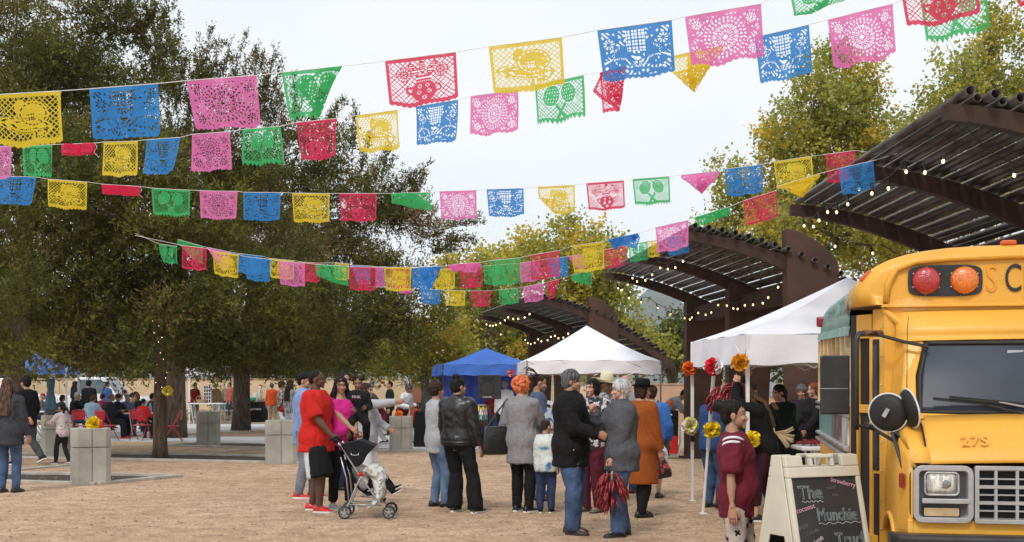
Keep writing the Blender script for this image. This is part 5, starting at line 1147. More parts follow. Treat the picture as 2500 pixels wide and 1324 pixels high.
def dancer(label, px, py, face, top_m, lean, m1, m2, legs, arms):
    p = Person(label, px, py, 1.68, face, skin='brown', lod=1, lean=lean, arms=arms, legs=legs, hands=('relax', 'grip')).body().top(top_m, 1, .50, .014).pants(white, 1.0).shoes(blackshoe, solew).hair('crop', 'salt')
    p.skirt(c_('dark red felt', (104, 20, 34)), .36, .06, .02); mb = MB(); c = (p.an[0] + p.an[1]) / 2
    mb.loft([ring(Vector((c.x * .5, c.y * .5, .33 * p.H)), Vector((1, 0, 0)), Vector((0, 1, 0)), .2 * p.H, .17 * p.H, 40), ring(Vector((c.x * .4, c.y * .4, .385 * p.H)), Vector((1, 0, 0)), Vector((0, 1, 0)), .188 * p.H, .16 * p.H, 40)]); mb.build('fringe', blk, p.root)
    for i in (0, 1):
        a, k = p.an[i], p.kn[i]; mb = MB(); mb.tube([a.lerp(k, .02), a.lerp(k, .45)], [.031 * 1.68, .040 * 1.68], 12); mb.build('ankle_band', mat('cream cuff', (.62, .58, .36), .9), p.root)
    headdress(p, m1, m2); return p
dancer('crouching dancer in a dark feather headdress and dark red skirt', 926, 1086, -70, c_('dark cotton', (60, 62, 70)), 26, feath, featw, ((.07, .16, .047), (.07, -.12, .07)), ((.16, .22, .62), (.1, .1, .56)))
dancer('dancer in a white shirt with a pale grey feather headdress, behind the pillar', 982, 1084, 60, white, 20, featw, feath, ((.07, .14, .047), (.07, -.10, .05)), ((.12, .2, .62), (.14, .24, .6)))
seat('small child in a red shirt behind the black table by the dancers', 1014, 33.4, 100, 'brown', red, blk, ('crop', 'black'), H=1.25)
# ---- middle pair
Person('woman with short dark curls in a pale grey sweater beside the woman in leather', 1066, 1238, 1.64, 118, skin='tan', fem=True, lod=0, w=1.02, arms=((.135, .05, .48), (.12, .1, .52)), legs=((.05, .0, .045), (.05, .05, .045))).body().top(lgrey, 1, .42, .016).pants(jeanL, .95).shoes(blackshoe, high=.07).hair('curly', 'dbrown')
p = Person('woman in a black leather jacket and black flared trousers with a high bun', 1118, 1250, 1.70, 150, skin='tan', fem=True, lod=0, w=1.12, arms=((.13, .06, .50), (.18, .05, .44)), legs=((.03, .0, .045), (.155, .0, .045)), head=(-25, 0)).body().top(leather, 1, .50, .022, collar=True, name='leather_jacket', amp=.014, freq=17).pants(blk, 1.1, flare=.022, amp=.010).shoes(blackshoe, solew).hair('bun', 'black')
u = Vector((1, 0, 0)); mb = MB(); mb.loft(p.torso_rings(.487, .52, .026)); mb.build('jacket_waistband', leather, p.root, smooth=True)
stand('person in a red jacket and jeans under the blue tent behind the loudspeaker', 1207, 1088, -40, 'brown', c_('red fleece', (176, 22, 30)), jeanD, ('crop', 'black'), 1.70, arms=((.06, .16, .6), (.06, .16, .62)))
stand('man in a white shirt at the edge of the blue tent', 1232, 1090, 170, 'tan', white, blk2, ('short', 'grey'), 1.72)
# ---- the group at the white tent
p = Person('woman with frizzy orange hair in a long grey knit dress, black leggings and ankle boots', 1273, 1250, 1.69, 148, skin='light', fem=True, lod=0, w=1.14, arms=((.12, .05, .52), (.11, .26, .46)), legs=((.05, .02, .045), (.06, .0, .045)), head=(-18, 3)).body().top(grey, 1, .345, .018, .0, name='knit_dress', neck=.845).pants(blk, .98).shoes(blackshoe, solew, high=.085).hair('bigcurl', 'orange')
for i in (0, 1):
    a, k = p.an[i], p.kn[i]; mb = MB(); mb.tube([a.lerp(k, .30), a.lerp(k, .36)], .057, 12); mb.build('sock_cuff', c_('grey sock knit', (130, 130, 134)), p.root)
bag = thing('shoulder_bag', 'black leather shoulder bag hanging from the orange haired woman', 'bag', p.root.location + Vector((-.33, -.02, .0)), R(20))
mb = MB(); mb.loft([[(-.15, -.05, .72), (.15, -.05, .72), (.15, .05, .72), (-.15, .05, .72)], [(-.19, -.07, .80), (.19, -.07, .80), (.19, .07, .80), (-.19, .07, .80)], [(-.16, -.03, 1.08), (.16, -.03, 1.08), (.16, .03, 1.08), (-.16, .03, 1.08)]]); mb.build('bag_body', leather, bag, bev=.03, smooth=True)
mb = MB(); mb.tube([(-.1, 0, 1.07), (.02, .0, 1.25), (.16, 0, 1.42), (.22, 0, 1.25), (.12, 0, 1.07)], .012, 6); mb.build('strap', leather, bag)
Person('small boy in a white and blue fleece and dark jeans seen from behind', 1332, 1252, 1.14, 168, skin='tan', lod=0, w=1.1, arms=((.13, .04, .5), (.13, .06, .5)), head=(-30, 5)).body().top(boyh, 1, .44, .03, name='fleece').pants(jeanD, 1.15).shoes(blk, solew).hair('buzz', 'dbrown')
p = Person('man in a slate blue shirt with dark feathers at his head, holding papers', 1312, 1222, 1.74, 92, skin='tan', lod=1, w=1.05, arms=((.05, .20, .62), (.08, .17, .60)), head=(0, 10)).body().top(slate, .55, .46, .014).pants(c_('camel trousers cloth', (150, 128, 104))).shoes(brownshoe).hair('short', 'dbrown'); headdress(p, feath, mat('brown feathers', (.12, .08, .05), .7, var=.5), 14, .34, False)
p = Person('stout grey haired man in a black jacket and blue jeans seen from the side', 1393, 1303, 1.75, 68, skin='tan', lod=0, w=1.26, arms=((.08, .19, .60), (.08, .20, .615)), legs=((.06, -.02, .045), (.06, .035, .045)), head=(12, 4), hands=('grip', 'grip')).body(brow=(.2, .2, .2)).top(blk, 1, .40, .024, .008, collar=True, name='jacket', amp=.013, freq=15).pants(jean, 1.18, amp=.011).shoes(brownshoe, soled).hair('crop', 'salt')
mb = MB(); mb.box(p.T((-.125, -.055, .50)), (.004, .022, .05), Matrix.Rotation(.4, 3, 'X')); mb.build('white_tag', white, p.root)
p = Person('woman with a black bob, floral blouse, wine trousers and olive boots holding up a phone', 1449, 1250, 1.67, -48, skin='light', fem=True, lod=0, w=1.15, arms=((.06, .13, .60), (.06, .16, .80)), head=(0, 4), hands=('relax', 'grip')).body(lips=(.45, .08, .08)).top(floral, .45, .45, .014, .006, sr=1.15, name='blouse').pants(wine, 1.02).shoes(olive, soled, high=.16).hair('bob', 'black')
ph = thing('phone', 'dark phone held up by the woman in the floral blouse', 'phone', p.root.matrix_basis @ (p.wr[1] + Vector((0.02, -.05, .09))) if False else (Matrix.Translation(p.root.location) @ Matrix.Rotation(R(-48), 4, 'Z')) @ (p.wr[1] + Vector((0.02, -.04, .07))), R(-48))
mb = MB(); mb.box((0, 0, .03), (.075, .009, .15)); mb.build('phone_case', blackshoe, ph, bev=.004); mb = MB(); mb.box((0, .006, .03), (.066, .003, .135)); mb.build('screen', mat('phone glass', (.02, .02, .03), .08), ph)
Person('man in a cream cowboy hat and plaid shirt facing the camera', 1479, 1232, 1.70, 22, skin='brown', lod=0, w=1.1, arms=((.06, .17, .70), (.14, .05, .5)), head=(10, 4)).body().top(plaid, .6, .46, .014, collar=True).pants(jeanD).shoes(brownshoe).hair('short', 'black').hat(mat('cream straw felt', (.74, .68, .47), .8, var=.06), .20, .125, .055, mat('tan hat band', (.5, .4, .24), .7), 4)
ws = Person('silver haired woman in a charcoal fleece jacket and jeans holding the red chili ristra', 1517, 1309, 1.65, -72, skin='light', fem=True, lod=0, w=1.24, arms=((.06, .10, .445), (.05, .17, .80)), legs=((.05, .04, .045), (.055, -.04, .045)), head=(-10, 0), hands=('grip', 'grip'), elbows=((.5, -.8, 0), None)).body().top(charc, 1, .405, .022, .006, collar=True, name='jacket', amp=.012, freq=15).pants(jean, 1.08, flare=.010, amp=.010).shoes(blackshoe, soled).hair('crop', 'silver')
mb = MB(); q = ws.hp((.080, .012, -.045)); mb.tube([q, q + Vector((0, 0, -.05))], [.004, .007], 6); mb.build('earring', mat('silver metal', (.7, .7, .7), .25, 1), ws.root)
Person('balding man behind the silver haired woman, seen from behind', 1527, 1205, 1.74, 160, skin='ruddy', lod=1, w=1.1).body().top(c_('grey shirting', (140, 140, 150)), .6, .46).pants(jeanD).shoes(blackshoe).hair('rim', 'grey')
Person('woman in a black brimmed hat and long rust brown knit cardigan', 1566, 1262, 1.64, 125, skin='light', fem=True, lod=0, w=1.2, arms=((.14, .05, .46), (.14, .07, .455)), legs=((.05, .05, .045), (.05, -.05, .045)), head=(-30, 3)).body().top(rustk, 1, .235, .024, .004, name='cardigan', amp=.005).pants(blk, .95).shoes(blackshoe, high=.06).hair('bob', 'dbrown').hat(c_('black felt', (20, 20, 22)), .145, .095, .015, blk, 2)
Person('woman in a sky blue shirt and white skirt mostly hidden behind the rust cardigan', 1591, 1216, 1.58, 165, skin='light', fem=True, lod=1, w=1.15, arms=((.13, .05, .5), (.15, .06, .52))).body().top(sky_, 1, .47, .02).skirt(white, .30, .02).shoes(brownshoe).hair('crop', 'dbrown')
Person('man in a grey T-shirt bending over behind the right white tent', 1612, 1112, 1.74, 85, skin='brown', lod=1, w=1.1, lean=52, arms=((.1, .42, .42), (.1, .40, .44)), head=(0, 0)).body().top(c_('ash grey jersey', (138, 140, 146)), .55, .47).pants(blk).shoes(blackshoe).hair('short', 'black')
# ---- under the right white tent
Person('grey haired person in a royal blue fleece and jeans behind the girl in maroon', 1742, 1240, 1.56, 130, skin='light', lod=0, w=1.2, lean=6, arms=((.12, .12, .52), (.12, .12, .52))).body().top(royal, 1, .46, .024).pants(jean, 1.1).shoes(blackshoe).hair('crop', 'grey')
p = Person('woman in black with long brown hair reaching up to hang a chili ristra, back bent', 1868, 1272, 1.62, -100, skin='light', fem=True, lod=0, w=1.15, lean=12, arms=((.05, .20, 1.00), (.04, .13, 1.045)), head=(0, 32), hands=('grip', 'grip'), elbows=((.3, .6, -.6), (.3, .6, -.6)), legs=((.06, .07, .045), (.06, -.07, .045))).body().top(blk, 1, .46, .016).pants(c_('dark wine leggings', (54, 24, 36)), 1.0, .86).shoes(blackshoe, solew).hair('long', 'brown')
girl = Person('girl in a maroon T-shirt with white shoulder stripes and patterned leggings walking right', at=((1797 - 1250) / F * 9.0, 9.0, 0), H=1.46, face=80, skin='tan', fem=True, lod=0, w=1.14, hk=1.10, lean=-2, arms=((.14, -.03, .44), (.16, -.02, .44)), legs=((.058, .05, .047), (.058, -.05, .047)), hands=('grip', 'relax'), belly=.03).body().top(maroon, .50, .42, .016, .002, sr=1.15, name='T_shirt').pants(c_('beige leggings', (190, 176, 168), var=.05), 1.06, name='leggings').shoes(blackshoe).hair('knot', 'black')
# black crosses printed on the leggings, laid on the surface after meshing
def crosses(o, me):
    folds(.004, 18, 3)(o, me); r = random.Random(4); mb = MB(); ps = [p for p in me.polygons if p.center.z < .47 * 1.46]; used = []
    r.shuffle(ps)
    for p in ps:
        if all((p.center - q).length > .085 for q in used):
            used.append(p.center.copy()); n_ = p.normal.normalized(); u = n_.orthogonal().normalized(); v = n_.cross(u); a = r.random() * 3; d1 = u * math.cos(a) + v * math.sin(a); d2 = n_.cross(d1)
            for d, e in ((d1, d2), (d2, d1)): c0 = p.center + n_ * (.003 if d is d1 else .0042); mb.quad(c0 - d * .024 - e * .006, c0 + d * .024 - e * .006, c0 + d * .024 + e * .006, c0 - d * .024 + e * .010)
        if len(used) > 130: break
    q = mb.build('printed_crosses', blk, o.parent); q['kind'] = 'stuff'
for i, (o, cb) in enumerate(LATER):
    if o.parent is girl.root and o.name.startswith('leggings'): LATER[i] = (o, crosses)
for k, off in ((0, 0), (1, .032)):   # two white bands round the near and far shoulder
    for s_ in (0, 1):
        sh = girl.sh[s_]; e = girl.el[s_]; d = (e - sh).normalized(); h = girl.H; sg = 1 if s_ == 0 else -1; mb = MB(); c0 = sh + d * (.000 + off); r_ = .074
        out_ = Vector((sg, 0, .55)).normalized(); fw = Vector((0, -1, 0)); pts = []
        A = [c0 + (out_ * math.cos(t) + fw * math.sin(t)) * (r_ + .004) for t in np.linspace(-1.25, 1.25, 9)]
        mb.loft([[q + d * .008, q + (q - c0) * .05, q - d * .008, q - (q - c0) * .1] for q in A]); mb.build('white_stripe', white, girl.root)
stand('woman with a black ponytail in dark green leaning at the stall, hand at her face', 1926, 1232, -60, 'light', dgreen, blk2, ('tail', 'black'), 1.62, fem=True, lod=1, w=1.15, lean=16, arms=((.04, .15, .78), (.08, .22, .52)), elbows=((.2, .5, -1), None))
stand('grey haired person behind the stall table', 1958, 1190, -20, 'tan', c_('dark plum knit', (50, 32, 44)), blk2, ('crop', 'salt'), 1.60, lod=1, fem=True, w=1.1, lean=8)
stand('woman with curly red hair and white cuffed black jacket behind the stall', 1986, 1200, -55, 'light', blk2, blk, ('curly', 'auburn'), 1.62, lod=1, fem=True, w=1.1, arms=((.08, .2, .56), (.08, .2, .54)))
stand('person in black at the back of the stall under the right tent', 1835, 1175, 120, 'tan', blk, blk2, ('crop', 'black'), 1.62, lod=1)
# ---- people further back between the groups
stand('person in dark green walking behind the dancers', 952, 1064, -80, 'tan', dgreen, blk2, ('short', 'black'), 1.7)
stand('distant man in a blue jacket by the truck', 262, 1044, 150, 'tan', royal, blk2, ('short', 'dbrown'), 1.72)
seat('seated person in a maroon top with dark hair behind the woman in ice blue', 246, 42.5, 150, 'tan', maroon, blk, ('crop', 'black'), H=1.62)
seat('seated grey haired person in pale blue at the far table', 290, 44.5, -30, 'light', ice, blk, ('short', 'silver'), H=1.66)
seat('seated person in black with a ponytail left of the elm trunk', 318, 44, 90, 'tan', blk2, blk, ('tail', 'black'), fem=True)
seat('seated woman in white right behind the elm trunk', 404, 43, -80, 'tan', white, jeanD, ('long', 'dbrown'), fem=True, H=1.62)
stand('distant person in a coral shirt near the far white tent', 560, 1027, -60, 'tan', c_('faded coral cotton', (180, 90, 80)), jeanD, ('short', 'dbrown'), 1.7)
# ---------------- school bus food truck ----------------
def worn(name, base, worn_c, dirt, rough=.46, th=.60):
    m = mat(name, base, rough, 0, .08, 1.3, .12, 5, spec=.4, coat=.08); n = m.node_tree.nodes; l = m.node_tree.links; b = n['Principled BSDF']; t = n.new('ShaderNodeTexCoord')
    prev = b.inputs['Base Color'].links[0].from_socket
    for col, sc, a, w, mx_, d in ((worn_c, 2.6, th, .05, .75, 8), (dirt, 5, .60, .2, .55, 9), (worn_c, 60, .68, .04, .8, 2)):
        z = n.new('ShaderNodeTexNoise'); z.inputs['Scale'].default_value = sc; z.inputs['Detail'].default_value = d; l.new(t.outputs['Object'], z.inputs[0])
        r = n.new('ShaderNodeMapRange'); r.inputs[1].default_value = a; r.inputs[2].default_value = a + w; r.inputs[4].default_value = mx_; l.new(z.outputs[0], r.inputs[0])
        x = n.new('ShaderNodeMix'); x.data_type = 'RGBA'; l.new(r.outputs[0], x.inputs[0]); l.new(prev, x.inputs[6]); x.inputs[7].default_value = (*col, 1); prev = x.outputs[2]
    l.new(prev, b.inputs['Base Color']); return m
yel = worn('school bus yellow paint', (.79, .40, .05), (.85, .55, .20), (.45, .19, .02)); yeld = worn('cream yellow roof paint', (.62, .42, .17), (.70, .50, .26), (.4, .25, .08)); teal = worn('pale teal paint', (.26, .43, .40), (.42, .55, .50), (.14, .24, .22), .6)
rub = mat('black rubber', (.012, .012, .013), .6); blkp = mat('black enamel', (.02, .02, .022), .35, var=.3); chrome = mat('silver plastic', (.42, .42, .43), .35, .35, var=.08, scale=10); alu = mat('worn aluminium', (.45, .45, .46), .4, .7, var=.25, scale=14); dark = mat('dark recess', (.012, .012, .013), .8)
glass = mat('windscreen glass', (.055, .065, .085), .30, 0, .25, 1.2, spec=.12); rusty = mat('rusty bracket', (.16, .06, .03), .8, 0, .3, 12)
bus = thing('school_bus', 'yellow school bus turned food truck with a teal roof side, parked at the right edge', 'bus', (2.456, 8.9, 0), R(-10.5))
CX = 1.19; HWD = 1.19
def arch(v, z0, sc=1.0, inset=0, top=2.56, n=20, z1=None):
    """half-superellipse section of the roof"""
    out = []
    for i in range(n + 1):
        t = math.pi * i / n; c, s = math.cos(t), math.sin(t)
        x = CX - (HWD - inset) * math.copysign(abs(c) ** .62, c); z = z0 + (top - inset * .8 - z0) * (abs(s) ** .72)
        out.append((x, v, z))
    return out
# front cap
mb = MB(); secs = [(-.372, .20), (-.372, .085), (-.355, .035), (-.30, .0), (-.02, 0)]
rings = [arch(v, 2.154, inset=i) for v, i in secs]; mb.loft(rings, caps=False)
mb.add(rings[0], [tuple(range(len(rings[0])))]); cap_ = mb.build('roof_cap', yel, bus, smooth=True)
# raised eyebrow moulding over the lamps
mb = MB(); pts = [(.20, -.385, 2.17), (.215, -.39, 2.30), (.27, -.39, 2.40), (.40, -.39, 2.448), (.62, -.39, 2.465), (1.0, -.39, 2.475), (1.38, -.39, 2.475), (1.76, -.39, 2.465), (1.98, -.39, 2.448), (2.11, -.39, 2.40), (2.165, -.39, 2.30), (2.18, -.385, 2.17)]
mb.tube(pts, .022, 8); mb.build('moulding', yel, bus, smooth=True)
# ledge under the cap
mb = MB(); mb.box2((.17, -.395, 2.135), (2.21, -.33, 2.156)); mb.build('ledge', yel, bus, bev=.004)
mb = MB(); mb.prism([(.0, -.02, 2.14), (.17, -.37, 2.14), (.20, -.33, 2.14), (.03, .0, 2.14)], (0, 0, .018)); mb.build('drip_rail', mat('brown trim', (.10, .06, .035), .6), bus)
# roof behind: cream then teal
mb = MB(); mb.loft([arch(v, 2.154, inset=.003) for v in (-.03, .30, .6)], caps=False); mb.build('roof', yeld, bus, smooth=True)
mb = MB(); mb.loft([[(p[0], p[1], p[2]) for p in arch(v, z, inset=-.004)] for v, z in ((.12, 2.02), (1.4, 2.05), (3.4, 2.10))], caps=False); tr_ = mb.add(arch(3.38, 2.05, inset=.0), [tuple(range(21))]); mb.build('painted_roof', teal, bus, smooth=True)
mb = MB(); k = 26
for i in range(k):
    v0 = .1 + 3.3 * i / k; v1 = .1 + 3.3 * (i + 1) / k - .02; za = 2.02 + .08 * i / k
    mb.hexa([(-.035, v0, za - .06), (-.01, v0, za - .06), (-.01, v1, za - .05), (-.035, v1, za - .05), (-.03, v0, za + .01), (.0, v0, za + .01), (.0, v1, za + .01), (-.025, v1, za + .01)])
q = mb.build('fluted_drip_edge', teal, bus); q['kind'] = 'stuff'
# black brush lettering along the teal side (tall narrow strokes)
mb = MB(); r = random.Random(11)
def ra(v, t, off=.004):
    c, s = math.cos(t), math.sin(t); z0 = 2.02 + .03 * v; return Vector((CX - (HWD + .004 + off) * abs(c) ** .62, v, z0 + (2.563 - z0) * abs(s) ** .72 + off))
lettx = [.45, .62, .78, .90, 1.05, 1.2, 1.33, 1.52, 1.75, 1.9, 2.1, 2.25, 2.42, 2.6, 2.8, 2.95, 3.1]
for v in lettx:
    t0 = r.uniform(.06, .12); t1 = r.uniform(.34, .50); n = 7; w = r.uniform(.022, .035)
    A = [ra(v + .02 * math.sin(i), t0 + (t1 - t0) * i / n) for i in range(n + 1)]; B = [ra(v + w + .02 * math.sin(i), t0 + (t1 - t0) * i / n) for i in range(n + 1)]
    mb.add(A + B, [(i, i + 1, n + 2 + i, n + 1 + i) for i in range(n)])
    if r.random() < .6:
        t = r.uniform(.12, .45); mb.add([ra(v, t), ra(v + .11, t), ra(v + .11, t + .035), ra(v, t + .035)], [(0, 1, 2, 3)])
q = mb.build('brush_lettering', mat('blue black lettering paint', (.03, .05, .06), .6), bus); q['kind'] = 'stuff'
# number plate letter on the cream roof shoulder: black hook mark
mb = MB()
def shp(pts, off=.006): return [ra(v, t, off) for v, t in pts]
mb.add([*map(tuple, shp([(-.02, .10), (.10, .06), (.28, .10), (.40, .22), (.34, .22), (.24, .14), (.12, .12)]))], [tuple(range(7))])
mb.add([*map(tuple, shp([(-.02, .10), (.05, .10), (-.02, .30), (-.04, .46), (-.10, .46), (-.09, .28)]))], [tuple(range(6))])
mb.build('black_hook_mark', blkp, bus)
mb = MB(); mb.box((.085, -.30, 2.345), (.10, .05, .075), Matrix.Rotation(-.75, 3, 'Y')); mb.build('marker_light', mat('orange lens', (.62, .10, .015), .25), bus, bev=.015)
mb = MB(); mb.box((.0, 3.25, 2.22), (.10, .12, .10)); mb.build('marker_light', mat('dark red lens', (.28, .015, .02), .25), bus, bev=.02)
mb = MB(); mb.box((1.02, -.28, 2.575), (.10, .07, .035)); mb.build('marker_light', MATS['orange lens'], bus, bev=.012)
# body sides and bulkhead
def panel(name, pts, th, m, bev=.004):
    mb = MB(); pts = [Vector(p) for p in pts]; n = (pts[1] - pts[0]).cross(pts[2] - pts[0]).normalized() * th; mb.prism(pts, n); return mb.build(name, m, bus, bev=bev)
for sx in (0, 1):
    X = (lambda x: x) if sx == 0 else (lambda x: 2 * CX - x)
    # angled door bulkhead: frame pieces round two tall windows and the doorway, its inner shade painted on a dark panel
    a = Vector((X(0), 0, 0)); b = Vector((X(.19), -.36, 0)); d = b - a; nrm = Vector((-.36 if sx == 0 else .36, -.19, 0)).normalized()
    def bk(t0, t1, z0, z1, m=yel, off=0, th=.03, name='door_panel', bev=.004):
        p = [a + d * t0 + nrm * off, a + d * t1 + nrm * off]; q = [w - nrm * th for w in p]; mb = MB()
        mb.hexa([(*p[0].xy, z0), (*p[1].xy, z0), (*q[1].xy, z0), (*q[0].xy, z0), (*p[0].xy, z1), (*p[1].xy, z1), (*q[1].xy, z1), (*q[0].xy, z1)]); return mb.build(name, m, bus, bev=bev)
    bk(0, .16, .55, 2.10, rub, .004, name='door_seal'); bk(.16, .62, 1.93, 2.10); bk(.16, .22, .5, 1.93); bk(.56, .64, .5, 1.93); bk(.22, .56, 1.40, 1.46); bk(.22, .56, 1.46, 1.93, dark, -.02, .004, 'door_window')
    bk(.66, .84, 1.0, 1.92, rub, .003, .02, 'window_seal', .008); bk(.70, .80, 1.04, 1.88, glass, .006, .015, 'door_window'); bk(.64, 1.0, .45, 2.13, yel, -.006); bk(.22, .56, .5, 1.40, mat('painted doorway shade', (.02, .015, .015), .7), -.02, .004, 'doorway'); bk(.70, .84, .45, .98, rub, .003, .02, 'door_seal')
    if sx == 0:
        mb = MB()
        for z in (.6, .8, 1.0, 1.2, 1.35, 1.6, 1.8, 2.0):
            for t in (.92,): p = a + d * t + nrm * .002; mb.ell((p.x, p.y, z), .006, nu=6, nv=4)
        q = mb.build('rivets', alu, bus); q['kind'] = 'stuff'
    # flat bulkhead beside the cab
    mb = MB(); x0, x1 = sorted((X(.19), X(.46))); mb.box2((x0, -.362, .5), (x1, -.34, 2.136)); mb.build('bulkhead', yel, bus)
mb = MB(); mb.box2((.46, -.36, 1.9), (1.92, -.34, 2.136)); mb.build('bulkhead', yel, bus)
# left side: lower skin, posts, openings, rub rails and painted panel
mb = MB(); mb.box2((.0, .13, .55), (.02, 3.5, 1.44)); mb.build('side_skin', yel, bus)
mb = MB(); mb.box2((.0, .0, .55), (.03, .13, 1.44)); mb.build('side_post', yel, bus)
mb = MB(); mb.box2((.0, 3.44, 1.44), (.03, 3.5, 2.05)); mb.build('side_post', yel, bus)
for v in (.18, .62, 1.06, 1.55, 2.05, 2.55, 3.0, 3.3):
    mb = MB(); mb.box2((-.03, v, 1.44), (.03, v + .035, 2.03)); mb.build('window_post', mat('chipped cream paint', (.62, .48, .28), .6, var=.3, scale=8), bus)
for v0, v1 in ((.66, 1.06), (1.10, 1.55), (1.59, 2.05), (2.09, 2.55), (2.59, 3.0), (3.03, 3.3)):
    mb = MB(); mb.box2((.03, v0, 1.45), (.05, v1 - .002, 2.04)); mb.build('window_panel', yel, bus)
mb = MB(); mb.box2((.03, .22, 1.45), (.045, .62, 1.98)); mb.build('window_pane', mat('pale window glass', (.55, .58, .58), .1), bus)
for z in (1.43, 1.375, 1.13, 1.07):
    mb = MB(); mb.prism([(-.004, .1, z - .02), (-.045, .1, z - .005), (-.045, .1, z + .012), (-.004, .1, z + .022)], (0, 3.4, 0)); mb.build('rub_rail', alu, bus)
mb = MB(); mb.box2((-.012, .12, 1.145), (-.002, 3.4, 1.355)); 
art = mat('teal and white painted mural', (.18, .36, .37), .35); n_ = art.node_tree.nodes; l_ = art.node_tree.links; b_ = n_['Principled BSDF']; t_ = n_.new('ShaderNodeTexCoord')
sp_ = n_.new('ShaderNodeSeparateXYZ'); l_.new(t_.outputs['Object'], sp_.inputs[0]); wv = n_.new('ShaderNodeTexWave'); wv.inputs['Scale'].default_value = 1.1; wv.inputs['Distortion'].default_value = 5; wv.inputs['Detail'].default_value = 3; l_.new(t_.outputs['Object'], wv.inputs[0])
rr_ = n_.new('ShaderNodeValToRGB'); el = rr_.color_ramp.elements; el[0].position = .15; el[0].color = (.14, .10, .08, 1); el[1].position = .55; el[1].color = (.72, .72, .74, 1); l_.new(wv.outputs[0], rr_.inputs[0])
mr = n_.new('ShaderNodeMapRange'); mr.inputs[1].default_value = 1.9; mr.inputs[2].default_value = 1.5; l_.new(sp_.outputs[1], mr.inputs[0]); xx = n_.new('ShaderNodeMix'); xx.data_type = 'RGBA'; l_.new(mr.outputs[0], xx.inputs[0]); xx.inputs[6].default_value = (.18, .36, .37, 1); l_.new(rr_.outputs[0], xx.inputs[7]); l_.new(xx.outputs[2], b_.inputs['Base Color'])
mb.build('mural_panel', art, bus)
mb = MB(); mb.box2((.05, -.3, .5), (2.3, 3.45, .55)); mb.box2((2.35, 0, .55), (2.38, 3.5, 2.1)); mb.box2((.03, 3.46, .55), (2.36, 3.5, 2.08)); mb.build('floor_and_rear', yel, bus)
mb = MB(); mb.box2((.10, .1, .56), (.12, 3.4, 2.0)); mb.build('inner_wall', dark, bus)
# cab: brow, pillars, windscreen, hood, fenders
def surf(name, rows, m, smooth=True, sub=0, par=None):
    mb = MB(); n = len(rows[0]); mb.add([p for r_ in rows for p in r_], [(j * n + i, j * n + i + 1, (j + 1) * n + i + 1, (j + 1) * n + i) for j in range(len(rows) - 1) for i in range(n - 1)])
    o = mb.build(name, m, par or bus, smooth=smooth); s_ = o.modifiers.new('s', 'SOLIDIFY'); s_.thickness = .012; s_.offset = 0
    if sub: q = o.modifiers.new('ss', 'SUBSURF'); q.levels = q.render_levels = sub
    return o
def row(xs, vf, z, bow=.05):  # a row of points across the cab, bowed forward in the middle
    return [(x, vf - bow * (1 - ((x - CX) / .9) ** 2) if abs(x - CX) < .9 else vf + (abs(x - CX) - .9) * 2.2, z - .01 * ((x - CX) / .9) ** 2) for x in xs]
XS = [CX + s for s in (-.93, -.88, -.78, -.55, -.28, 0, .28, .55, .78, .88, .93)]
surf('brow', [row(XS, -.37, 2.12, .0), row(XS, -.43, 2.03, .06), row(XS, -.47, 1.97, .08), row(XS, -.45, 1.93, .06), row(XS, -.50, 1.905, .06)], yel, sub=1)
for s in (-1, 1):
    mb = MB(); mb.tube([(CX + s * 1.01, -.352, 2.13), (CX + s * .93, -.362, 2.06), (CX + s * .84, -.40, 1.97), (CX + s * .74, -.46, 1.915)], [.02, .03, .03, .012], 8); mb.build('brow_crease', yel, bus, smooth=True)
XW = [CX + s for s in (-.80, -.77, -.65, -.35, 0, .35, .65, .77, .80)]
def wrow(v, z, k=1.0, bow=.06): return [(CX + (x - CX) * k, v - bow * (1 - ((x - CX) / .8) ** 2), z) for x in XW]
surf('windscreen', [wrow(-.505, 1.875, .93), wrow(-.52, 1.855, .965), wrow(-.62, 1.65), wrow(-.72, 1.455, 1.03), wrow(-.735, 1.425, 1.01)], glass)
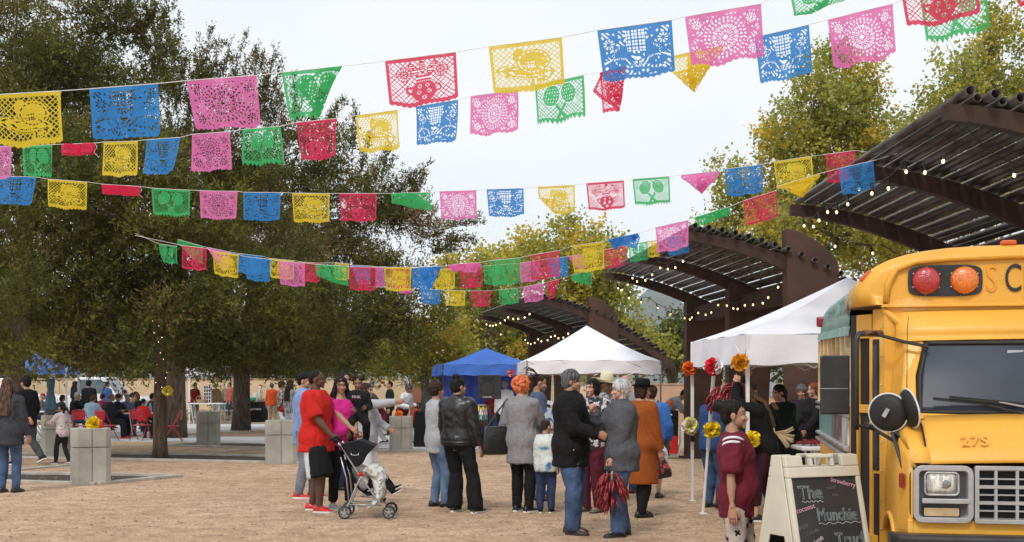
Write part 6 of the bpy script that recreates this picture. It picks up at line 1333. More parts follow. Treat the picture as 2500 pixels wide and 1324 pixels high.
# rubber gasket
g_ = wrow(-.505, 1.88, .93) + [(CX + .80 * 1.0, -.62, 1.65)] + wrow(-.735, 1.42, 1.02)[::-1] + [(CX - .80, -.62, 1.65)]
loop = g_ + g_[:2]; mb = MB(); mb.tube([Vector(p) + Vector((0, -.012, 0)) for p in loop], .016, 7); mb.build('windscreen_gasket', rub, bus, smooth=True)
for s in (-1, 1):
    mb = MB(); e = lambda x, v, z: (CX + s * x, v, z)
    mb.loft([[e(.75, -.50, 1.90), e(.87, -.47, 1.92), e(.92, -.36, 1.92), e(.80, -.36, 1.92)], [e(.82, -.61, 1.66), e(.90, -.58, 1.66), e(.95, -.36, 1.66), e(.84, -.36, 1.66)], [e(.83, -.73, 1.43), e(.94, -.70, 1.43), e(.97, -.36, 1.43), e(.86, -.36, 1.43)], [e(.80, -.90, 1.39), e(.96, -.86, 1.32), e(.99, -.36, 1.30), e(.86, -.36, 1.30)]]); mb.build('pillar', yel, bus, bev=.012)
    # fender and nose side, arch over the wheel
    def fx(v, z): return CX + s * (.985 - max(0, (-.95 - v)) * .25 - max(0, z - 1.1) * .12)
    P_ = []
    for v in np.linspace(-1.20, -.36, 13):
        col = []
        for t in np.linspace(0, 1, 9):
            wb = math.sqrt(max(0, .36 ** 2 - (v + .62) ** 2)) + .36 if abs(v + .62) < .36 else (.50 if v > -.62 else .62)
            zt = 1.16 + .20 * min(1, max(0, (v + 1.2) / .5)); zz = wb + (zt - wb) * t; col.append((fx(v, zz) , v, zz))
        P_.append(col)
    surf('fender', P_, yel, sub=0)
    surf('fender_top', [[(CX + s * a_, v, 1.085 + .30 * min(1, max(0, v + 1.225) / .5) ** .7 + b_) for a_, b_ in ((.985 - max(0, -.95 - v) * .25 - .01, .0), (.93, .03), (.82, .03))] for v in (-1.225, -1.17, -1.1, -1.0, -.85, -.7)], yel)
    pts = [(fx(-.62 + .375 * math.cos(t), .6) + s * .004, -.62 + .375 * math.cos(t), .36 + .375 * math.sin(t)) for t in np.linspace(-.1, math.pi + .1, 16)]
    mb = MB(); mb.tube(pts, .022, 7); mb.build('wheel_arch', yel, bus, smooth=True)
    # wheel
    mb = MB(); w0 = Vector((CX + s * .80, -.62, .36)); prof = [(.19, -.11), (.30, -.115), (.345, -.10), (.36, -.07), (.36, .07), (.345, .10), (.30, .115), (.19, .11)]
    mb.loft([[w0 + Vector((y_, rr * math.cos(a), rr * math.sin(a))) for a in [2 * math.pi * i / 28 for i in range(28)]] for rr, y_ in prof], closed=False); wh = mb.build('tyre', rub, bus, smooth=True)
    mb = MB(); mb.loft([[w0 + Vector((s * y_, rr * math.cos(a), rr * math.sin(a))) for a in [2 * math.pi * i / 20 for i in range(20)]] for rr, y_ in ((.195, .118), (.18, .08), (.08, .09), (.06, .13))]); mb.build('rim', alu, wh, smooth=True)
# hood
XH = [CX + s for s in (-.83, -.80, -.6, -.3, 0, .3, .6, .80, .83)]
surf('hood', [[(x, v - .03 * (1 - ((x - CX) / .83) ** 2), z + .02 * (1 - ((x - CX) / .83) ** 2)) for x in XH] for v, z in ((-.80, 1.392), (-.95, 1.345), (-1.08, 1.265), (-1.16, 1.185), (-1.195, 1.125), (-1.20, 1.105))], yel)
mb = MB()
for s in (-1, 1): mb.tube([(CX + s * .845, -.80, 1.385), (CX + s * .838, -.97, 1.345), (CX + s * .836, -1.10, 1.25), (CX + s * .836, -1.20, 1.12)], .006, 5)
q = mb.build('hood_seam', dark, bus); q['kind'] = 'stuff'
surf('cowl', [[(x, v, z) for x in [CX + s for s in (-.93, -.84, -.5, 0, .5, .84, .93)]] for v, z in ((-.735, 1.415), (-.80, 1.398))], yel)
mb = MB()
for i in range(46): x = CX - .44 + i * .0196; mb.box((x, -.862, 1.382), (.010, .03, .012), Matrix.Rotation(.3, 3, 'X'))
q = mb.build('cowl_vent', dark, bus); q['kind'] = 'stuff'
text('faded_number', '27S', .115, mat('faded orange number', (.74, .34, .04), .5), bus, frame((.56, -1.180, 1.226), (1, 0, 0), (0, .66, .75)), .0005, bold=.002)
# cap lettering, one black letter and ghosts between
fo = mat('ghost orange letter', (.80, .33, .02), .4); bl_ = mat('black letter', (.02, .02, .02), .5)
for i, ch in enumerate('SCHOOL'):
    text('letter', ch, .27, bl_ if ch in 'CO' else fo, bus, frame((.855 + i * .118, -.378, 2.235), (.74, 0, 0), (0, 0, 1)) @ Matrix.Diagonal((.62, 1, 1, 1)), .003)
for i, ch in enumerate('BUS'): text('letter', ch, .27, bl_, bus, frame((.855 + (6.8 + i) * .118, -.378, 2.235), (1, 0, 0), (0, 0, 1)) @ Matrix.Diagonal((.62, 1, 1, 1)), .003)
# warning lamps
for s in (-1, 1):
    x0 = CX + s * .60; mb = MB(); out = [];
    for i in range(28):
        t = 2 * math.pi * i / 28; c, q_ = math.cos(t), math.sin(t); out.append((x0 + .245 * math.copysign(abs(c) ** .45, c), -.376, 2.315 + .108 * math.copysign(abs(q_) ** .4, q_)))
    mb.prism(out[::-1], (0, -.012, 0)); bp_ = mb.build('lamp_board', blkp, bus, bev=.004)
    for j, (dx, m_, m2) in enumerate(((-.125, 'red', (.42, .010, .015)), (.125, 'amber', (.75, .17, .01)))):
        if s == 1: m_, m2 = (('amber', (.75, .17, .01)), ('red', (.42, .010, .015)))[j]
        x = x0 + dx; mm = mat(m_ + ' warning lens', m2, .18, 0, .25, 60, .5, 90, spec=.8, coat=.6)
        mb = MB(); mb.loft([[(x + r_ * math.cos(a), y_, 2.315 + r_ * math.sin(a)) for a in [2 * math.pi * i / 28 for i in range(28)]][::-1] for r_, y_ in ((.094, -.388), (.094, -.40), (.086, -.418), (.06, -.432), (.03, -.438), (.004, -.44))][::1]); mb.build('warning_lamp', mm, bus, smooth=True)
        mb = MB()
        for k in range(6): a = k * math.pi / 3 + .5; mb.ell((x + .1 * math.cos(a), -.392, 2.315 + .092 * math.sin(a)), .006, nu=6, nv=4)
        q = mb.build('screws', alu, bp_); q['kind'] = 'stuff'
# grille and headlights
zb, zt_ = .745, 1.10; yv = -1.235
def rrect(x0, x1, z0, z1, r_, v, n=5):
    out = []
    for cx_, cz_, a0 in ((x1 - r_, z1 - r_, 0), (x0 + r_, z1 - r_, 90), (x0 + r_, z0 + r_, 180), (x1 - r_, z0 + r_, 270)):
        for i in range(n + 1): a = R(a0 + 90 * i / n); out.append((cx_ + r_ * math.cos(a), v, cz_ + r_ * math.sin(a)))
    return out
def rim_(name, x0, x1, z0, z1, r_, w, m, v0, v1, par=bus):
    mb = MB(); A = rrect(x0, x1, z0, z1, r_, v0); B = rrect(x0, x1, z0, z1, r_, v1); C = rrect(x0 + w, x1 - w, z0 + w, z1 - w, max(.006, r_ - w), v1); D = rrect(x0 + w * 1.3, x1 - w * 1.3, z0 + w * 1.3, z1 - w * 1.3, max(.006, r_ - w), v0)
    mb.loft([A, B, C, D], caps=False); return mb.build(name, m, par, smooth=False, bev=.003)
mb = MB(); mb.add(rrect(.25, 2.13, zb + .01, zt_ - .01, .06, -1.19), [tuple(range(24))]); mb.build('grille_back', dark, bus)
mb = MB(); mb.box2((.24, -1.195, .60), (2.14, -1.15, .76)); mb.build('lower_valance', yel, bus, bev=.01)
for s in (-1, 1):
    xa, xb = (.27, .625) if s == -1 else (1.755, 2.11)
    hb = rim_('headlight_bezel', xa, xb, zb, zt_, .055, .032, chrome, -1.19, yv)
    mb = MB(); mb.box2((xa + .05, yv - .004, .865), (xb - .02, -1.195, .895)); mb.build('bezel_bar', chrome, hb, bev=.004)
    mb = MB(); mb.box2((xa + .04, -1.20, zb + .03), (xb - .03, -1.192, zt_ - .03)); mb.build('bezel_back', mat('dark grey plastic', (.06, .06, .065), .5), hb)
    xc = (xa + xb) / 2 - .01
    hl = rim_('headlight', xc - .105, xc + .105, .912, 1.062, .03, .012, alu, -1.20, -1.232)
    lens = mat('headlight glass', (.60, .60, .55), .12, 0, .35, 30, .6, 80, spec=.9, coat=.5, sx=(1.5, 1, .5))
    mb = MB(); A = rrect(xc - .095, xc + .095, .922, 1.052, .028, -1.226); c_0 = Vector((xc, -1.244, .987)); ring2 = [Vector(p).lerp(c_0, .45) for p in A]; ring2 = [Vector((p.x, -1.238, p.z)) for p in ring2]; ring3 = [Vector((Vector(p).lerp(c_0, .8).x, -1.243, Vector(p).lerp(c_0, .8).z)) for p in A]
    mb.loft([A, ring2, ring3]); mb.build('lens', lens, hl, smooth=True)
    mb = MB(); mb.ell((xc + .02, -1.240, .985), (.035, .004, .028)); mb.build('reflector', mat('dark reflector', (.25, .25, .24), .2, .5), hl, smooth=True)
    pl = rim_('parking_lamp', xc - .112, xc + .112, .778, .845, .008, .008, dark, -1.20, -1.225); mb = MB(); mb.box2((xc - .104, -1.222, .786), (xc + .104, -1.2, .838)); mb.build('lens', mat('ribbed amber clear lens', (.46, .33, .19), .22, 0, .2, 9, .4, 30), pl)
    mb = MB(); mb.box2((CX + s * .975 - .012, -1.12, .95), (CX + s * .975 + .012, -1.05, 1.04)); mb.build('side_marker', MATS['dark red lens'], bus, bev=.004)
gx0, gx1 = .632, 1.748
rim_('grille_frame', gx0, gx1, zb, zt_, .012, .026, chrome, -1.19, yv)
for i in range(1, 9): x = gx0 + (gx1 - gx0) * i / 9; mb = MB(); mb.box2((x - .009, yv + .004, zb + .02), (x + .009, -1.20, zt_ - .02)); mb.build('grille_bar', chrome, bus)
zs_ = np.linspace(zb + .03, zt_ - .03, 7)
for i, z in enumerate(zs_[1:-1]):
    w_ = .020 if i % 2 == 1 else .008; mb = MB(); mb.box2((gx0 + .02, yv + (.0 if i % 2 == 1 else .003), z - w_ / 2), (gx1 - .02, -1.20, z + w_ / 2)); mb.build('grille_bar', chrome, bus)
# bumper
mb = MB(); mb.loft([[(x, v_, .42), (x, v_ - .02, .44), (x, v_ - .02, .66), (x, v_, .68), (x, v_ + .12, .68), (x, v_ + .12, .42)] for x, v_ in ((.13, -1.22), (.17, -1.30), (.28, -1.34), (2.10, -1.34), (2.21, -1.30), (2.25, -1.22))]); mb.build('bumper', blkp, bus, bev=.008)
mb = MB(); mb.box2((1.06, -1.20, .69), (1.36, -1.19, .73)); mb.build('slot', dark, bus)
# wipers and antenna, decal on the glass
for p0, p1, p2 in (((1.05, -.835, 1.40), (.70, -.79, 1.49), None), ((1.30, -.835, 1.40), (.80, -.80, 1.50), None)):
    mb = MB(); mb.tube([p0, Vector(p0).lerp(Vector(p1), .5) + Vector((0, -.02, 0)), p1], [.009, .007, .005], 6); w_ = mb.build('wiper_arm', mat('silver wiper', (.5, .5, .5), .3, .6) if p0[0] > 1.2 else blkp, bus)
    mb = MB(); c = Vector(p1); mb.box(c + Vector((.0, -.006, -.005)), (.50, .014, .020), Matrix.Rotation(.10, 3, 'Y')); mb.build('wiper_blade', rub, w_)
mb = MB(); mb.box2((.66, -.742, 1.445), (.98, -.736, 1.475)); mb.build('dashboard_strip', mat('dull red strip', (.35, .07, .05), .6), bus)
mb = MB(); mb.box2((.95, -.60, 1.76), (1.05, -.592, 1.83)); mb.build('sticker', mat('pale sticker', (.42, .45, .5), .4), bus)
mb = MB(); mb.tube([(.29, -.80, 1.33), (.285, -.80, 1.60), (.29, -.78, 1.95), (.30, -.76, 2.05)], [.004, .003, .0025, .002], 5); mb.tube([(.29, -.80, 1.29), (.29, -.80, 1.34)], [.016, .008], 8); mb.build('antenna', blkp, bus)
# mirrors
mb = MB(); mb.box((-.16, -.62, 1.60), (.20, .035, .40), Matrix.Rotation(R(14), 3, 'Z')); mr_ = mb.build('side_mirror', blkp, bus, bev=.012); mb = MB(); mb.box((-.165, -.642, 1.575), (.19, .004, .004), Matrix.Rotation(R(14), 3, 'Z')); mb.build('mirror_ridge', alu, mr_)
mb = MB(); mb.tube([(-.02, -.60, 1.30), (-.02, -.62, 1.36), (-.02, -.62, 1.90), (.0, -.60, 1.945), (.12, -.52, 1.95)], .020, 9); mb.build('mirror_bracket', blkp, bus, smooth=True)
mb = MB(); mb.tube([(.03, -.58, 1.95), (.16, -.48, 1.95)], .023, 8); mb.build('bracket_sleeve', rusty, bus, smooth=True)
mb = MB(); mb.tube([(.12, -.52, 1.945), (.30, -.56, 1.89), (.45, -.60, 1.855)], .012, 7); mb.build('mirror_arm', blkp, bus)
mb = MB(); mb.tube([(-.02, -.62, 1.33), (.10, -.60, 1.30), (.26, -.66, 1.20)], .012, 7); mb.build('mirror_arm', blkp, bus)
hub = Vector((.175, -.90, 1.31))
for e in ((.50, -1.10, 1.14), (.30, -.90, 1.09), (.36, -1.02, 1.16), (.265, -1.12, .93), (.06, -.55, 1.33)):
    mb = MB(); mb.tube([hub, hub.lerp(Vector(e), .5), e], [.013, .012, .012], 7); mb.ell(e, .018, nu=8, nv=6); mb.build('mirror_arm', blkp, bus)
def disc(c, n, r_, name, th=.035):
    c = Vector(c); n = Vector(n).normalized(); u = n.orthogonal().normalized(); w = n.cross(u); mb = MB(); rg = lambda rr, o_: [c + n * o_ + u * rr * math.cos(a) + w * rr * math.sin(a) for a in [2 * math.pi * i / 28 for i in range(28)]]
    mb.loft([rg(r_, 0), rg(r_ * .96, th * .5), rg(r_ * .7, th), rg(r_ * .3, th * 1.2), rg(.01, th * 1.25)]); o = mb.build(name, rub, bus, smooth=True)
    mb = MB(); mb.tube([c + n * .0 + u * (r_ + .003) * math.cos(a) + w * (r_ + .003) * math.sin(a) for a in [2 * math.pi * i / 28 for i in range(29)]], .006, 6); mb.build('rim', mat('white rim', (.7, .7, .68), .4), o)
    mb = MB(); mb.loft([rg(r_ * .97, -.002), rg(r_ * .6, -.03), rg(.01, -.045)]); mb.build('mirror_glass', mat('mirror', (.7, .7, .72), .03, 1), o, smooth=True)
disc((.155, -.92, 1.42), (-.35, -1, -.1), .122, 'round_mirror'); disc((.285, -.96, 1.45), (-1, -.28, -.25), .125, 'round_mirror')
mb = MB(); mb.box((.13, -.985, 1.42), (.025, .02, .06), Matrix.Rotation(.5, 3, 'Y')); mb.build('mirror_clamp', alu, bus)
# ---------------- paper flowers ----------------
def petal_m(n, rgb): return mat(n, lin(rgb), .8, 0, .08, 20)
PM = {'yellow': petal_m('yellow tissue paper', (246, 214, 30)), 'orange': petal_m('orange tissue paper', (240, 110, 30)), 'red': petal_m('red tissue paper', (226, 30, 50)), 'white': petal_m('white tissue paper', (244, 236, 236)), 'gold': petal_m('golden orange tissue paper', (250, 176, 40)), 'lemon': petal_m('pale lemon tissue paper', (244, 236, 130))}
def flower(label, c, r, cols, split=False, n=46, seed=1, flat=.75):
    rd = random.Random(seed); root = thing('paper_flower', label, 'paper flower', c, 0, 'tissue paper flowers'); mbs = {k: MB() for k in cols}
    for i in range(n):
        t = i / n; th = i * 2.4; el_ = -.2 + 1.5 * t + rd.uniform(-.15, .15); d = Vector((math.cos(th) * math.cos(el_), -math.sin(el_) * flat, math.sin(th) * math.cos(el_))).normalized()
        k = cols[0] if (d.x < .1 if split else rd.random() < .6 or len(cols) == 1) else cols[-1]
        u = d.cross(Vector((rd.gauss(0, 1), rd.gauss(0, 1), rd.gauss(0, 1)))).normalized(); v = d.cross(u); L_ = r * rd.uniform(.85, 1.08); w = r * .36; pts = []
        b = Vector((0, 0, 0)); row0 = [b + u * s * w * .15 for s in (-1, 0, 1)]
        row1 = [d * L_ * .6 + u * s * w * .8 + v * w * .3 * (abs(s)) for s in (-1, 0, 1)]; row2 = [d * L_ * (1 - .1 * abs(s)) + u * s * w * 1.1 + v * w * rd.uniform(-.4, .5) for s in (-1, 0, 1)]
        mbs[k].add(row0 + row1 + row2, [(0, 1, 4, 3), (1, 2, 5, 4), (3, 4, 7, 6), (4, 5, 8, 7)])
    for k in mbs:
        if mbs[k].f: q = mbs[k].build('petals', PM[k], root); q['kind'] = 'stuff'
    return root
flower('orange paper flower at the top of the far left leg of the right white tent', P(1683, 900, 16.8), .105, ['orange'], seed=2)
flower('red and white paper flower on top of the leaning tent leg', P(1742, 896, 14.9), .115, ['red', 'white'], True, seed=3)
flower('golden orange paper flower beside the thick front leg of the right white tent', P(1806, 884, 14.2), .11, ['gold'], seed=4)
flower('pale yellow and white paper flower halfway up the far left tent leg', P(1685, 1040, 16.75), .125, ['lemon', 'white'], seed=5)
flower('bright yellow paper flower halfway up the leaning tent leg', P(1737, 1050, 14.95), .115, ['yellow'], seed=6)
flower('bright yellow paper flower right of the girl in maroon, on the front tent leg', P(1836, 1073, 14.2), .105, ['yellow'], seed=7)
flower('pale yellow paper flower tied to the elm trunk', P(409, 955, Y1 - .22), .12, ['lemon', 'yellow'], seed=8)
flower('yellow paper flower lying on the nearest concrete pillar', G(221, 1181) + Vector((.06, -.02, .97)), .13, ['yellow'], seed=9, flat=.5)
flower('orange paper flower lying on the pillar by the dancers', G(979, 1101) + Vector((-.05, 0, .89)), .10, ['orange', 'gold'], seed=10, flat=.5)
flower('small red and green flower bunch at the corner of the white peaked tent', P(1247, 912, 27), .09, ['red', 'white'], seed=12)
# red soda can on the pillar
can = thing('soda_can', 'red soda can standing on the nearest concrete pillar', 'can', G(221, 1181) + Vector((.19, -.05, .905)))
mb = MB(); mb.loft([[(r_ * math.cos(a), r_ * math.sin(a), z) for a in [2 * math.pi * i / 18 for i in range(18)]] for r_, z in ((.024, 0), (.032, .008), (.033, .012), (.033, .108), (.027, .122))]); mb.build('can_body', mat('red can enamel', (.65, .02, .02), .25, .3), can, smooth=True)
mb = MB(); mb.loft([[(r_ * math.cos(a), r_ * math.sin(a), z) for a in [2 * math.pi * i / 18 for i in range(18)]] for r_, z in ((.0272, .1215), (.026, .126), (.02, .124))]); mb.build('lid', alu, can)
# ---------------- chili ristras ----------------
chili = mat('dried red chili skin', (.24, .012, .016), .28, 0, .5, 9, .4, 20, spec=.6); stemm = mat('dry stem', (.30, .24, .12), .9); strw = mat('straw fibre', (.52, .42, .25), .9, var=.3, scale=40)
def ristra(label, top, L_, r0, n=80, seed=0, spread=1.0, hang=None, tilt=(0, 0)):
    rd = random.Random(seed); root = thing('chili_ristra', label, 'chili ristra', top, 0, None); mbp = MB()
    for i in range(n):
        t = (i + rd.random()) / n; a = rd.random() * 6.28; z = -L_ * t * .78; x0 = Vector((tilt[0] * t, tilt[1] * t, 0)); rr = r0 * (math.sin(math.pi * min(1, .18 + t * .75)) ** .7) * spread
        out = Vector((math.cos(a), math.sin(a), 0)); b = Vector((0, 0, z)) + x0 + out * rr * .2; l = rd.uniform(.08, .125); dn = rd.uniform(.4, 1.1)
        p1 = b + out * rr * .75 + Vector((0, 0, -.01)); p2 = p1 + (out * .4 - Vector((0, 0, dn))).normalized() * l * .6; p3 = p2 + (out * rd.uniform(-.3, .5) - Vector((0, 0, 1))).normalized() * l * .5
        mb = mbp if i >= 60 else MB(); mb.tube([b, p1, p2, p3], [.005, .012, .0105, .002], 6)
        if i < 60: mb.build('chili', chili, root, smooth=True)
    if mbp.f: q = mbp.build('chili_cluster', chili, root, smooth=True); q['kind'] = 'stuff'
    mb = MB(); mb.tube([(0, 0, .02), (0, 0, -.02), (tilt[0] * .3, tilt[1] * .3, -L_ * .3)], [.008, .014, .01], 6); mb.tube([(0, 0, .0), (.02, 0, .05), (0, 0, .09)], .005, 5); mb.build('straw_tie', strw, root); return root
wh_ = (Matrix.Translation(ws.root.location) @ Matrix.Rotation(R(-72), 4, 'Z')) @ (ws.wr[0] + Vector((0, -.02, -.11)))
ristra('red chili ristra hanging from the silver haired woman\'s hand', wh_ + Vector((0, 0, -.05)), .40, .14, 110, 1)
ristra('large red chili ristra being hung under the right white tent', P(1797, 932, 14.6), .42, .16, 110, 2, tilt=(-.10, 0))
ristra('dark red chili ristra hanging left of the large one', P(1762, 945, 14.9), .30, .13, 60, 3, tilt=(-.05, 0))
def pile(label, c, r_, n, seed, z=.05):
    rd = random.Random(seed); root = thing('chili_pile', label, 'chili ristra', c); 
    for i in range(n):
        a = rd.random() * 6.28; q = rd.random() ** .5 * r_; p = Vector((q * math.cos(a) * 1.5, q * math.sin(a), .012 + z * rd.random() * (1 - q / r_ * .6))); d = Vector((rd.gauss(0, 1), rd.gauss(0, 1), rd.gauss(0, .25))).normalized()
        mb = MB(); mb.tube([p - d * .05, p, p + d * .05 + Vector((0, 0, -.004))], [.004, .012, .002], 6); mb.build('chili', chili, root, smooth=True)
pile('heap of dark red chilies on the stall table beside the bus', P(1988, 1086, 14.1), .13, 70, 4)
pile('red chili bunch lying on the left table in front of the curly haired woman', P(120, 996, 40.5), .42, 60, 5, .35)
# ---------------- stroller ----------------
st = thing('stroller', 'black umbrella stroller with silver frame and pale blanket, pushed by the man in red', 'stroller', G(905, 1262), R(2))
silver = mat('silver frame tube', (.45, .45, .46), .3, .8); fab = cloth('black stroller cloth', (26, 27, 32)); 
def wheel(x, y, r_=.078):
    mb = MB(); w = .028; mb.loft([[(x + rr * math.cos(a), y + yy, r_ + rr * math.sin(a)) for a in [2 * math.pi * i / 20 for i in range(20)]] for rr, yy in ((r_ * .74, -w / 2), (r_ * .95, -w / 2), (r_, -w / 4), (r_, w / 4), (r_ * .95, w / 2), (r_ * .74, w / 2))], closed=True); t = mb.build('wheel', soled, st, smooth=True)
    mb = MB()
    for k in range(5): a = k * 1.2566 + .3; mb.box((x + r_ * .4 * math.cos(a), y, r_ + r_ * .4 * math.sin(a)), (r_ * .75, .016, .014), Matrix.Rotation(-a, 3, 'Y'))
    mb.tube([(x, y - .02, r_), (x, y + .02, r_)], .016, 10); mb.loft([[(x + rr * math.cos(a), y + yy, r_ + rr * math.sin(a)) for a in [2 * math.pi * i / 20 for i in range(20)]] for rr, yy in ((r_ * .72, -.017), (r_ * .76, -.017), (r_ * .76, .017), (r_ * .72, .017))], closed=True); mb.build('rim', mat('grey plastic rim', (.35, .35, .36), .4), t)
for x in (-.29, .235):
    for y in (-.25, -.19, .19, .25): wheel(x, y)
for y in (-.22, .22):
    mb = MB(); mb.tube([(-.39, y, .93), (-.33, y, .86), (-.12, y, .52), (.10, y, .22), (.20, y, .11), (.235, y, .08)], .011, 8); mb.build('frame_tube', silver, st, smooth=True)
    mb = MB(); mb.tube([(-.06, y, .56), (-.14, y, .42), (-.26, y, .14), (-.29, y, .08)], .011, 8); mb.build('frame_tube', silver, st, smooth=True)
    mb = MB(); mb.tube([(-.34, y, .74), (-.27, y, .48), (-.24, y, .18)], .009, 8); mb.build('frame_tube', silver, st, smooth=True)
    mb = MB(); mb.tube([(-.25, y, .17), (.15, y, .16)], .009, 8); mb.build('frame_tube', silver, st, smooth=True)
    mb = MB(); mb.tube([(-.37, y, .91), (-.44, y, .955), (-.47, y, .94)], .018, 8); mb.build('handle', fab, st, smooth=True)
    mb = MB(); mb.ell((-.10, y, .53), (.035, .02, .03)); mb.build('joint', red, st, smooth=True)
mb = MB(); A = [(-.37, .88), (-.12, .94), (.07, .87), (-.06, .74), (-.11, .64), (-.17, .62)]
mb.loft([[(x, y, z) for x, z in A] for y in (-.23, .23)]); cn = mb.build('sun_canopy', fab, st, bev=.01)
mb = MB(); 
for k in range(7): a = k * .5 - 1.5; mb.box((-.17 + .045 * math.sin(a), -.236, .78 - .02 * math.cos(a)), (.02, .003, .005), Matrix.Rotation(a, 3, 'Y'))
q = mb.build('embroidered_mark', white, cn); q['kind'] = 'stuff'
surf_pts = [(-.30, .70), (-.22, .52), (-.14, .36), (-.05, .29), (.08, .30), (.16, .22)]
mb = MB(); mb.loft([[(x, -.20, z), (x, .20, z), (x + .02, .20, z - .02), (x + .02, -.20, z - .02)] for x, z in surf_pts]); mb.build('seat', fab, st)
kid = Person('small child lying back in the stroller with black shoes sticking out', at=G(905, 1262) + Vector((-.05, 0, 0)), H=.90, face=88, skin='brown', lod=0, sit=.34, lean=-28, legs=((.10, .36, .40), (.10, .38, .36)), arms=((.12, .2, .55), (.12, .2, .55)), w=1.15); kid.sit_up = .5
kid.body().top(c_('pale grey striped cotton', (200, 198, 190)), 1, .48, .02).pants(blk, 1.1).shoes(blk, solew).hair('short', 'black')
bl_k = thing('blanket', 'crumpled white patterned blanket draped over the child in the stroller', 'blanket', G(905, 1262))
mb = MB(); rd = random.Random(2)
prof = [(-.03, .60), (.03, .585), (.09, .53), (.12, .44), (.125, .34), (.11, .25), (.08, .17), (.03, .15)]
mb.loft([[(x + .10 * math.cos(a) * .75, -.02 + .20 * math.sin(a), z + .05 * math.cos(a)) for a in [2 * math.pi * i / 16 for i in range(16)]] for x, z in prof]); bo = mb.build('cloth', speckle('white printed blanket cloth', (.62, .63, .60), [((.12, .12, .12), 26, .64)]), bl_k, smooth=True); remesh(bo, .012, 1, folds(.022, 26, 9, 1))
# ---------------- A-frame sign ----------------
sg_m = mat('cream sign plastic', (.60, .57, .47), .5, var=.08, scale=4, bump=.2); chalk = mat('blackboard', (.018, .018, .02), .75, 0, .6, 3, col2=(.035, .035, .037))
sn = thing('sandwich_board', 'cream plastic A-frame chalkboard sign listing drink flavours in front of the bus', 'sign', ((1988 - 1250) / F * 8.3, 8.3, 0), R(24))
Wd = .60; Hs = 1.13; sp = .30; top_y = .035
def leaf(sgn):   # a leaf of the A: outer plane from (y=-sp) at z=0 to (y=-top) at Hs (front), mirrored for the back
    def Q(x, z, o=0): t = z / Hs; y = -(sp + (top_y - sp) * t) * 1.0 - o; return Vector((x, y if sgn > 0 else -y, z))
    root_par = sn; mb = MB()
    def bar(x0, x1, z0, z1, o0=0, o1=.04):
        p = [Q(x0, z0, o0), Q(x1, z0, o0), Q(x1, z0, o1), Q(x0, z0, o1), Q(x0, z1, o0), Q(x1, z1, o0), Q(x1, z1, o1), Q(x0, z1, o1)]; mb.hexa(p if sgn < 0 else [p[1], p[0], p[3], p[2], p[5], p[4], p[7], p[6]])
    w = Wd / 2
    bar(-w, -w + .035, 0, .985); bar(w - .035, w, 0, .985); bar(-w + .035, w - .035, .02, .07); bar(-w, w, .985, 1.055)
    # top lugs and carrying handle
    bar(-w, -w + .14, 1.055, 1.13); bar(w - .14, w, 1.055, 1.13); bar(-.10, -.075, 1.055, 1.11); bar(.075, .10, 1.055, 1.11); bar(-.10, .10, 1.11, 1.135)
    fr = mb.build('sign_leaf', sg_m, sn, bev=.008)
    mb = MB(); o = .012; p = [Q(-w + .035, .07, o), Q(w - .035, .07, o), Q(w - .035, .985, o), Q(-w + .035, .985, o)]; mb.prism(p, (Q(0, .5, .022) - Q(0, .5, .012)) * (1 if sgn > 0 else 1)); mb.build('board', chalk, fr)
    return Q
Q = leaf(1); leaf(-1)
for s in (-1, 1):   # side struts with moulded ribs
    mb = MB(); mb.tube([(s * (Wd / 2 - .02), -.19, .42), (s * (Wd / 2 - .02), .19, .42)], .012, 6); mb.build('hinge_bar', sg_m, sn)
    mb = MB(); 
    mb.prism([(s * (Wd / 2 - .004), -.30, .0), (s * (Wd / 2 - .004), -.035, 1.13), (s * (Wd / 2 - .004), .035, 1.13), (s * (Wd / 2 - .004), .30, .0), (s * (Wd / 2 - .004), .24, 0), (s * (Wd / 2 - .004), .08, .60), (s * (Wd / 2 - .004), -.08, .60), (s * (Wd / 2 - .004), -.24, 0)], (s * .012, 0, 0)); mb.build('side_brace', sg_m, sn, bev=.004)
cw = mat('white chalk', (.62, .64, .66), .9); cp_ = mat('pink chalk', (.70, .34, .48), .9); ct = mat('faint teal chalk', (.20, .30, .32), .9); cg = mat('faint grey chalk', (.13, .13, .14), .9)
upv = (Q(0, 1) - Q(0, 0)).normalized()
def chalkt(s_, x, z, size, m, rot=0, outl=0, name='chalk_writing', sx=1):
    ex = Vector((math.cos(R(rot)), 0, 0)) + upv * math.sin(R(rot)); ey = -Vector((math.sin(R(rot)), 0, 0)) + upv * math.cos(R(rot))
    o = text(name, s_, size, m, sn, frame(Q(x, z, .0245 + (.001 if outl else 0)), ex, ey) @ Matrix.Diagonal((sx, 1, 1, 1)), .0006, outline=outl)
chalkt('The', -.225, .845, .130, ct, 0, .0013); chalkt('Munchie', -.10, .70, .125, ct, -1, .0013, sx=.80); chalkt('Truck', .02, .53, .135, ct, 0, .0013, sx=.85)
chalkt('The', -.222, .85, .118, cw, 0, .0008); chalkt('Munchie', -.095, .705, .11, cw, -1, .0008, sx=.85); chalkt('Truck', .025, .535, .12, cw, 0, .0008, sx=.9)
chalkt('Strawberry', .055, .955, .045, cp_, -14); chalkt('coconut', -.255, .755, .048, cp_, 12); chalkt('Piña', -.25, .64, .05, cg, 22); chalkt('Colada', -.20, .61, .038, cg, 16); chalkt('mango', .02, .90, .03, cg, 12); chalkt('chile', .05, .86, .03, cg, -8)
chalkt('Lime', -.16, .53, .055, cw, 32); chalkt('Lime', -.159, .531, .055, cp_, 32)
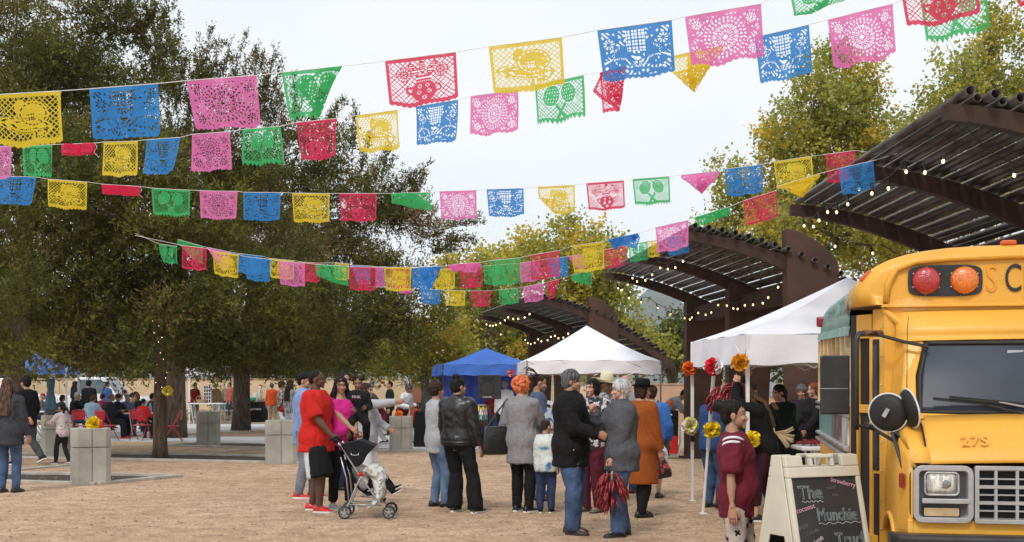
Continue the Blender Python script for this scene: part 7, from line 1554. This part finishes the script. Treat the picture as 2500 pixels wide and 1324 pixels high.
for z0, x0, x1 in ((.828, -.20, -.03), (.682, -.09, .255), (.51, .02, .255)):
    mb = MB(); mb.tube([Q(x0 + (x1 - x0) * i / 24, z0 + .006 * math.sin(i * 1.3), .025) for i in range(25)], .0016, 4); mb.build('chalk_line', cw, sn)
# ---------------- tables, chairs ----------------
tabw = mat('white table plastic', (.72, .73, .74), .5, var=.04); cred = mat('dark red enamel', (.42, .02, .035), .35)
def table(label, c, L_, D=.76, h=.74, rz=0, x=True, grp=None):
    t = thing('folding_table', label, 'table', c, rz); mb = MB(); mb.box((0, 0, h - .02), (L_, D, .045)); mb.build('tabletop', tabw, t, bev=.012)
    for s in (-1, 1):
        for w in (-1, 1):
            mb = MB(); mb.tube([(s * (L_ / 2 - .15), w * (D / 2 - .08), h - .04), (s * (L_ / 2 - .25), w * (D / 2 - .10), .02)], .016, 7); mb.build('leg', tabw, t)
        mb = MB(); mb.tube([(s * (L_ / 2 - .22), -D / 2 + .09, .25), (s * (L_ / 2 - .22), D / 2 - .09, .25)], .012, 6); mb.tube([(s * (L_ / 2 - .17), 0, h - .05), (s * (L_ / 2 - .22), 0, .25)], .01, 6); mb.build('brace', tabw, t)
    return t
def at(px, Y): return ((px - 1250) / F * Y, Y, 0)
table('white folding table at the left, under the chili bunch', at(120, 40.5), 2.4)
table('white folding table in front of the grey hooded woman, nearest the trunk', at(385, 38.2), 1.9, rz=.1)
table('second white folding table behind the heavy man in navy', at(250, 40.8), 2.2, rz=.05)
table('white craft table behind the trunk with baskets', at(505, 50), 1.45, .7, .86)
table('white stall table beside the bus with chilies on it', ((1992 - 1250) / F * 14.1, 14.1, 0), .45, .6, .90)
chair0 = None
def chair(label, px, py, rz):
    global chair0
    g = G(px, py)
    if chair0 is None:
        t = thing('folding_chair', label, 'chair', g, rz, 'red metal folding chairs')
        mb = MB(); mb.loft([[(-.21, -.20, .44), (.21, -.20, .44), (.21, -.20, .465), (-.21, -.20, .465)], [(-.20, .20, .43), (.20, .20, .43), (.20, .20, .45), (-.20, .20, .45)]]); mb.build('seat', cred, t, bev=.01)
        mb = MB(); mb.loft([[(-.20, .235 + d, .66), (-.10, .262 + d, .66), (.10, .262 + d, .66), (.20, .235 + d, .66), (.20, .245 + d, .66), (.10, .275 + d, .66), (-.10, .275 + d, .66), (-.20, .245 + d, .66)] if False else [(x, .235 + d + .03 * (1 - (x / .2) ** 2), z) for x in (-.20, -.1, 0, .1, .20)] + [(x, .247 + d + .03 * (1 - (x / .2) ** 2), z) for x in (.20, .1, 0, -.1, -.20)] for z, d in ((.62, 0), (.70, .01), (.80, .02), (.86, .03))]); mb.build('backrest', cred, t, bev=.01)
        for s in (-1, 1):
            mb = MB(); mb.tube([(s * .215, -.24, .012), (s * .215, .02, .44), (s * .215, .235, .80), (s * .17, .26, .88), (0, .275, .895)], .012, 7); mb.build('front_leg', cred, t, smooth=True)
            mb = MB(); mb.tube([(s * .195, .30, .012), (s * .195, .05, .45)], .012, 7); mb.build('rear_leg', cred, t, smooth=True)
        mb = MB(); mb.tube([(-.2, -.16, .15), (.2, -.16, .15)], .008, 6); mb.build('crossbar', cred, t); chair0 = t
    else:
        t = copy_tree(chair0); t.location = g; t.rotation_euler = (0, 0, rz); t['label'] = label
    return t
chair('empty red folding chair behind the nearest pillar, left of the yellow flower', 203, 1078, R(170)); chair('red folding chair under the heavy man in navy', 261, 1078, R(150)); chair('red folding chair under the boy in red', 344, 1076, R(170)); chair('empty red folding chair right of the elm trunk, seen from the side', 419, 1079, R(-80)); chair('red folding chair at the far left behind the walking man', 88, 1074, R(100))
bk = cloth('black tablecloth cloth', (18, 18, 20), var=.1)
def cloth_table(label, px, Y, L_, h, D=.7):
    t = thing('draped_table', label, 'table', at(px, Y)); mb = MB(); n = 40; rs = []
    for z, e in ((h, 0), (h - .04, .012), (h * .5, .02), (.02, .03)):
        r_ = []
        for i in range(n):
            a = 2 * math.pi * i / n; x = (L_ / 2 + e) * max(-1, min(1, 1.42 * math.cos(a))); y = (D / 2 + e) * max(-1, min(1, 1.42 * math.sin(a))); k = (.012 * math.sin(i * 2.6)) * (h - z) / h * 2; r_.append((x + k, y + k, z))
        rs.append(r_)
    mb.loft(rs); mb.build('tablecloth', bk, t); return t
tt = cloth_table('black draped table with white lettering beside the tan wall', 625, 53, 1.02, .86); text('lettering', 'Tupperware', .17, mat('white print', (.7, .7, .7), .6), tt, frame((-.36, -.40, .52), (1, 0, 0), (0, 0, 1)) @ Matrix.Diagonal((.78, 1, 1, 1)), .004)
cloth_table('black draped table right of the pillar with the orange flower', 1040, 31.8, .52, .92)
# goods
def bottle(label, c, col, h=.24, r_=.032, lidc=None, grp=None, name='bottle'):
    t = thing(name, label, name, c, 0, grp); mb = MB(); mb.loft([[(q * math.cos(a), q * math.sin(a), z) for a in [2 * math.pi * i / 12 for i in range(12)]] for q, z in ((r_ * .9, 0), (r_, .01), (r_, h * .68), (r_ * .45, h * .84), (r_ * .42, h * .92))]); mb.build('bottle_body', mat('bottle ' + str(col), col, .15), t, smooth=True)
    mb = MB(); mb.tube([(0, 0, h * .92), (0, 0, h)], r_ * .48, 10); mb.build('lid', mat('lid ' + str(lidc or (.8, .8, .8)), lidc or (.8, .8, .8), .4), t); return t
z0 = .765
bottle('water bottle with a blue label on the right table, nearest the boy', (at(367, 38.1)[0], 38.1, .745), (.25, .40, .62), .28, .05); bottle('water bottle on the right table before the grey hooded woman', (at(425, 38.0)[0], 38.0, .745), (.45, .55, .62), .25, .045)
bottle('tall dispenser with a red lid on the black draped table', (at(635, 53)[0], 53, .865), (.62, .55, .50), .75, .12, (.7, .03, .03), name='dispenser')
for i, (px, col, h) in enumerate(((626, (.75, .55, .05), .22), (630, (.1, .3, .6), .18), (642, (.7, .1, .1), .2), (647, (.1, .45, .15), .22), (651, (.7, .4, .05), .18), (622, (.75, .72, .3), .16))): bottle('small %s container among the goods on the black draped table' % ('amber', 'blue', 'red', 'green', 'orange', 'pale yellow')[i], (at(px, 52.85)[0], 52.85, .865), col, h, .05, grp='containers on the black draped table', name='container')
bw = thing('bowl', 'green plastic bowl on the black draped table', 'bowl', (at(614, 52.8)[0], 52.8, .865)); mb = MB(); mb.loft([[(q * math.cos(a), q * math.sin(a), z) for a in [2 * math.pi * i / 20 for i in range(20)]] for q, z in ((.08, 0), (.14, .05), (.19, .2), (.18, .2), (.12, .05))]); mb.build('bowl_shell', mat('sea green plastic', (.03, .42, .34), .35), bw, smooth=True)
bx = thing('paper_stack', 'white paper carton beside the green bowl', 'carton', (at(622, 53.1)[0], 53.1, .865)); mb = MB(); mb.box((0, 0, .2), (.2, .15, .38), taper=.85); mb.build('carton', white, bx)
for i, px in enumerate((487, 494)):
    b = thing('basket', ('round straw basket left on the craft table', 'round straw basket right on the craft table')[i], 'basket', (at(px, 49.9)[0], 49.9, .865)); mb = MB(); mb.loft([[(q * math.cos(a), q * math.sin(a), z) for a in [2 * math.pi * i_ / 14 for i_ in range(14)]] for q, z in ((.09, 0), (.15, .14), (.14, .14), (.09, .02))]); mb.build('weave', mat('straw', (.42, .28, .14), .9), b); mb = MB(); mb.tube([(.14 * math.cos(a), 0, .13 + .16 * math.sin(a)) for a in np.linspace(0, math.pi, 9)], .012, 5); mb.build('handle', MATS['straw'], b)
pr = thing('photo_rack', 'white wire rack of small pictures on the craft table', 'rack', (at(506, 50.1)[0], 50.1, .865)); mb = MB(); mb.box((0, 0, .35), (.32, .02, .7)); mb.build('board', white, pr)
for i in range(3):
    for j in range(5): mb = MB(); mb.box((-.1 + .1 * i, -.02, .08 + .14 * j), (.07, .02, .10)); mb.build('picture', mat('dark picture', (.08, .06, .06), .5), pr)
dr = thing('hanging_dress', 'teal dress hanging under the far left blue tent', 'dress', (at(124, 38.5)[0], 38.5, 1.0)); mb = MB(); mb.loft([ring(Vector((0, 0, z)), Vector((1, 0, 0)), Vector((0, 1, 0)), a_, b_, 24) for z, a_, b_ in ((-.15, .22, .14), (.2, .16, .1), (.45, .11, .07), (.6, .13, .06), (.78, .11, .05))]); o = mb.build('cloth', cloth('teal cotton', (88, 118, 130)), dr, smooth=True); remesh(o, .02, 1, folds(.03, 14, 4, .1)); mb = MB(); mb.tube([(-.15, 0, .76), (0, 0, .86), (.15, 0, .76)], .01, 5); mb.tube([(0, 0, .86), (0, 0, 1.2)], .006, 4); mb.build('hanger', blackshoe, dr)
# ---------------- loudspeaker, drum, microphone ----------------
spk = thing('loudspeaker', 'black loudspeaker on a tripod in front of the blue tent', 'speaker', (at(1197, 29.6)[0], 29.6, 0), R(-6)); mb = MB()
mb.prism([(-.28, -.20, 1.26), (.28, -.20, 1.26), (.24, .20, 1.26), (-.24, .20, 1.26)][::-1], (0, 0, .58)); mb.build('cabinet', mat('black speaker box', (.022, .022, .024), .6, var=.2), spk, bev=.012)
mb = MB(); mb.tube([(-.05 + .17 * math.cos(a), -.205, 1.52 + .17 * math.sin(a)) for a in [2 * math.pi * i / 24 for i in range(25)]], .010, 6); mb.build('cone_ring', blkp, spk); mb = MB(); mb.box((-.03, -.205, 1.76), (.30, .012, .08)); mb.build('horn_mouth', dark, spk)
text('lettering', 'CARVIN', .06, MATS['white print'], spk, frame((-.16, -.212, 1.29), (1, 0, 0), (0, 0, 1)), .002)
mb = MB(); mb.tube([(0, 0, .08), (0, 0, 1.27)], .022, 10); mb.build('pole', blkp, spk)
for k in range(3): a = k * 2.094 + .5; mb = MB(); mb.tube([(0, 0, .62), (.52 * math.cos(a), .52 * math.sin(a), .02)], .014, 6); mb.tube([(0, 0, .16), (.30 * math.cos(a), .30 * math.sin(a), .27)], .009, 5); mb.build('leg', blkp, spk)
dm = thing('conga_drum', 'drum with yellow, white and green diamonds on a stand by the loudspeaker', 'drum', (at(1172, 30.2)[0], 30.2, 0)); rz_ = lambda z: .155 + .03 * math.sin((z - .55) / .55 * math.pi)
mb = MB(); mb.loft([[(rz_(z) * math.cos(a), rz_(z) * math.sin(a), z) for a in [2 * math.pi * i / 24 for i in range(24)]] for z in np.linspace(.55, 1.10, 10)]); sh0 = mb.build('shell', mat('dark drum wood', (.05, .03, .02), .4), dm, smooth=True)
for k in range(9):
    a = 2 * math.pi * k / 9; wa = math.pi / 9 * .92
    def dp(t, z): rr = rz_(z) + .004; return (rr * math.cos(t), rr * math.sin(t), z)
    for nm, m_, pts in (('white diamond', white, [dp(a, .74), dp(a + wa, .90), dp(a, 1.06), dp(a - wa, .90)]), ('yellow diamond', PM['yellow'], [dp(a + math.pi / 9, .94), dp(a + math.pi / 9 + wa * .6, 1.03), dp(a + math.pi / 9, 1.09), dp(a + math.pi / 9 - wa * .6, 1.03)]), ('green diamond', mat('sea green paint', (.02, .30, .28), .4), [dp(a + math.pi / 9, .88), dp(a + math.pi / 9 + wa * .7, .76), dp(a + math.pi / 9, .72), dp(a + math.pi / 9 - wa * .7, .76)])):
        c_m = sum((Vector(p) for p in pts), Vector()) / 4 * 1.0; c_m = Vector((c_m.x * 1.04, c_m.y * 1.04, c_m.z)); mb = MB(); mb.add(pts + [tuple(c_m)], [(0, 1, 4), (1, 2, 4), (2, 3, 4), (3, 0, 4)]); mb.build(nm.replace(' ', '_'), m_, sh0)
mb = MB(); mb.tube([(.16 * math.cos(a), .16 * math.sin(a), 1.10) for a in [2 * math.pi * i / 24 for i in range(25)]], .012, 6); mb.ell((0, 0, 1.10), (.155, .155, .012)); mb.build('drum_head', mat('hide', (.5, .42, .3), .7), dm)
for k in range(3): a = k * 2.094; mb = MB(); mb.tube([(.1 * math.cos(a), .1 * math.sin(a), .58), (.30 * math.cos(a), .30 * math.sin(a), .02)], .012, 6); mb.build('leg', blkp, dm)
ms = thing('microphone_stand', 'thin microphone stand left of the loudspeaker', 'microphone stand', (at(1130, 30)[0], 30, 0)); mb = MB(); mb.tube([(0, 0, .05), (0, 0, 1.22)], .010, 6); mb.build('pole', blkp, ms); mb = MB(); mb.tube([(-.25, 0, 1.20), (.0, 0, 1.23), (.48, 0, 1.33)], .008, 6); mb.build('boom', blkp, ms); mb = MB(); mb.tube([(.44, 0, 1.32), (.55, 0, 1.34)], [.014, .026], 8); mb.build('microphone', blkp, ms)
for k in range(3): a = k * 2.094; mb = MB(); mb.tube([(0, 0, .12), (.28 * math.cos(a), .28 * math.sin(a), .01)], .009, 5); mb.build('leg', blkp, ms)
# ---------------- bags and papers ----------------
bg_ = thing('tote_bag', 'woven maroon and olive tote bag behind the rust cardigan', 'bag', G(1606, 1216)); mb = MB(); mb.loft([[(-.17, -.05, .66), (.17, -.05, .66), (.17, .05, .66), (-.17, .05, .66)], [(-.16, -.06, .86), (.16, -.06, .86), (.16, .06, .86), (-.16, .06, .86)]]); mb.build('lower_half', cloth('olive weave', (66, 66, 54), scale=50), bg_, bev=.02); mb = MB(); mb.box((0, 0, .96), (.32, .11, .20)); mb.build('upper_half', cloth('maroon stripe weave', (98, 34, 50), scale=30, sx=(.3, .3, 8), var=.5), bg_, bev=.02); mb = MB(); mb.tube([(-.1, 0, 1.05), (-.08, 0, 1.25), (.0, 0, 1.38), (.08, 0, 1.25), (.1, 0, 1.05)], .010, 6); mb.build('handle', leather, bg_)
b2 = thing('cloth_bag', 'dark patterned cloth bag hanging low beside the rust cardigan', 'bag', G(1612, 1222)); mb = MB(); mb.loft([[(-.14, -.04, .27), (.16, -.04, .33), (.16, .04, .33), (-.14, .04, .27)], [(-.15, -.07, .42), (.15, -.07, .42), (.15, .07, .42), (-.15, .07, .42)], [(-.05, -.02, .68), (.02, -.02, .66), (.02, .02, .66), (-.05, .02, .68)]]); mb.build('bag_body', speckle('black red patterned cloth', (.03, .015, .02), [((.4, .05, .05), 12, .57), ((.5, .25, .08), 26, .64)]), b2, bev=.02)
rb = thing('sling_bag', 'red and black sling bag on the person in plaid near the tan wall', 'bag', (at(693, 34.5)[0], 34.5, 0)); mb = MB(); mb.ell((0, 0, .93), (.19, .09, .11)); mb.build('bag_body', speckle('red black nylon', (.5, .02, .02), [((.02, .02, .02), 8, .52)]), rb, smooth=True); mb = MB(); mb.tube([(-.1, 0, 1.0), (0, .02, 1.25), (.08, 0, 1.4)], .018, 6); mb.build('strap', blk, rb)
fl = thing('leaflets', 'printed leaflets and a white cup held by the man in slate blue', 'papers', P(1342, 1020, 16.4)); mb = MB(); mb.box((0, 0, 0), (.16, .012, .24), Matrix.Rotation(.35, 3, 'Y')); mb.build('leaflet', speckle('photo printed leaflet', (.60, .66, .74), [((.08, .16, .32), 9, .52)]), fl); mb = MB(); mb.box((.10, -.02, -.01), (.13, .012, .22), Matrix.Rotation(-.2, 3, 'Y')); mb.build('leaflet', speckle('blue printed leaflet', (.20, .32, .55), [((.75, .78, .8), 9, .52)]), fl)
mb = MB(); mb.box((.03, 0, .19), (.13, .01, .05), Matrix.Rotation(.3, 3, 'Y')); mb.build('card', white, fl)
hk = thing('corn_husks', 'bundle of dry corn husks at the stall, right of the woman hanging the ristra', 'husks', P(1905, 1062, 14.3)); rd = random.Random(8)
for k in range(22):
    a = rd.uniform(-1.2, .6); d = Vector((math.cos(a), rd.uniform(-.3, .3), math.sin(a))); u_ = d.cross(Vector((0, 1, 0))).normalized(); mb = MB(); mb.loft([[q - u_ * w, q + Vector((0, -.006, 0)), q + u_ * w, q + Vector((0, .004, 0))] for q, w in ((Vector((-.06, 0, .03)), .006), (d * .08, .016), (d * .17, .004))]); mb.build('husk', mat('dry husk', (.45, .34, .20), .9, var=.2), hk)
# dark cart with lit baubles by the pier
ctt = thing('utility_cart', 'upright black folding cart hung with a red bag and shiny baubles by the steel pier', 'cart', G(1640, 1120)); mb = MB(); mb.loft([[(-.24, -.12, .12), (.12, -.12, .12), (.12, .12, .12), (-.24, .12, .12)], [(-.10, -.10, 1.05), (.14, -.10, 1.05), (.14, .10, 1.05), (-.10, .10, 1.05)]]); mb.build('cart_body', blk, ctt, bev=.03)
for s in (-1, 1): mb = MB(); mb.tube([(.10, s * .10, .05), (.20, s * .10, .35), (.20, s * .10, .72)], .018, 8); mb.build('frame', poleW, ctt)
for x, z in ((-.03, .95), (-.08, .74), (-.14, .42), (-.19, .2), (-.1, .2)): mb = MB(); mb.ell((x, -.14, z), .028); mb.build('bauble', mat('silver bauble', (.8, .8, .75), .1, 1), ctt, smooth=True)
mb = MB(); mb.loft([[(-.08, -.22, .12), (.10, -.22, .12), (.10, -.12, .12), (-.08, -.12, .12)], [(-.02, -.20, .50), (.10, -.20, .50), (.10, -.12, .50), (-.02, -.12, .50)]]); mb.build('red_bag', red, ctt, bev=.02); mb = MB(); mb.ell((-.03, -.05, 1.22), .05); mb.build('orange_ball', orange_, ctt, smooth=True)
# ---------------- vehicles beyond the trees ----------------
vw = mat('white vehicle paint', (.72, .73, .74), .3, coat=.4, var=.03); vg = mat('vehicle glass', (.10, .13, .15), .06)
def truck(label, px, Y, rz=0, cab=True):
    t = thing('pickup_truck', label, 'pickup', at(px, Y), rz); y0, y1 = -.95, .95
    def pr(name, pts, m, ya=y0, yb=y1, bev=.03, par=None): mb = MB(); mb.prism([(x, ya, z) for x, z in pts], (0, yb - ya, 0)); return mb.build(name, m, par or t, bev=bev)
    pr('bed', [(-2.7, .55), (-2.7, 1.15), (-.55, 1.15), (-.55, .50), (-1.1, .45), (-1.3, .85), (-1.9, .85), (-2.1, .50)], vw)
    pr('cab', [(-.53, .45), (-.53, 1.18), (-.42, 1.86), (-.25, 1.92), (.75, 1.92), (1.28, 1.22), (1.3, .45)], vw, bev=.04)
    pr('hood', [(1.31, .50), (1.31, 1.18), (2.35, 1.10), (2.5, .95), (2.5, .50), (2.35, .45), (2.2, .85), (1.6, .85), (1.4, .45)], vw)
    pr('side_window', [(-.36, 1.24), (-.28, 1.80), (.10, 1.82), (.10, 1.24)], vg, y0 - .012, y0 + .02, 0); pr('side_window', [(.16, 1.24), (.16, 1.82), (.68, 1.82), (1.12, 1.24)], vg, y0 - .012, y0 + .02, 0)
    mb = MB(); mb.add([(1.31, -.8, 1.25), (1.31, .8, 1.25), (.80, .7, 1.88), (.80, -.7, 1.88)], [(0, 1, 2, 3)]); mb.build('windscreen', vg, t)
    for x in (-1.6, 1.9):
        for s in (-1, 1): mb = MB(); mb.tube([(x, s * .94, .36), (x, s * .72, .36)], .36, 20); w = mb.build('wheel', rub, t, bev=.02); mb = MB(); mb.tube([(x, s * .955, .36), (x, s * .93, .36)], .20, 14); mb.build('rim', alu, w)
    mb = MB(); mb.box((.0, y0 - .02, 1.12), (.14, .03, .03)); mb.build('door_handle', chrome, t); pr('bumper', [(-2.82, .5), (-2.82, .65), (-2.7, .65), (-2.7, .5)], chrome); return t
truck('white pickup truck parked beyond the seated crowd', 226, 52)
truck('white pickup truck further back at the far left', 20, 60, R(180))
gt = corners(1865, 30, 1950, 30.2, 2.6); ctr = sum(gt, Vector()) / 4
tent('small grey peaked tent far behind the stall', gt, P(1882, 932, ctr.y), 1.6 - 18 / 100, 1.6 - 30 / 100, mat('grey tent fabric', (.22, .24, .26), .7, var=.1), poleB, leg=.02)
# light bulbs speckling the elm crown
ts = thing('string_lights', 'small lit bulbs wound through the elm crown', 'string lights', P(380, 780, Y1)); rd = random.Random(21); prev = P(372, 800, Y1 - 1.8); mb = MB(); pts = [prev]; blb = None
for i in range(14):
    q = P(372 + rd.uniform(-4, 26) + i * 1, 782 + i * 14 + rd.uniform(-5, 5), Y1 - .3 - 1.4 * max(0, 1 - i / 8)); pts.append(q)
mb.tube(pts, .004, 4); mb.build('cable', wireM, ts, world=True)
for q in pts[1:]:
    mb = MB(); mb.ell(q, .010, nu=8, nv=6); mb.build('bulb', glassb, ts, smooth=True, world=True)
# ---------------- haze ----------------
hz = bpy.data.materials.new('haze'); hz.use_nodes = True; n_ = hz.node_tree.nodes; n_.remove(n_['Principled BSDF'])
pv = n_.new('ShaderNodeVolumePrincipled'); pv.inputs['Color'].default_value = (.76, .88, 1, 1); pv.inputs['Density'].default_value = .00014; pv.inputs['Anisotropy'].default_value = .2
hz.node_tree.links.new(pv.outputs[0], n_['Material Output'].inputs['Volume'])
mb = MB(); mb.box2((-4600, -60, -3), (4600, 4200, 262)); o = tag(mb.build('haze', hz), kind='stuff')
S.cycles.volume_bounces = 1
flush()
